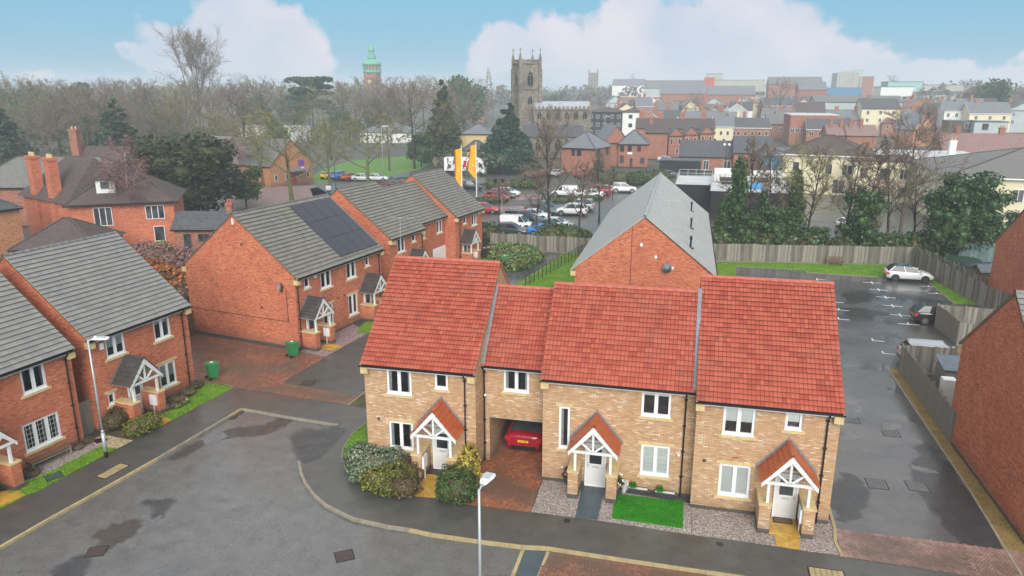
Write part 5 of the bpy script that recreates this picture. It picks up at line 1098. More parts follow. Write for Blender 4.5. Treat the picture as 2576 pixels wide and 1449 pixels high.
for (x,yb,yt,t) in ((1520,355,293,'silver lamp post before the dark modern block'),(1878,330,272,'lamp post left of the cream gabled house'),(2100,300,274,'lamp post above the terraced chimneys'),(2235,300,272,'lamp post between chimney rows')):
    p=at(x,yb); zt=atY(x,yt,p.y).z; lamp(t,p.x,p.y,zt,R(-80),2.2)
# person in white coat
def person(label,px,py,rz,coat,legs_,h=1.7):
    p=at(px,py); o=thing('person',label,'person',(p.x,p.y,0),rz); s=h/1.75
    J=[(0,0,.95,.15,.12),(0,0,1.15,.15,.11),(0,0,1.40,.19,.12),(0,0,1.50,.06,.06),(0,.02,1.66,.085,.10),(-.09,.0,.9,.09,.10),(-.12,.10,.5,.065,.07),(-.13,-.02,.08,.05,.05),(-.13,.12,.04,.045,.04),(.09,0,.9,.09,.10),(.12,-.12,.5,.065,.07),(.14,-.28,.10,.05,.05),(.14,-.16,.05,.045,.04),(-.21,0,1.38,.06,.06),(-.27,.05,1.12,.05,.05),(-.24,.22,.98,.04,.04),(.21,0,1.38,.06,.06),(.27,.05,1.12,.05,.05),(.24,.2,.96,.04,.04)]
    E=[(0,1),(1,2),(2,3),(3,4),(0,5),(5,6),(6,7),(7,8),(0,9),(9,10),(10,11),(11,12),(2,13),(13,14),(14,15),(2,16),(16,17),(17,18)]
    m=bpy.data.meshes.new('body'); m.from_pydata([Vector(j[:3])*s for j in J],E,[]); b=bpy.data.objects.new('body',m); COL.objects.link(b); b.parent=o; m.materials.append(M_[coat])
    sk=b.modifiers.new('skin','SKIN'); 
    for i,v in enumerate(m.skin_vertices[0].data): v.radius=(J[i][3]*s,J[i][4]*s); v.use_root=(i==0)
    b.modifiers.new('sub','SUBSURF').levels=1
    q=MB(); q.lathe([(.16,.0),(.20,.3),(.24,.62)][::-1] if 0 else [(.27,.72),(.22,1.0),(.20,1.25),(.23,1.42),(.10,1.52)],10); c=q.build('coat',M_[coat],o,True); c.scale=(s,s*.75,s)
    q=MB()
    for i in (5,9):
        a=Vector(J[i][:3])*s; k=Vector(J[i+1][:3])*s; f=Vector(J[i+2][:3])*s; q.tube(a,k,.11*s,.085*s,8); q.tube(k,f,.085*s,.065*s,8)
    q.build('trousers',M_[legs_],o,True,kind=None); MB().lathe([(.02,1.74*s),(.09*s,1.72*s),(.105*s,1.64*s),(.09*s,1.58*s)][::-1],10,(0,0)).build('hair',M_['carblack'],o,True)
    return o
person('person in a white coat and dark trousers walking behind the big gable',824,489,R(15),'carwhite','cardark'); person('second person in white walking beside the first behind the gable',830,489,R(10),'carwhite','carblack')
# ------------------------------------------------------------ trees
def bare(seed,h=12,cr=4.5,trunk=.35,r0=.2,limbs=9,sub=(5,5,5),up=.5,droop=0,twig=.022,lean=.03):
    g=random.Random(seed); T=MB(); Wg=MB()
    def seg(mb,p,d,l,ra,rb,n,k=3,curl=.25,dz=0):
        q=p; dd=d.copy(); pts=[(p,ra)]
        for i in range(k):
            dd=(dd+Vector((g.uniform(-1,1),g.uniform(-1,1),g.uniform(-1,1)+dz))*curl).normalized(); q2=q+dd*(l/k); pts.append((q2,ra+(rb-ra)*(i+1)/k)); q=q2
        for a,b in zip(pts,pts[1:]): mb.tube(a[0],b[0],a[1],b[1],n,cap=False)
        return pts,dd
    base=Vector((0,0,0)); pts,dd=seg(T,base,Vector((g.uniform(-lean,lean),g.uniform(-lean,lean),1)).normalized(),h*.9,r0,r0*.15,6,8,lean)
    def along(pts,t):
        x=t*(len(pts)-1); i=min(int(x),len(pts)-2); f=x-i; return pts[i][0].lerp(pts[i+1][0],f),pts[i][1]*(1-f)+pts[i+1][1]*f
    for i in range(limbs):
        t=trunk+(1-trunk)*(i+.3)/limbs; p,r=along(pts,t); a=i*2.4+g.uniform(-.5,.5); ln=cr*(1.15-.75*(t-trunk)/(1-trunk))*g.uniform(.8,1.15); d=Vector((math.cos(a),math.sin(a),up+.9*(t-trunk))).normalized()
        p1,_=seg(T,p,d,ln,r*.6,r*.12,4,4,.16,.25*up)
        for j in range(sub[0]):
            q,rr=along(p1,.25+.75*(j+g.random())/sub[0]); dj=(d+Vector((g.gauss(0,.7),g.gauss(0,.7),g.gauss(.25,.5)))).normalized(); l2=ln*.45*g.uniform(.7,1.2)
            p2,_=seg(T,q,dj,l2,max(rr*.6,.025),.014,3,2,.2,.15)
            for k in range(sub[1]):
                q3,_=along(p2,.2+.8*(k+g.random())/sub[1]); dk=(dj+Vector((g.gauss(0,.8),g.gauss(0,.8),g.gauss(.3-droop,.5)))).normalized(); l3=l2*.5*g.uniform(.7,1.2)
                p3,_=seg(Wg,q3,dk,l3,twig,twig*.5,3,1,.2,-droop)
                for m in range(sub[2]):
                    q4,_=along(p3,g.uniform(.2,1)); dm=(dk+Vector((g.gauss(0,.9),g.gauss(0,.9),g.gauss(.25-droop*2,.5)))).normalized(); Wg.tube(q4,q4+dm*l3*g.uniform(.5,.9),twig*.6,twig*.35,3,cap=False)
    return T,Wg
PROTO={}
def tree_proto(key,T,Wg,tm,wm,label='bare tree'):
    o=thing('bare_tree',label,'tree'); put('trunk',T.mesh('trunk',M_[tm],True),o); put('crown',Wg.mesh('crown',M_[wm]),o); return o
M_['twig']=plain('grey_brown_twigs',(.20,.155,.115),.9,.05,.35,1.0); M_['mosstwig']=plain('green_brown_twigs',(.21,.20,.09),.9,.05,.4,1.0)
PLACED=set()
def tree(key,x,y,h,label,rz=None,group=None,w=1.0,px=None,name=None):
    """one tree of kind key, base at world x,y, height h"""
    p=PROTO[key]; s=h/p[1]; rz=random.uniform(0,6.28) if rz is None else rz
    if key not in PLACED: PLACED.add(key); o=p[0]; o.location=(x,y,-.1); o.rotation_euler=(0,0,rz); o['label']=label
    else: o=dup(p[0],(x,y,-.1),rz,label)
    if group: o['group']=group
    o.scale=(s*w,s*w,s)
    if name: o.name=name
    return o
for k,(args,tm,wm) in {'oak':(dict(seed=1,h=14,cr=6,limbs=10,sub=(6,5,5)),'darkbark','twig'),'oak2':(dict(seed=2,h=14,cr=5.2,limbs=11,sub=(6,5,5),up=.7),'bark','twig'),
 'lime':(dict(seed=3,h=14,cr=4.0,limbs=12,sub=(5,5,5),up=1.3,trunk=.22),'bark','twig'),'moss':(dict(seed=4,h=13,cr=6,limbs=10,sub=(6,5,4),up=.45,trunk=.28,r0=.28,twig=.03),'mossbark','mosstwig'),
 'moss2':(dict(seed=5,h=12,cr=4.6,limbs=9,sub=(6,5,4),up=.9,trunk=.25,twig=.03),'mossbark','mosstwig'),'birch':(dict(seed=6,h=11,cr=3.4,limbs=12,sub=(6,7,6),up=.9,trunk=.3,droop=.45,twig=.024,r0=.16),'birchbark','redtwig'),
 'sparse':(dict(seed=7,h=12,cr=3.0,limbs=13,sub=(5,5,4),up=1.0,trunk=.3,r0=.17,twig=.034),'darkbark','twig'),'poplar':(dict(seed=8,h=20,cr=3.2,limbs=16,sub=(5,4,3),up=3.2,trunk=.12,twig=.03),'bark','twig'),'fan':(dict(seed=9,h=20,cr=11.5,limbs=16,sub=(7,6,5),up=1.5,trunk=.36,r0=.42,twig=.04),'bark','twig')}.items():
    T,Wg=bare(**args); PROTO[k]=(tree_proto(k,T,Wg,tm,wm),args['h'])
def foliage_proto(key,h,clumps,leafm,s,barkm='darkbark',tr=.2,seed=0,name='evergreen_tree',core=True,trunkh=None):
    g=random.Random(seed); o=thing(name,'evergreen tree','tree'); T=MB(); T.tube((0,0,0),(0,0,trunkh or h*.85),tr,tr*.3,7); put('trunk',T.mesh('trunk',M_[barkm],True),o); q=MB()
    for (c,r,n) in clumps: leaves(q,c,r,n,s,g,shell=.72)
    put('crown',q.mesh('crown',M_[leafm]),o)
    if core:
        q=MB()
        for (c,r,n) in clumps:
            if n<60: continue
            rows=[]
            for i in range(1,5): 
                a=math.pi*i/5; rows.append([(c[0]+r[0]*.56*math.sin(a)*math.cos(t*math.pi/4),c[1]+r[1]*.56*math.sin(a)*math.sin(t*math.pi/4),c[2]-r[2]*.56*math.cos(a)) for t in range(8)])
            q.grid(rows,True)
        put('inner_boughs',q.mesh('inner_boughs',M_[leafm],True),o,kind='stuff')
    PROTO[key]=(o,h)
def cone_clumps(g,h,r,n,per,taper=1.0,z0=.08,sag=.0,skinny=1):
    out=[]
    for i in range(n):
        t=(i/n)**.85; z=h*(z0+(1-z0)*t); rad=r*(1-t)**taper; m=max(1,int(7*(1-t)+1))
        for k in range(m):
            a=g.uniform(0,6.28); rr=rad*g.uniform(.45,.8); c=(rr*math.cos(a),rr*math.sin(a),z-sag*rr); e=max(.25,rad*.42); out.append((c,(e*skinny,e*skinny,e*.75),per))
    return out
g=random.Random(3)
foliage_proto('conifer',14.5,cone_clumps(g,14.5,5.4,24,130,.75),'conifer',.26,seed=1)
foliage_proto('thuja',20,cone_clumps(g,20,4.3,26,55,.8,sag=.5),'thuja',.32,seed=2)
foliage_proto('fir',14,cone_clumps(g,14,4.2,20,34,.9,.15,.1,1.15),'cedar',.26,seed=3,core=False)
foliage_proto('yew',12,[((0,0,5),(4,4,5),1600)]+[((3.4*math.cos(a)*g.uniform(.6,1),3.4*math.sin(a)*g.uniform(.6,1),g.uniform(2,9.5)),(2.0,2.0,2.0),330) for a in [g.uniform(0,6.28) for _ in range(34)]],'yew',.22,seed=4)
foliage_proto('cedar',20,[((g.uniform(-6,6),g.uniform(-4,4),z),(g.uniform(3,4.6),g.uniform(2.4,3.2),.75),190) for z in (10,11.5,13,14.5,15.5,16.5,17.5,18.5,19) for _ in range(3)],'cedar',.35,seed=5,core=False)
foliage_proto('ivycol',9,[((g.uniform(-.3,.3),g.uniform(-.3,.3),z),(1.05*(1.15-z/14),1.05*(1.15-z/14),1.0),170) for z in [x*.55+.6 for x in range(15)]]+[((g.uniform(-1,1),g.uniform(-1,1),g.uniform(.8,4)),(.9,.9,.8),110) for _ in range(10)],'ivy',.13,seed=6,name='ivy_clad_tree')
foliage_proto('holly',8.5,[((0,0,3.6),(1.9,1.9,3.2),500)]+[((1.8*math.cos(a)*g.uniform(.4,1.1),1.8*math.sin(a)*g.uniform(.4,1.1),g.uniform(1.5,7.2)),(.95,.95,.9),90) for a in [g.uniform(0,6.28) for _ in range(34)]],'ivy',.13,seed=7)
foliage_proto('roundever',9,[((0,0,5),(3.2,3.2,3.4),500)]+[((2.6*math.cos(a)*g.uniform(.5,1.1),2.6*math.sin(a)*g.uniform(.5,1.1),g.uniform(2.5,8)),(1.4,1.4,1.3),100) for a in [g.uniform(0,6.28) for _ in range(22)]],'dgreen',.24,seed=8)
# hedges and shrubs: leafy shells over a dark core
def shrub(label,blobs_,leafm,s=.06,dens=260,name='shrub',loc=None,twigs=None,cat='bush',group=None,seed=1):
    g=random.Random(seed); cx=sum(b[0][0] for b in blobs_)/len(blobs_); cy=sum(b[0][1] for b in blobs_)/len(blobs_); o=thing(name,label,cat,(cx,cy,0),0,group); 
    mats=leafm if isinstance(leafm,list) else [leafm]*len(blobs_); by={}
    core=MB()
    for (c,r),mt in zip(blobs_,mats):
        c=(c[0]-cx,c[1]-cy,c[2]); n=int(dens*(r[0]*r[1]+r[1]*r[2]+r[0]*r[2])); q=by.setdefault(mt,MB())
        for _ in range(n):
            while True:
                d=Vector((g.gauss(0,1),g.gauss(0,1),g.gauss(0,1)))
                if d.length>.01: break
            d.normalize(); lump=1+.16*math.sin(d.x*7+c[0])*math.cos(d.y*6+d.z*5)+g.uniform(-.12,.06); p=Vector((c[0]+d.x*r[0]*lump,c[1]+d.y*r[1]*lump,c[2]+d.z*r[2]*lump))
            if p.z<.02: continue
            a=(d+Vector((g.gauss(0,.7),g.gauss(0,.7),g.gauss(0,.7)+.3))).normalized(); b=a.orthogonal(); b.rotate(Matrix.Rotation(g.uniform(0,6.28),3,a)); e=a.cross(b); k=s*g.uniform(.6,1.3)
            q.add([p-b*k,p+e*k*.6,p+b*k,p-e*k*.6],[(0,1,2,3)])
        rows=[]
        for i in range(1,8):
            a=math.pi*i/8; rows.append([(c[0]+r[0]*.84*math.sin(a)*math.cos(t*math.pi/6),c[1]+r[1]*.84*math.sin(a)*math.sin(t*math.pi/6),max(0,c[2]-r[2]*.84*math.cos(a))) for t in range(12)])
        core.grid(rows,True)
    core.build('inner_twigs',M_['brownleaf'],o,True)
    for mt,q in by.items(): q.build('foliage',M_[mt],o)
    if twigs:
        q=MB()
        for (c,r) in blobs_:
            for _ in range(twigs):
                d=Vector((g.uniform(-1,1)*r[0]*.8,g.uniform(-1,1)*r[1]*.8,0)); q.tube((c[0]-cx+d.x*.6,c[1]-cy+d.y*.6,0),(c[0]-cx+d.x,c[1]-cy+d.y,c[2]+r[2]*g.uniform(.6,1.25)),.012,.005,3,cap=False)
        q.build('stems',M_['bark'],o,kind='stuff')
    return o
def wxy(x,y,z=0): p=at(x,y,z); return (p.x,p.y)
def blob(px,py,rx,ry,rz_,z=None): # px,py: where the blob's middle stands on the ground
    p=at(px,py,z if z is not None else rz_*.75); return ((p.x,p.y,z if z is not None else rz_*.75),(rx,ry,rz_))
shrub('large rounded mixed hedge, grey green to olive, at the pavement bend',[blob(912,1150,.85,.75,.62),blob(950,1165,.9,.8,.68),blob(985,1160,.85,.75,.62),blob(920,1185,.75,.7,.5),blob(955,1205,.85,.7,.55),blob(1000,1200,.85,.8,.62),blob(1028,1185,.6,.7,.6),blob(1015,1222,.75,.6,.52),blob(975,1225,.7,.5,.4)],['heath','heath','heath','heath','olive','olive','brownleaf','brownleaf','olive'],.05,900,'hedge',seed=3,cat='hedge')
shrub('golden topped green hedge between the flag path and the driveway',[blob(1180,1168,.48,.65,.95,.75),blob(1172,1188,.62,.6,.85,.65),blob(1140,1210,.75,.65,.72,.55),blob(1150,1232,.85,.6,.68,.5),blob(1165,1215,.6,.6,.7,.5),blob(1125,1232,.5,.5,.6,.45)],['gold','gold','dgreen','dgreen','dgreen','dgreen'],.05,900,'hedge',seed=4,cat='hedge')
shrub('clipped olive hedge beside the flag path of the left red house',[blob(340,1078,.55,.6,.5),blob(360,1068,.6,.7,.5),blob(382,1060,.5,.6,.48)],'olive',.04,900,'hedge',seed=5,cat='hedge')
shrub('dark brown clipped hedge under the small square window',[blob(288,1058,.6,.7,.6),blob(305,1048,.6,.7,.62),blob(318,1040,.5,.55,.55)],'brownleaf',.04,900,'hedge',seed=6,cat='hedge')
shrub('low bare brown twiggy plants along the wall right of the porch',[blob(425,1020,.45,.5,.22),blob(450,1002,.5,.5,.24),blob(475,985,.5,.5,.25),blob(497,968,.4,.45,.24)],'redtwig',.03,60,'shrub',twigs=220,seed=7)
shrub('low green plants at the edge of the bare twiggy bed',[blob(465,1010,.3,.3,.18),blob(447,1020,.3,.3,.15)],'laurel',.05,300,'plant',seed=8,cat='plant')
shrub('dead brown plants at the foot of the left picture edge house',[blob(80,1190,.4,.5,.16),blob(195,1122,.4,.4,.16),blob(225,1108,.3,.3,.14)],'redtwig',.03,60,'shrub',twigs=160,seed=9)
al=[(1250,628),(1272,630),(1295,632),(1262,640),(1310,628),(1332,635),(1342,642),(1325,650),(1300,655),(1292,665),(1310,662)]
shrub('glossy laurel bush at the back of the middle alley, left one',[blob(x,y,1.4,1.2,.75) for x,y in al[:4]],'laurel',.11,170,'bush',seed=10); shrub('glossy laurel bush beside the alley drive, right one',[blob(x,y,1.2,1.1,.7) for x,y in al[4:]],'laurel',.11,170,'bush',seed=11)
shrub('broad dark evergreen bush hiding the blue sports car',[blob(1392,595,2.1,1.8,1.5),blob(1425,597,2.2,1.8,1.45),blob(1455,600,1.8,1.6,1.1)],'dgreen',.14,120,'bush',seed=12); shrub('dark bush beside the far left-row house in the car park corner',[blob(1228,592,1.4,1.4,1.5),blob(1250,598,1.2,1.2,1.1)],'dgreen',.14,120,'bush',seed=13)
def hedge(label,P,w,h,leafm='dgreen',s=.13,seed=0,cat='hedge'):
    bl=[]
    for a,b in zip(P,P[1:]):
        a=Vector((*a,0)); b=Vector((*b,0)); n=max(1,int((b-a).length/(w*.9)))
        for i in range(n+1): q=a.lerp(b,i/n); bl.append(((q.x,q.y,h*.45),(w*.75,w*.75,h*.6)))
    return shrub(label,bl,leafm,s,110,'hedge',cat=cat,seed=seed)
hedge('long dark clipped hedge across the middle car park',[W2(1236,473),W2(1342,473)],1.6,1.5,seed=14); hedge('low hedge below the flagpoles in the car park',[W2(1205,512),W2(1262,509)],1.0,1.0,'thuja',seed=15)
hedge('low hedge strip between the parked columns',[W2(1395,508),W2(1440,508),W2(1500,503)],1.2,.8,seed=16); hedge('overgrown dark hedge between the brick office and the car park',[W2(1520,462),W2(1600,463),W2(1665,456)],2.6,2.2,seed=17)
hedge('red brown bare hedge right of the big conifer',[W2(1330,448),W2(1372,440)],2.0,1.3,'redtwig',.1,seed=18); hedge('brown bushes behind the left row roofs',[W2(960,480),W2(1000,478)],2.0,1.6,'redtwig',.12,seed=19)
hedge('orange leaved beech hedge behind the left houses',[(-47.5,53.5),(-43,51.0),(-38.5,49.0)],2.3,3.2,'beech',.13,seed=20,cat='hedge'); hedge('tangled russet garden shrubs by the slate outhouse',[(-53,62),(-46,60),(-41,56)],2.2,2.2,['beech' if 0 else 'redtwig'][0],.13,seed=21)
shrub('small bright green bush before the old brick house',[blob(408,640,1.3,1.2,1.3)],'laurel',.12,160,'bush',seed=22)
# named trees
T_=[('conifer',1278,432,None,256,'big dark blue green conifer in front of the church'),('thuja',1117,408,None,195,'tall drooping conifer left of the big dark conifer'),('yew',480,548,None,322,'massive dark brown green yew beside the old brick house'),
 ('fir',312,440,None,245,'layered green fir above the pink birch'),('fir',32,440,None,270,'green fir near the left picture edge'),('cedar',790,345,None,190,'flat topped dark cedar spreading above the woodland'),
 ('roundever',1168,330,None,188,'round dark evergreen far behind, left of the church'),('roundever',620,520,None,418,'dark evergreen between the yew and the hall'),
 ('birch',338,622,None,350,'reddish birch with pale trunk before the old brick house'),('birch',600,470,None,318,'pinkish birch before the long grey hall roof'),
 ('moss',735,512,None,280,'mossy bare tree in front of the brown hall gable'),('moss2',662,470,None,300,'mossy bare tree left of the hall gable'),('moss',925,472,None,292,'spreading mossy bare tree before the park lawn'),('moss2',830,480,None,300,'upright mossy bare tree behind the solar roof'),
 ('oak',1043,425,None,210,'broad dark bare tree on the park lawn'),('oak2',980,430,None,230,'dark bare tree left of the broad one on the lawn'),
 ('sparse',1383,598,None,290,'tall bare tree standing by the fence in the middle car park'),('sparse',1507,560,None,372,'bare tree rising behind the slate house ridge'),('sparse',1348,590,None,430,'thin bare tree left of the tall one in the car park'),('sparse',1455,600,None,400,'bare tree over the round bush'),
 ('birch',1262,535,None,446,'small birch among the parked red cars'),('fir',1505,455,None,392,'small dark fir in front of the brick office'),
 ('moss2',1190,470,None,400,'olive green shrubby tree behind the orange flags'),
 ('lime',1378,405,None,262,'bare tree against the church nave'),('oak2',1410,420,None,275,'bare tree right of the church porch'),
 ('fan',508,370,None,125,'tallest bare tree rising fan shaped above the left woodland'),('poplar',38,330,None,168,'tall poplar far left on the skyline'),('poplar',1222,300,None,163,'bare poplar left of the church tower'),('poplar',1240,300,None,172,'second bare poplar left of the church tower'),('poplar',1348,290,None,174,'bare poplar right of the church tower'),
 ('roundever',1380,295,None,235,'dark pine clump right of the church tower'),('fir',1418,285,None,222,'small dark pine right of the nave roof'),
 ('oak',1958,330,None,205,'big rounded bare tree in the middle of the town'),('oak2',1745,330,None,235,'bare tree before the half timbered houses'),('lime',1590,260,None,185,'distant bare tree near the far church tower'),
 ('oak2',2235,270,None,192,'distant bare tree behind the pale office block'),('oak2',2330,345,None,250,'bare tree on the far right hillside'),('oak',2560,330,None,215,'bare tree on the right skyline'),('roundever',2470,330,None,198,'dark pine on the right skyline'),('oak2',2420,330,None,205,'bare tree left of the skyline pine'),
 ('birch',2315,450,None,290,'reddish bare tree beside the pink roofed house'),('roundever',2395,355,None,308,'green bushy tree before the dormer houses')]
for k,x,yb,_,yt,l in T_:
    p=at(x,yb); h=atY(x,yt,p.y).z; tree(k,p.x,p.y,max(h,2.5),l,w={'fan':.72,'conifer':1.22,'yew':1.55,'thuja':1.3,'moss':1.35,'moss2':1.2,'oak':1.25,'fir':1.55,'cedar':1.25}.get(k,1.0))
Y0=83
for k,x,d,yt,l in [('ivycol',1848,81,395,'tallest ivy clad trunk behind the long grey fence'),('ivycol',1915,80.5,480,'second ivy clad trunk from the slate house'),('ivycol',1993,82,428,'ivy clad trunk in front of the cream house'),('ivycol',1812,80,500,'ivy covered stump beside the slate roof edge'),
 ('holly',1880,79.8,520,'leafy ivy thicket between the two first ivy trunks'),('holly',1950,80,505,'leafy ivy thicket under the spreading bare branches'),('holly',2165,81,460,'green evergreen right of the multi stemmed bare tree'),('holly',2420,83.5,410,'large holly over the pale cream building'),('holly',2370,82.5,450,'holly left of the largest one'),('holly',2470,84,455,'holly right of the largest one'),('holly',2555,88,520,'dark evergreen at the right picture edge'),
 ('holly',2060,80.5,560,'low evergreen bush at the foot of the bare stems'),('sparse',1880,82.5,330,'bare tree rising among the ivy trunks, left one'),('sparse',1940,83,350,'bare tree rising among the ivy trunks, right one'),('moss2',2010,82,365,'multi stemmed mossy bare tree before the cream house'),('sparse',2028,83,355,'slim bare stem in the multi stemmed clump'),('sparse',2120,82,345,'slender bare tree before the cream house wall, left'),('sparse',2165,84,355,'slender bare tree before the cream house wall, right'),
 ('sparse',2235,84,330,'bare tree with dark forked trunk before the cream extension'),('oak2',2262,82,285,'tallest bare tree on the right with reddish twigs'),('moss2',2200,81,520,'mossy low tree with pale trunk at the fence'),('sparse',2300,86,400,'thin bare tree left of the hollies')]:
    p=atY(x,600,d); h=atY(x,yt,d).z; tree(k,p.x,d,h,l)
hedge('dark evergreen undergrowth behind the long grey fence, left part',[(4,80.2),(13,80.6)],2.2,3.0,'ivy',.16,seed=31,cat='bush'); hedge('dark evergreen undergrowth behind the long grey fence, right part',[(16.5,80.9),(27,84)],2.0,2.6,'dgreen',.16,seed=32,cat='bush')
# the wood: bare trees one can still tell apart, then the far mass
for x,yb,yt in ((892,300,214),(922,305,222),(955,303,216),(985,300,210),(865,305,208)):
    p=at(x,yb); tree('lime' if x%2 else 'oak2',p.x,p.y,atY(x,yt,p.y).z,'grey brown bare tree in the crowded wood on the left',group='bare trees of the wood on the left',w=1.3)
g=random.Random(11); WG='bare trees of the wood on the left'
kinds=['oak','oak2','lime','oak2','oak','moss2']
pts=[]
for row,(yb,n,x0,x1) in enumerate(((430,10,-20,640),(402,14,-20,700),(378,17,-30,1130),(352,20,-30,1190),(330,16,-20,1200),(312,18,-20,1220),(298,20,-20,1250))):
    for i in range(n):
        x=x0+(x1-x0)*(i+g.uniform(.1,.9))/n; y=yb+g.uniform(-8,8)
        if yb>360 and 690<x<1100: continue
        p=at(x,y); top=g.uniform(198,240) if row>1 else g.uniform(225,300); h=max(9,min(24,atY(x,top,p.y).z)); 
        if row>3: h=max(12,min(26,atY(x,g.uniform(198,218),p.y).z))
        tree(g.choice(kinds),p.x,p.y,h,'grey brown bare tree in the crowded wood on the left',group=WG,w=g.uniform(1.0,1.35))
for i,(x,y,t) in enumerate(((232,410,285),(255,405,300),(120,380,240),(440,415,330),(505,400,320),(700,370,300),(860,345,262),(905,350,300),(1010,330,262),(575,385,310),(80,350,215),(190,345,205),(1145,330,215),(1060,420,330),(20,360,222),(140,350,228),(270,345,236),(360,340,222),(420,360,250),(650,345,236),(740,330,225),(950,335,245))):
    p=at(x,y); tree('ivycol' if i<2 else 'roundever',p.x,p.y,atY(x,t,p.y).z,['dark ivy clad trunk in the wood, left of a pair','dark ivy clad trunk in the wood, right of a pair'][i] if i<2 else 'dark evergreen standing among the bare trees of the wood',group=None if i<2 else 'evergreens among the bare wood')
# undergrowth and the far woodland as one mass
q=MB(); 
for _ in range(5200):
    x=g.uniform(-60,1260); y=g.uniform(298,445)
    if 690<x<1110 and y>372: continue
    p=at(x,y); s=g.uniform(.6,1.5); z=g.uniform(0,3.5)**1.0; leaves(q,(p.x,p.y,z),(2.2,2.2,1.2),3,s*.5,g,shell=.1)
q.build('undergrowth',leafmat('woodland_brush',[(.09,.08,.055),(.14,.125,.085),(.10,.125,.06)],.9),kind='stuff')
q=MB()
def farmass(x0,x1,d0,d1,n,h0,h1,s):
    for _ in range(n):
        x=g.uniform(x0,x1); d=g.uniform(d0,d1); p=atY(x,230,d); h=g.uniform(h0,h1)
        for _k in range(7): leaves(q,(p.x+g.uniform(-4,4),d,h*g.uniform(.3,.85)),(4.5,3,h*.2),9,s,g,shell=.3)
farmass(-40,1300,420,750,260,15,23,1.1); farmass(1300,1600,500,900,90,14,22,1.3); farmass(2300,2640,420,800,110,14,24,1.1); farmass(1600,2300,900,1400,90,14,24,2.0)
q.build('far_woodland',leafmat('far_wood',[(.11,.10,.08),(.16,.14,.11),(.10,.125,.08)],.9),kind='stuff')
# low hills on the horizon
q=MB(); rows=[[],[]]
for i in range(121):
    x=-400+i*28; d=ray(x,225); d=Vector((d.x,d.y,0)).normalized(); D_=2300; top=20+16*noise.noise((i*.09,3.1,0))+14*max(0,math.sin((x-1300)/330)) if 1250<x<2350 else 22+12*noise.noise((i*.09,3.1,0))
    rows[0].append((d.x*D_,d.y*D_,-1)); rows[1].append((d.x*(D_+500),d.y*(D_+500),max(8,top)))
q.grid(rows); q.build('hills',plain('hill_fields',(.10,.12,.08),.9,.1,.3,.01),kind='structure')
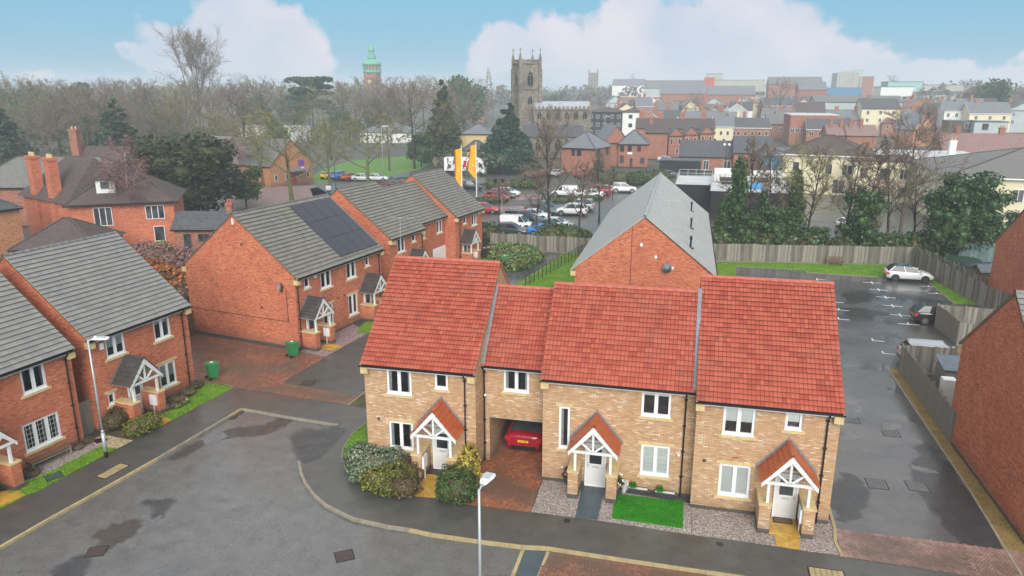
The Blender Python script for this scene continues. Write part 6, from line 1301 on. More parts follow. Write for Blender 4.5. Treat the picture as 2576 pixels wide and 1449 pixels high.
# ------------------------------------------------------------ background buildings
GH={}
def bld(label,o,rz,W_,D_,E_,R_,wall='red_brick_far',roof='slate_roof',kind='gable',front=(),side=(),chim=(),frame='white',oh=.25,name='house',cat='house',group=None,axis='x',z=0,verge=None,wmin=1.0,pots=True):
    """o: world point of the front left wall corner; ridge along local x (axis 'x') or front to back ('y')"""
    t=thing(name,label,cat,(o[0],o[1],z),R(rz),group); w=MB()
    if kind=='gable' and axis=='x': w.add([(0,0,0),(W_,0,0),(W_,D_,0),(0,D_,0),(0,0,E_),(W_,0,E_),(W_,D_,E_),(0,D_,E_),(0,D_/2,R_-.1),(W_,D_/2,R_-.1)],[(0,1,5,4),(1,2,6,9,5),(2,3,7,6),(3,0,4,8,7)])
    elif kind=='gable': w.add([(0,0,0),(W_,0,0),(W_,D_,0),(0,D_,0),(0,0,E_),(W_,0,E_),(W_,D_,E_),(0,D_,E_),(W_/2,0,R_-.1),(W_/2,D_,R_-.1)],[(0,1,5,8,4),(1,2,6,5),(2,3,7,9,6),(3,0,4,7)])
    else: w.box(0,W_,0,D_,0,E_)
    w.build('wall',M_[wall],t); r=MB(); e=E_+.02
    def slab(a,b,c,d):
        n=((Vector(b)-Vector(a)).cross(Vector(d)-Vector(a))).normalized()*.12; r.add([Vector(p) for p in (a,b,c,d)]+[Vector(p)+n for p in (a,b,c,d)],[(3,2,1,0),(4,5,6,7),(0,1,5,4),(1,2,6,5),(2,3,7,6),(3,0,4,7)])
    if kind=='gable':
        if axis=='x': k=(R_-E_)/(D_/2); slab((-oh,-oh,e-oh*k),(W_+oh,-oh,e-oh*k),(W_+oh,D_/2,R_),(-oh,D_/2,R_)); slab((W_+oh,D_+oh,e-oh*k),(-oh,D_+oh,e-oh*k),(-oh,D_/2,R_),(W_+oh,D_/2,R_))
        else: k=(R_-E_)/(W_/2); slab((-oh,D_+oh,e-oh*k),(-oh,-oh,e-oh*k),(W_/2,-oh,R_),(W_/2,D_+oh,R_)); slab((W_+oh,-oh,e-oh*k),(W_+oh,D_+oh,e-oh*k),(W_/2,D_+oh,R_),(W_/2,-oh,R_))
    elif kind=='hip':
        m=min(W_,D_)/2; p=[(-oh,-oh,e),(W_+oh,-oh,e),(W_+oh,D_+oh,e),(-oh,D_+oh,e)]
        a,b=((m,D_/2,R_),(W_-m,D_/2,R_)) if W_>=D_ else ((W_/2,m,R_),(W_/2,D_-m,R_))
        if W_>=D_: r.add(p+[a,b],[(0,1,5,4),(1,2,5),(2,3,4,5),(3,0,4),(3,2,1,0)])
        else: r.add(p+[a,b],[(0,1,4),(1,2,5,4),(2,3,5),(3,0,4,5),(3,2,1,0)])
        hp=MB()
        for u,v in ((0,4),(1,5 if W_>=D_ else 4),(2,5),(3,4 if W_>=D_ else 5)): hp.beam(p[u] if u<4 else a,(a if v==4 else b),.25,.12)
        if (Vector(a)-Vector(b)).length>.3: hp.beam(a,b,.25,.12)
        hp.build('hip_tiles',M_['darkslate_roof' if 'slate' in roof else 'brown_roof'],t,kind='stuff')
    else:
        r.box(-.15,W_+.15,-.15,D_+.15,E_,E_+.25)
    r.build('roof',M_[roof],t)
    if kind!='flat':
        MB().box(-oh,W_+oh,-oh-.08,-oh+.0,E_-.2,E_-.02 ).build('gutter',M_['white' if verge else 'black'],t)
        if kind=='gable' and verge:
            v=MB()
            for xx in ((0,W_) if axis=='x' else (0,)):
                for s in (0,1):
                    if axis=='x': v.beam((xx+(-oh-.02 if xx==0 else oh+.02),(-oh if s==0 else D_+oh),E_-.25),(xx+(-oh-.02 if xx==0 else oh+.02),D_/2,R_-.05),.05,.25)
                    else: v.beam((-oh if s==0 else W_+oh,-oh-.02,E_-.25),(W_/2,-oh-.02,R_-.05),.05,.25)
            v.build('bargeboard',M_[verge],t)
    def wn(x0,x1,z0,z1,n,m):
        return window(t,x0,x1,z0,z1,-.13,n,mat=m,far=True)
    for f in front:
        if len(f)==4: # n, z0, h, w evenly spaced
            n,z0,h,ww=f
            for i in range(n): c=W_*(i+.5)/n; wn(c-ww/2,c+ww/2,z0,z0+h,1 if ww<1 else 2 if ww<1.9 else 3,frame)
        else: wn(f[0],f[1],f[2],f[3],f[4],frame)
    for f in side: # windows of the left (-x) or right (+x) wall: (s, n, z0, h, w)
        s,n,z0,h,ww=f
        for i in range(n):
            c=D_*(i+.5)/n; m=window(t,-ww/2,ww/2,z0,z0+h,-.13,1 if ww<1 else 2,mat=frame,far=True); m.location=(0,D_-c,0) if s<0 else (W_,c,0); m.rotation_euler=(0,0,R(-90) if s<0 else R(90))
    for c in chim:
        x,y,cw,cdp,ztop=c[:5]; zb=min(E_,R_-1.5); cc=MB(); cc.box(x-cw/2,x+cw/2,y-cdp/2,y+cdp/2,zb,ztop-.25); cc.box(x-cw/2-.08,x+cw/2+.08,y-cdp/2-.08,y+cdp/2+.08,ztop-.25,ztop); ch=cc.build('chimney',M_['red_brick_far' if len(c)<6 else c[5]],t)
        if pots:
            for k in range(2): MB().lathe([(.11,ztop),(.13,ztop+.4)],8,(x+(k-.5)*cw*.5,y)).build('chimney_pot',M_['stone' if len(c)>5 else 'red_ridge'],ch)
    return t
def FLe(px,py,E): p=at(px,py,E); return (p.x,p.y)
# left
b=bld('old red brick house with steep brown hipped roof, two red chimneys and white dormer',FLe(173,516,5.3),31,10.2,9,5.3,8.6,'red_brick','brown_roof','hip',front=[(2.2,4.0,2.9,4.9,3),(7.3,9.2,3.4,4.9,3),(7.9,9.0,.9,2.6,1)],oh=.5)
fl=FLe(58,492,5.2); lw=MB(); lw.box(0,12.0,0,8,0,5.25); bl=Matrix.Rotation(-R(31),3,'Z')@Vector((fl[0]-b.location.x,fl[1]-b.location.y,0)); ra=R(-23.5-31)
o_=lw.build('wing_wall',M_['red_brick'],b,loc=bl,rot=(0,0,ra)); wr=MB(); wr.add([(-.5,-.5,5.3),(12.5,-.5,5.3),(12.5,8.5,5.3),(-.5,8.5,5.3),(3.2,4,9.6),(10.2,4,9.9)],[(0,1,5,4),(1,2,5),(2,3,4,5),(3,0,4),(3,2,1,0)]); wr.build('wing_roof',M_['brown_roof'],b,loc=bl,rot=(0,0,ra))
for cx_ in (3.6,8.2):
    q=MB(); q.box(cx_-.65,cx_+.65,-.2,.75,0,9.7); q.box(cx_-.75,cx_+.75,-.3,.85,9.7,10.0); ch_=q.build('chimney',M_['red_brick'],b,loc=bl,rot=(0,0,ra))
    for k_ in (-.35,.35): MB().lathe([(.16,10.0),(.18,10.4)],8,(cx_+k_,.28)).build('chimney_pot',M_['stone'],ch_)
dm=MB(); dm.box(2.6,4.4,1.0,3.4,6.3,7.8); d0=dm.build('dormer',M_['white_render'],b); window(d0,3.0,4.0,6.7,7.6,.87,1,far=True); rr=MB(); rr.add([(2.3,.7,7.7),(3.5,.7,8.7),(3.5,4.0,8.7),(2.3,4.0,7.7),(4.7,.7,7.7),(4.7,4.0,7.7)],[(0,1,2,3),(4,5,2,1),(0,4,1)]); rr.build('dormer_roof',M_['brown_roof'],d0)
bld('orange brick house with a chimney at the far left edge',(-70.5,49.5),77,13,9,5.3,8.6,'orange_brick','darkslate_roof','hip',chim=[(9.6,1.6,.9,.9,9.0,'red_brick')])
bld('low outbuilding with dark hipped roof behind the nearest grey roof',FLe(30,628,2.5),22,7.5,7,2.5,4.9,'red_brick_far','brown_roof','hip')
bld('grey roofed house behind the chimneys at the left edge',FLe(-90,472,5.0),14,20,9,5.0,8.6,'red_brick_far','grey_roof','hip',front=[(3,2.8,1.2,1.2)])
bld('brown roofed house with one tall weathered chimney',FLe(160,442,5.2),10,14,9,5.2,9.0,'red_brick_far','brown_roof',chim=[(.6,3,1.1,1.1,11.6,'red_brick_far')])
bld('small brick outhouse with dark slate roof and chimney behind the solar house',FLe(436,576,2.6),12,6.2,3.4,2.6,4.2,'red_brick_far','darkslate_roof',front=[(1.0,1.9,.1,2.1,1),(2.6,3.9,1.2,2.1,2)],chim=[(5.7,1.7,.6,.6,5.2)],frame='brownwood',name='outhouse')
k7=bld('brown brick hall with long grey roof, red doors and a purple sign',(-94.5,126.5),-17,22,10.5,3.7,8.2,'orange_brick','grey_roof',side=[(1,4,1.0,1.1,.7)],name='hall',cat='hall')
MB().box(22.01,22.06,4.2,6.2,0,2.3).build('red_door',M_['carred'],k7); MB().box(21.9,24.0,3.6,8.0,2.5,2.75).build('door_canopy',M_['lead'],k7); M_['purple']=plain('purple_board',(.16,.07,.42),.5,.3,.05,2)
MB().box(22.01,22.1,7.0,8.3,3.3,4.3).build('purple_sign',M_['purple'],k7); MB().box(22.01,22.08,7.6,8.3,2.6,2.95).build('white_sign',M_['white'],k7)
# behind the park
bld('pale yellow building with curved grey roof left of the big conifer',FLe(1157,337,6.5),8,8.5,8,6.5,8.8,'stone','slate_roof','hip',front=[(3,2.0,1.4,.9)],name='building',cat='building')
bld('low yellow pavilion with dark conical roof behind the flags',FLe(1162,378,3.4),5,6,5,3.4,5.6,'stone','darkslate_roof','hip',front=[(4,1.8,1.0,.8)],frame='black',name='pavilion',cat='building')
bld('two storey brick block with grey roof behind the round evergreen',FLe(1138,275,7),4,17,10,7,9.5,'red_brick_far','grey_roof',front=[(5,4.5,1.6,1.6),(5,1.2,1.6,1.6)],name='building',cat='building')
bld('white walled low building glimpsed through the bare trees',FLe(865,300,5),3,24,12,4.4,6.5,'grey_clad','grey_roof',front=[(8,1.5,1.5,1.5)],name='building',cat='building'); bld('grey roofed low building behind the park trees',FLe(905,332,3.5),0,18,10,3.5,6,'white_render','slate_roof','hip',name='building',cat='building'); bld('pale shed roof glimpsed through the left wood',FLe(585,320,5),0,22,12,5,7.5,'white_render','flat_roof','flat',name='building',cat='building')
# carillon tower
d=470; p=atY(938,220,d); zr_=lambda row:atY(938,row,d).z; k=d*1.03/FP
o=thing('carillon_tower','far brick tower with green copper gallery, dome and lantern','tower',(p.x,p.y,0)); M_['copper']=plain('green_copper',(.13,.42,.30),.6,.3,.1,.3)
c=MB(); s0=16.5*k
c.add([(-s0*.94,-s0*.94,0),(s0*.94,-s0*.94,0),(s0*.94,s0*.94,0),(-s0*.94,s0*.94,0),(-s0,-s0,zr_(184)),(s0,-s0,zr_(184)),(s0,s0,zr_(184)),(-s0,s0,zr_(184))],[(0,1,5,4),(1,2,6,5),(2,3,7,6),(3,0,4,7),(4,5,6,7)]); c.build('shaft',M_['red_brick_far'],o)
MB().tube((0,-s0-.1,zr_(205)),(0,-s0-.3,zr_(205)),1.4,n=14).build('round_window',M_['stone'],o)
MB().lathe([(s0*1.1,zr_(186)),(s0*1.42,zr_(182)),(s0*1.42,zr_(177))],12).build('gallery_floor',M_['copper'],o); MB().lathe([(s0*1.15,zr_(177)),(s0*1.15,zr_(163))],12).build('gallery_core',M_['red_brick_far'],o)
for i in range(16): t=2*math.pi*i/16; MB().tube((s0*1.33*math.cos(t),s0*1.33*math.sin(t),zr_(178)),(s0*1.33*math.cos(t),s0*1.33*math.sin(t),zr_(163)),.28,n=6).build('column',M_['copper'],o)
MB().lathe([(s0*1.45,zr_(163.5)),(s0*1.42,zr_(160)),(s0*1.3,zr_(156)),(s0*1.0,zr_(152.5)),(s0*.6,zr_(150)),(s0*.5,zr_(147))],20).build('dome',M_['copper'],o,True); MB().lathe([(s0*.52,zr_(147)),(s0*.65,zr_(146)),(s0*.65,zr_(140)),(s0*.45,zr_(140))],12).build('lantern_gallery',M_['copper'],o)
for i in range(8): t=2*math.pi*(i+.5)/8; MB().tube((s0*.4*math.cos(t),s0*.4*math.sin(t),zr_(140)),(s0*.4*math.cos(t),s0*.4*math.sin(t),zr_(130)),.3,n=6).build('lantern_column',M_['copper'],o)
MB().lathe([(s0*.46,zr_(130)),(s0*.44,zr_(124)),(s0*.34,zr_(119)),(s0*.12,zr_(114)),(.15,zr_(109)),(.08,zr_(103))],14).build('cupola',M_['copper'],o,True)
# church
d=196; s=5.6; th=R(-33); p=atY(1309,150,d); zc=lambda row,dd=d:atY(1309,row,dd).z
o=thing('church','old stone church with pinnacled square tower and long grey nave roof','church',(p.x,p.y,0),-th)
zt=zc(160); ang=-th
T=MB(); T.box(-0,s,0,s,0,zt); T.build('tower_wall',M_['church_stone'],o)
for (x,y) in ((0,0),(s,0),(0,s),(s,s)):
    MB().box(x-.45,x+.45,y-.45,y+.45,0,zt-1.2).build('buttress',M_['church_stone'],o)
    q=MB(); q.box(x-.32,x+.32,y-.32,y+.32,zt-1.2,zt+1.4); q.add([(x-.32,y-.32,zt+1.4),(x+.32,y-.32,zt+1.4),(x+.32,y+.32,zt+1.4),(x-.32,y+.32,zt+1.4),(x,y,zt+3.2)],[(0,1,4),(1,2,4),(2,3,4),(3,0,4)]); q.box(x-.06,x+.06,y-.06,y+.06,zt+3,zt+4); q.box(x-.3,x+.3,y-.07,y+.07,zt+3.45,zt+3.6); q.build('pinnacle',M_['church_stone'],o)
q=MB(); 
for (a,b_) in (((0,0),(s,0)),((0,0),(0,s)),((s,0),(s,s)),((0,s),(s,s))):
    q.beam((a[0],a[1],zt+1.0),(b_[0],b_[1],zt+1.0),.25,.2); q.beam((a[0],a[1],zt+.08),(b_[0],b_[1],zt+.08),.45,.2)
    for i in range(9): f=(i+.5)/9; x=a[0]+(b_[0]-a[0])*f; y=a[1]+(b_[1]-a[1])*f; q.box(x-.1,x+.1,y-.1,y+.1,zt+.18,zt+.9)
q.build('parapet',M_['church_stone'],o)
def lancet(par,w,z0,h,loc,rz,name='belfry_window'):
    q=MB(); pts=[(-w/2,z0),(w/2,z0),(w/2,z0+h*.62),(w*.3,z0+h*.84),(0,z0+h),(-w*.3,z0+h*.84),(-w/2,z0+h*.62)]; q.add([(x,-.03,z) for x,z in pts],[tuple(range(7))]); f=q.build(name,M_['room'],par,loc=loc,rot=(0,0,rz)); r=MB()
    for a,b_ in zip(pts,pts[1:]+pts[:1]): r.beam((a[0],-.06,a[1]),(b_[0],-.06,b_[1]),.14,.14,(0,1,0))
    r.box(-.06,.06,-.06,-.03,z0,z0+h*.75)
    for zz in (.62,): r.beam((-w/2,-.05,z0+h*zz),(0,-.05,z0+h*.8),.08,.08,(0,1,0)); r.beam((w/2,-.05,z0+h*zz),(0,-.05,z0+h*.8),.08,.08,(0,1,0))
    r.build('tracery',M_['church_stone'],f)
zl=zc(216); zh=zc(178)
lancet(o,1.7,zl,zh-zl,(s/2,0,0),0); lancet(o,1.7,zl,zh-zl,(0,s/2,0),R(-90))
if True:
    for (x,y,rz) in ((s/2,0,0),(0,s/2,R(-90))): lancet(o,1.3,zc(262),(zc(240)-zc(262)),(x,y,0),rz,'niche')
    MB().box(-.2,s+.2,-.2,s+.2,zc(226),zc(224)).build('string_course',M_['church_stone'],o)
n0=FLe(1343,274,12.2)
nv=bld('stone church nave with pale lead roof and crosses on its gable, right of the tower',n0,12,15,8,12.2,14.0,'church_stone','lead_roof',front=(),oh=.1,name='church_nave',cat='church')
q=MB()
for i in range(14): q.box(i*1.08,i*1.08+.6,-.3,.0,12.2,12.9)
q.box(0,15,-.25,-.05,11.9,12.2); q.build('battlement',M_['church_stone'],nv); 
for i in range(6): lancet(nv,1.2,9.6,2.1,(1.5+i*2.4,0,0),0,'clerestory_window')
for i in range(3):
    q=MB(); x,y=((0,-.2),(15,-.2),(15,4))[i]; q.box(x-.25,x+.25,y-.25,y+.25,11,14.3); q.box(x-.07,x+.07,y-.07,y+.07,14.3,16.2); q.box(x-.4,x+.4,y-.08,y+.08,15.3,15.5); q.build('pinnacle',M_['church_stone'],nv)
ai=bld('lower stone church aisle with buttresses in front of the nave',(n0[0]-1.2,n0[1]-7.5),12,15.5,7,5.4,8.2,'church_stone','darkslate_roof',oh=.1,name='church_aisle',cat='church')
for i in range(6): lancet(ai,1.2,1.6,3.4,(1.3+i*2.5,0,0),0,'aisle_window'); MB().box(2.3+i*2.5,2.8+i*2.5,-.7,0,0,4.6).build('buttress',M_['church_stone'],ai)
pr=bld('gabled stone church porch wing with a tall pointed window',FLe(1326,334,6.2),10,4.2,6,6.2,9.0,'church_stone','darkslate_roof',oh=.1,axis='y',name='church_porch',cat='church'); lancet(pr,1.5,1.5,5,(2.1,0,0),0,'great_window')
# modern block
mb_=bld('dark grey modern apartment block behind the nave',FLe(1478,281,9),2,13.2,11,9,10.6,'black_brick','brown_roof','hip',front=[(5,6.6,1.3,1.4),(5,3.6,1.3,1.4),(5,.9,1.3,1.4)],name='apartment_block',cat='building'); bld('white rendered stair wing at the right of the dark block',(FLe(1478,281,9)[0]+13.25,FLe(1478,281,9)[1]+.2),2,6,11,9,10.2,'white_render','brown_roof','hip',front=[(1,6.6,1.4,1.4),(1,3.4,1.4,1.4)],frame='black',name='apartment_block',cat='building')
# brick office
bo=bld('brick office with grey pyramid slate roof, nearer part',FLe(1413,371,5.2),-16,7.6,9.2,5.2,8.4,'red_brick_far','slate_roof','hip',front=[(2.4,3.1,3.6,4.9,2),(3.6,4.6,3.6,4.9,2)],side=[(1,2,3.5,1.5,1.5)],frame='black',oh=.35,name='office',cat='building')
bo2=bld('brick office with grey hipped slate roof, farther part',FLe(1557,362,5.2),3,6.6,7,5.2,8.3,'red_brick_far','slate_roof','hip',front=[(.3,1.2,3.5,5.0,3),(2.0,2.9,3.5,5.0,2),(4.2,5.0,3.6,4.8,2),(.3,1.2,.9,2.6,3),(2.6,3.2,0,2.0,1),(4.9,5.9,.9,2.2,2)],frame='black',oh=.35,name='office',cat='building')
bld('gabled middle wing of the brick office',(-18.8,170.5),24,6,8,5.4,9.2,'red_brick_far','slate_roof',axis='y',name='office',cat='building')
sg=MB(); sg.box(2.0,3.1,-.1,-.05,2.9,3.4); sg.build('name_sign',M_['white'],bo2)
# terraces behind the office
bld('tall brick side wall house right of the office with dark tiled roof',FLe(1625,334,6.6),3,5.4,9,6.6,8.6,'red_brick_far','brown_roof',chim=[(1.2,4.5,.9,.7,9.8)],name='terraced_house')
for i,(x,y) in enumerate(((1683,341),(1722,338),(1762,335))): bld(['first','second','third'][i]+' narrow brick rear wing with a gable, counted from the office',FLe(x,y,5.6),6,3.6,8,5.6,7.6,'red_brick_far','darkslate_roof',axis='y',front=[(.4,1.1,3.4,4.8,1),(2.4,3.1,3.4,4.8,1),(1.9,2.6,.9,2.3,1)],name='terraced_house',verge=None)
bld('long tiled terrace roof with red chimneys behind the rear wings',FLe(1600,322,6.4),2,22,9,6.4,9.0,'red_brick_far','brown_roof',chim=[(1.5,4.5,1.5,.8,10.6),(7,4.5,1.5,.8,10.6),(13,4.5,1.5,.8,10.6),(19,4.5,1.5,.8,10.6)],front=[(8,3.8,1.3,.9)],name='terraced_house')
bld('cream house with white dormer among brick terraces',FLe(1790,318,5.8),-8,8.2,9,5.8,8.8,'cream_render','slate_roof',front=[(4,3.2,1.2,.8),(3,.9,1.2,.8)],chim=[(7.6,4.5,.8,.8,10.5,'cream_render')],verge='white')
bld('tan gabled end house above the cream one',FLe(1812,286,6),5,6.5,9,6,9.6,'cream_render','brown_roof',axis='y',chim=[(3.2,1,1.3,.8,11.5,'church_stone')])
bld('brick terrace with white edged gable right of the cream house',FLe(1850,321,5.6),3,10.5,9,5.6,8.4,'red_brick_far','darkslate_roof',front=[(5,3.2,1.3,.9)],chim=[(3,4.5,.9,.8,10.2)],verge='white')
bld('long grey roofed brick building behind the garden trees',FLe(1930,312,5.4),2,19,10,5.4,8.6,'red_brick_far','grey_roof',front=[(6,3.0,1.2,1.2)])
bld('brick house with mossy dark roof and white windows',FLe(2030,325,5.4),-3,13.5,9,5.4,8.3,'red_brick_far','darkslate_roof',front=[(5,3.4,1.3,1.3)],verge='white')
bld('long low slate roofed brick building with wide plain walls',FLe(1711,393,3),0,13.2,8,3,6.2,'red_brick_far','darkslate_roof',front=[(1.5,2.8,.2,2.2,2),(5.0,6.2,.2,2.2,2),(9.3,10.8,.5,2.2,2)],name='outbuilding',cat='building')
bld('brick annex with dark roof right of the long slate building',FLe(1847,384,4.2),0,7.6,9,4.2,7.4,'red_brick_far','darkslate_roof',front=[(3,2.2,1.0,.9)],name='outbuilding',cat='building')
M_['bluewall']=plain('blue_painted_cladding',(.03,.17,.32),.5,.4,.15,1); M_['darkflat']=plain('dark_flat_roofing',(.07,.085,.10),.4,.4,.2,.6)
bld('blue clad building with dark flat roof behind the cream villa',FLe(1917,394,4.2),-3,24,22,4.2,5,'bluewall','darkflat','flat',front=[(1.0,2.0,1.5,3.0,1),(3.2,4.2,0,2.2,1)],name='building',cat='building')
# black brick box with white membrane roof
bw1=bld('black brick extension with white flat roof and railings, lower part',FLe(1702,463,3.7),-2,5.2,9,3.7,4,'black_brick','flat_roof','flat',name='extension',cat='building')
bw2=bld('black brick building with white flat roof full of ducts and a blue skylight',FLe(1790,480,4.0),-2,10.8,17,4.0,4.3,'black_brick','flat_roof','flat',name='extension',cat='building')
q=MB(); q.box(.2,4.4,9.5,15,4.25,5.6); q.box(5.5,10,10,15.5,4.25,5.4); q.build('plant_room',M_['white_render'],bw2)
for (x,y,l) in ((1,6.5,2.6),(5.2,7.5,4),(1.2,4.6,2.2)): MB().tube((x,y,4.8),(x+l,y,4.8),.38,n=10).build('duct',M_['black'],bw2)
for (x,y) in ((4.6,5),(7.6,6),(8.6,8.5),(6.6,9)): MB().box(x,x+.9,y,y+.7,4.25,5.1).build('cooling_unit',M_['steel'],bw2)
q=MB(); q.add([(4.5,1.2,4.27),(7,1.2,4.27),(7,3.8,4.27),(4.5,3.8,4.27),(5.75,2.5,5.2)],[(0,1,4),(1,2,4),(2,3,4),(3,0,4)]); q.build('skylight',M_['slideblue'],bw2)
for t_,(x0,x1,y0,y1,z) in ((bw2,(0,4.5,0.2,9,4.25)),(bw1,(0,5,.2,8.6,3.95))):
    q=MB()
    for zz in (.5,1.05): q.beam((x0,y0,z+zz),(x0,y1,z+zz),.05,.05); q.beam((x0,y1,z+zz),(x1,y1,z+zz),.05,.05); q.beam((x0,y0,z+zz),(x1,y0,z+zz),.05,.05)
    for f in (0,.25,.5,.75,1): q.box(x0-.03,x0+.03,y0+(y1-y0)*f-.03,y0+(y1-y0)*f+.03,z,z+1.08); q.box(x0+(x1-x0)*f-.03,x0+(x1-x0)*f+.03,y1-.03,y1+.03,z,z+1.08)
    q.build('guard_rail',M_['steel'],t_)
bld('dark painted yard wall block below the pale parked cars',FLe(1660,404,3.0),-5,8,4,3.0,3.2,'black_brick','darkflat','flat',name='yard_wall',cat='wall')
# cream villa and right hand cream building
cv=bld('cream rendered villa with grey tiled hip roof behind the bare trees',FLe(1972,386,6.6),-14,13.2,12,6.6,9.6,'cream_render','brown_roof','hip',front=[(1.6,2.7,3.6,5.3,1),(6.8,7.9,3.4,5.1,1),(9.4,11,3.4,5.1,2),(1.5,2.8,.6,2.6,1),(8.2,10,.3,2.6,2)],verge='white',oh=.5,name='villa')
bld('cream flat roofed link beside the villa',FLe(2152,405,6.2),-10,8.5,11,6.2,6.6,'cream_render','brown_roof','flat',front=[(3,3.6,1.6,1.2),(3,.8,1.6,1.2)],name='villa_link',cat='building')
bld('large cream building with ribbed grey hipped roof at the right',FLe(2388,443,6.6),-4,22,22,6.6,9.6,'cream_render','grey_roof','hip',front=[(7,3.6,1.6,1.3),(7,.8,1.6,1.3)],side=[(-1,6,3.6,1.7,1.0),(-1,6,.8,1.7,1.0)],verge='white',oh=.5,name='building',cat='building')
bld('white flat roofs with a small cupola behind the bare trees',FLe(2200,392,6),-2,17,12,6,6.4,'white_render','flat_roof','flat',chim=[(13,4,1.0,1.0,8.6,'white_render')],name='building',cat='building')
bld('brick semi with pinkish tiled roof and two chimneys',FLe(2374,384,5.2),-1,15,9,5.2,8.7,'red_brick_far','pink_roof',front=[(4,3.5,1.2,1.6)],chim=[(3.2,4.5,.8,.8,9.9),(11,4.5,.9,.9,9.9)],verge=None)
bld('low brick house with dark roof at the right edge',FLe(2560,372,5.2),20,10,9,5.2,8,'red_brick_far','brown_roof')
bld('house with flat black dormer and white window',FLe(2385,322,5.6),-3,8,8,7.6,8,'brown_roof','darkflat','flat',front=[(4.5,6.2,5.6,7.2,2)],name='dormer_house'); bld('house with blue grey dormer right of the black one',FLe(2450,324,5.6),-3,9,8,7.6,8,'grey_clad','darkflat','flat',front=[(2,3.9,5.2,7.3,1)],name='dormer_house')
bld('brick house with tall orange gable wall on the right hillside',FLe(2300,325,5.4),25,7,9,5.4,9.6,'orange_brick','slate_roof',axis='y',side=[(-1,2,3.4,1.2,1.0)],name='terraced_house')
for i,(x,y,w) in enumerate(((2082,340,6.5),(2132,341,7.5))): bld('brick terrace with pinkish roof and paired chimneys, '+['left','right'][i]+' half',FLe(x,y,5.2),3,w,8,5.2,7.8,'red_brick_far','pink_roof',chim=[(1.2,3,.8,.8,9.4),(3.9,3,.8,.8,9.4)],axis='y' if 0 else 'x',name='terraced_house')
# mid distance rows of terraces
g=random.Random(5); rows=[((1660,300),26,4,9.0,'slate_roof'),((1500,292),16,0,8.6,'darkslate_roof'),((2040,288),34,2,9.2,'slate_roof'),((2150,285),30,-2,9.0,'slate_roof'),((2250,300),26,3,9.2,'slate_roof'),((2330,296),30,-3,9.2,'darkslate_roof'),((2440,300),26,0,9.0,'brown_roof'),((2080,300),28,-4,9.2,'slate_roof'),((1920,290),24,2,9.0,'slate_roof'),((2480,285),34,4,9.2,'slate_roof'),((1700,280),30,0,9.0,'darkslate_roof'),((2260,280),34,-2,9.0,'slate_roof'),((1600,276),30,3,9,'brown_roof'),((2390,278),36,2,9,'slate_roof'),((1860,272),26,-3,9.2,'darkslate_roof'),((2120,272),40,2,9.2,'slate_roof')]
names=['half timbered shops','station cottages','white edged gables','long slate row','orange end wall row','dark slate row','brown tiled row','front slate row','middle slate row','right hand row','back row left','back row right','far left row','far right row','inner row','outer row']
for i,((x,y),w,rz,rr_,rf_) in enumerate(rows):
    n=max(3,int(w/6)); bld('terrace of brick houses with chimneys in the town, the '+names[i],FLe(x,y,6),rz,w,9,6,rr_,'red_brick_far' if i not in (0,8) else 'white_render',rf_,front=[(n*2,3.6,1.4,.9)],chim=[(w*(j+.5)/n,4.5,1.4,.8,rr_+1.6) for j in range(n)],verge='white' if i%3==0 else None,name='terrace_row',group='terraces of the town',pots=False)
    for j in range(max(1,n//2)):
        c=at(x,y,6); u=Vector((math.cos(R(rz)),math.sin(R(rz)))); q=Vector((c.x,c.y))+u*(w*(j+.5)/max(1,n//2)-1.8)+Vector((u.y,-u.x))*4.0
        bld('gabled rear wing of a brick terrace in the town',(q.x,q.y),rz,3.6,4.2,5,7,'red_brick_far',rf_,axis='y',front=[(1,3,1.3,.9)],name='rear_wing',group='rear wings of the town terraces',verge='white' if i%3==0 else None)
# the many small roofs between the terrace rows
WL={'red_brick_far':'red brick','white_render':'white walled','cream_render':'cream','orange_brick':'orange brick','grey_clad':'grey clad'}; RF={'slate_roof':'slate','darkslate_roof':'dark slate','brown_roof':'brown tiled','grey_roof':'grey tiled'}
def townlabel(sz,wl,rf,x,far): return sz+' '+WL[wl]+' house with '+RF[rf]+' roof, '+('left' if x<1850 else 'middle' if x<2200 else 'right')+' of town, '+('farther' if far else 'nearer')+' rows'
g=random.Random(21); SM='small houses of the town roofscape'
for i in range(120):
    x=g.uniform(1500,2576); yb=g.choice((300,292,284,277,270,264,259,255,251))+g.uniform(-3,3)
    if x<1640 and yb>262: continue
    p=at(x,yb,5.8); w=g.uniform(5,10); rz=g.choice((0,4,-6,12,90,84)) ; wl=g.choice(('red_brick_far','red_brick_far','red_brick_far','white_render','cream_render','orange_brick')); rf_=g.choice(('slate_roof','darkslate_roof','brown_roof','grey_roof','slate_roof'))
    bld(townlabel('small',wl,rf_,x,yb<275),(p.x,p.y),rz,w,8,5.6,8.6+g.uniform(-.4,.8),wl,rf_,axis='x' if g.random()<.6 else 'y',front=[(3,3.3,1.3,.9)],chim=[(w*.2,4,1.1,.8,10.2)] if g.random()<.7 else [],verge='white' if g.random()<.35 else None,name='town_house',group=SM,pots=False)
for i in range(46):
    x=g.uniform(1520,2560); d=g.uniform(300,430); p=atY(x,250,d); w=g.uniform(7,14); E_=g.uniform(8,10.5)
    wl=g.choice(('red_brick_far','red_brick_far','white_render','cream_render','grey_clad')); rf_=g.choice(('slate_roof','darkslate_roof','brown_roof','grey_roof'))
    bld(townlabel('tall',wl,rf_,x,d>365),(p.x,d),g.choice((0,5,-5,14,88)),w,9,E_,E_+g.uniform(3,4),wl,rf_,axis='x' if g.random()<.6 else 'y',front=[(3,E_-2.2,1.4,1.0),(3,E_-5,1.4,1.0)],chim=[(w*.25,4.5,1.2,.9,E_+5)] if g.random()<.6 else [],verge='white' if g.random()<.4 else None,name='town_house',group='taller houses of the town roofscape',pots=False)
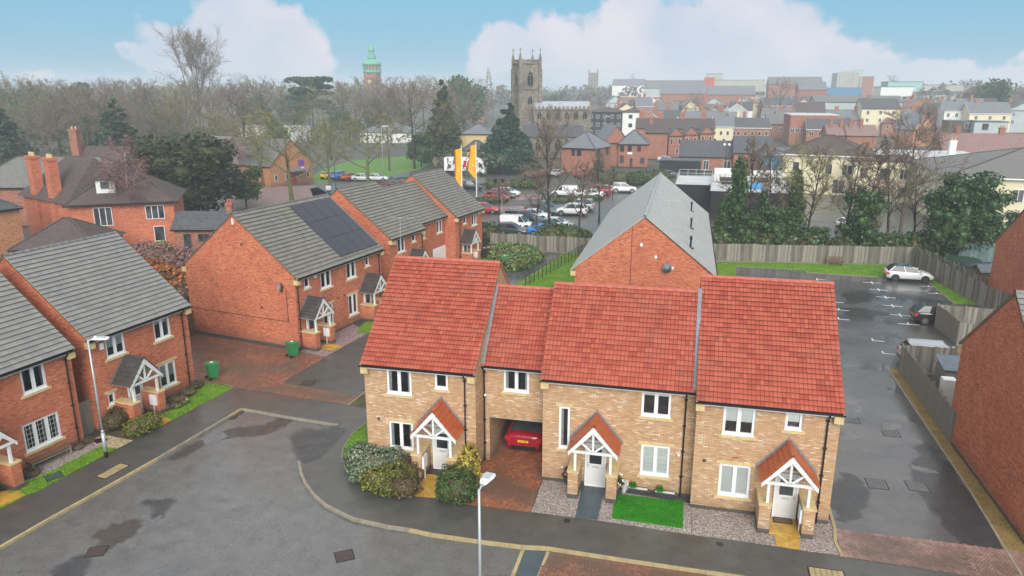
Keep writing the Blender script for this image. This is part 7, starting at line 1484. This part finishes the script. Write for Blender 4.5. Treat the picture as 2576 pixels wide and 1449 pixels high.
for i in range(40):
    x=g.uniform(1480,2576); yb=g.uniform(262,300); p=at(x,yb); h=g.uniform(7,12); tree(g.choice(('oak2','oak','lime','roundever')),p.x,p.y,h,'bare or dark tree standing between the small town roofs',group='trees between the town roofs',w=1.2)
# landmarks on the skyline
def sky(label,x0,x1,yt,yb,d,dep,wall,roof='darkflat',front=(),name='office_block',rz=0,kind='flat',R_=None,frame='white'):
    a=atY(x0,yt,d); b_=atY(x1,yt,d); return bld(label,(a.x,d),rz,b_.x-a.x,dep,a.z,R_ or a.z+.5,wall,roof,kind,front=front,name=name,cat='building',frame=frame)
M_['redclad']=plain('red_cladding',(.50,.08,.06),.6,.3,.1,.3); M_['teal']=plain('teal_cladding',(.28,.48,.45),.5,.4,.08,.3); M_['concrete']=plain('ribbed_concrete',(.42,.42,.36),.8,.2,.1,.2)
sky('long pale office range with dark windows beside the red stair tower',1797,1925,202,240,560,20,'concrete',front=[(16,13,2.6,3.2),(16,8,2.6,3.2)]); sky('red clad stair tower on the skyline',1773,1798,196,240,555,14,'redclad',front=[(1,13,7,1.6)],name='stair_tower'); sky('grey rooftop plant with aerials above the red tower',1778,1818,186,200,570,14,'concrete',name='plant_tower')
ct=sky('ribbed concrete tower block with serrated top',2107,2162,184,225,620,22,'concrete',name='tower_block')
W0=[c for c in ct.children if c.name.startswith('wall')][0]; zz=atY(2107,184,620).z
for i in range(9): MB().box(i*2.05,i*2.05+1.1,-.6,0,6,zz+1.2+.25*i).build('concrete_rib',M_['concrete'],ct)
sky('brick wing right of the ribbed tower block',2162,2200,193,225,625,20,'red_brick_far'); sky('blue based hall under the ribbed tower',2075,2170,221,236,600,20,'bluewall'); sky('white office block with black windows',2217,2300,219,262,430,16,'white_render',front=[(6,11,2.6,2.2),(6,6,2.6,2.2)],frame='black'); sky('teal glazed office wing behind the white block',2235,2322,206,240,450,16,'teal',roof='grey_roof',front=[(5,14,2.0,3)]); sky('long grey office range running right of the teal wing',2322,2445,214,250,470,18,'concrete',front=[(14,14,2.2,3),(14,9,2.2,3)])
sky('long grey roofed range with white upper band',2050,2270,256,275,330,14,'grey_clad','grey_roof',front=[(22,8,1.4,1.2),(22,5,1.4,1.2)],kind='gable',R_=14.6,name='long_range'); sky('flat roofed brick hall with a white rim',1990,2110,290,300,250,18,'red_brick_far','flat_roof',front=[(9,4,1.4,1.2)],name='hall')
sky('red brick block with slate roofs before the red tower',1780,1900,238,262,440,16,'red_brick_far','slate_roof',kind='gable',R_=19,front=[(8,8,1.8,1.6)],name='brick_block'); sky('dark roofed brick range in the skyline centre',1935,2070,212,240,520,18,'red_brick_far','grey_roof',kind='gable',R_=25,front=[(9,12,1.8,1.6)],name='brick_block'); sky('brick gable house on the skyline below the concrete tower',2010,2080,226,245,430,14,'red_brick_far','slate_roof',kind='gable',R_=21,name='brick_block')
sky('pale low shed range on the skyline left of the red tower',1620,1770,222,240,600,26,'grey_clad','grey_roof',kind='gable',R_=24,name='shed_range'); sky('brick rooftops on the skyline with pale rims',1560,1660,244,262,420,16,'red_brick_far','flat_roof',front=[(8,8,1.6,1.6)],name='brick_block'); sky('white walled gallery far behind the dark block',1540,1620,214,232,600,20,'white_render','slate_roof',kind='gable',R_=25,name='gallery'); sky('red brick range under the sheds',1660,1775,236,258,470,18,'red_brick_far','slate_roof',kind='gable',R_=20,name='brick_block')
# far church tower
p=atY(1492,205,760); ht=atY(1492,183,760).z; o=thing('church_tower','distant grey church tower with thin corner pinnacles','church',(p.x,760,0)); q=MB(); w=4.6; q.add([(-w,-w,0),(w,-w,0),(w,w,0),(-w,w,0),(-w*.95,-w*.95,ht),(w*.95,-w*.95,ht),(w*.95,w*.95,ht),(-w*.95,w*.95,ht)],[(0,1,5,4),(1,2,6,5),(2,3,7,6),(3,0,4,7),(4,5,6,7)]); q.build('tower_wall',M_['church_stone'],o)
for x in (-w*.9,w*.9):
    for y in (-w*.9,w*.9): MB().tube((x,y,ht),(x,y,ht+4),.5,.15,6).build('pinnacle',M_['church_stone'],o)
# roads and the park
sheet2('park_lawn',[(770,455),(812,425),(880,405),(1000,395),(1075,388),(1098,405),(1060,425),(1030,446),(880,447),(800,462)],.01,'parkgrass'); sheet2('park_lawn',[(1185,448),(1200,408),(1235,400),(1225,440)],.01,'parkgrass')
sheet2('park_path',[(985,441),(1100,418),(1150,428),(1236,424),(1240,430),(1150,437),(1100,428),(990,450)],.02,'path'); sheet2('street',[(780,475),(880,452),(1030,452),(1110,440),(1230,446),(1240,462),(1100,462),(1010,475),(880,480),(790,500)],.006,'path')
sheet2('brick_paved_aisle',[(1225,520),(1420,516),(1420,528),(1225,535)],.006,'pinkgravel'); sheet2('brick_paved_aisle',[(1230,492),(1360,488),(1360,500),(1280,505)],.006,'pinkgravel'); sheet2('yard',[(640,470),(790,466),(850,500),(640,520)],.006,'pinkgravel')
M_['blade']=leafmat('grass_blades',[(.05,.13,.01),(.12,.26,.015),(.20,.36,.03)],.6); M_['blade2']=leafmat('lush_grass_blades',[(.012,.12,.004),(.03,.20,.006),(.06,.28,.01)],.6)
def blades(pxs,mat,dens,h,z,grow=.06):
    q=MB(); g=random.Random(9)
    for px in pxs:
        P=pg(px); xs=[p[0] for p in P]; ys=[p[1] for p in P]; n=int((max(xs)-min(xs))*(max(ys)-min(ys))*dens)
        cx=sum(xs)/len(xs); cy=sum(ys)/len(ys)
        for _ in range(n):
            x=g.uniform(min(xs)-grow,max(xs)+grow); y=g.uniform(min(ys)-grow,max(ys)+grow)
            if not inside(P,x-(x-cx)*grow*.3,y-(y-cy)*grow*.3): continue
            a=g.uniform(0,3.14); w=.018; k=h*g.uniform(.5,1.2); q.add([(x-w*math.cos(a),y-w*math.sin(a),z),(x+w*math.cos(a),y+w*math.sin(a),z),(x+g.uniform(-.03,.03),y+g.uniform(-.03,.03),z+k)],[(0,1,2)])
    q.build('grass_blades',M_[mat],kind='stuff')
blades([[(100,1234),(292,1129.5),(250,1124.5),(140,1180),(37,1227),(20,1240),(60,1250)],[(435,1056.5),(592.5,973.5),(560,967),(512,959.5),(480,985),(440,1010),(410,1034),(398,1044)],[(861,1148),(864,1129),(885,1094),(921,1064),(926,1200),(868,1177)]],'blade',260,.07,.01,.1)
blades([[(2338.4,713),(2402,765.6),(2470,767),(2341.7,700)],[(1850,652),(2290,668),(2345,675),(2342,701),(2338,713),(2211.6,698),(2030,685.7),(1851,671)],[(1422,637),(1482,640),(1500,760),(1225,760)]],'blade',70,.12,.01,.1)
blades([[(1546,1242.5),(1634,1254),(1719.5,1262),(1717.6,1330),(1630,1317),(1540,1304)]],'blade2',420,.035,.036,.04)
# haze: one box of thin air over the whole place
hz=MB().box(-1900,1900,-60,3200,-1.5,52).mesh('haze',None); m=bpy.data.materials.new('haze_air'); m.use_nodes=True; nt=m.node_tree; nt.nodes.clear(); v=N(nt,'ShaderNodeVolumePrincipled'); v.inputs['Color'].default_value=(.85,.93,1,1); v.inputs['Density'].default_value=.00072; v.inputs['Anisotropy'].default_value=0
oo=N(nt,'ShaderNodeOutputMaterial'); nt.links.new(v.outputs[0],oo.inputs['Volume']); hz.materials.append(m); put('haze',hz,kind='stuff')
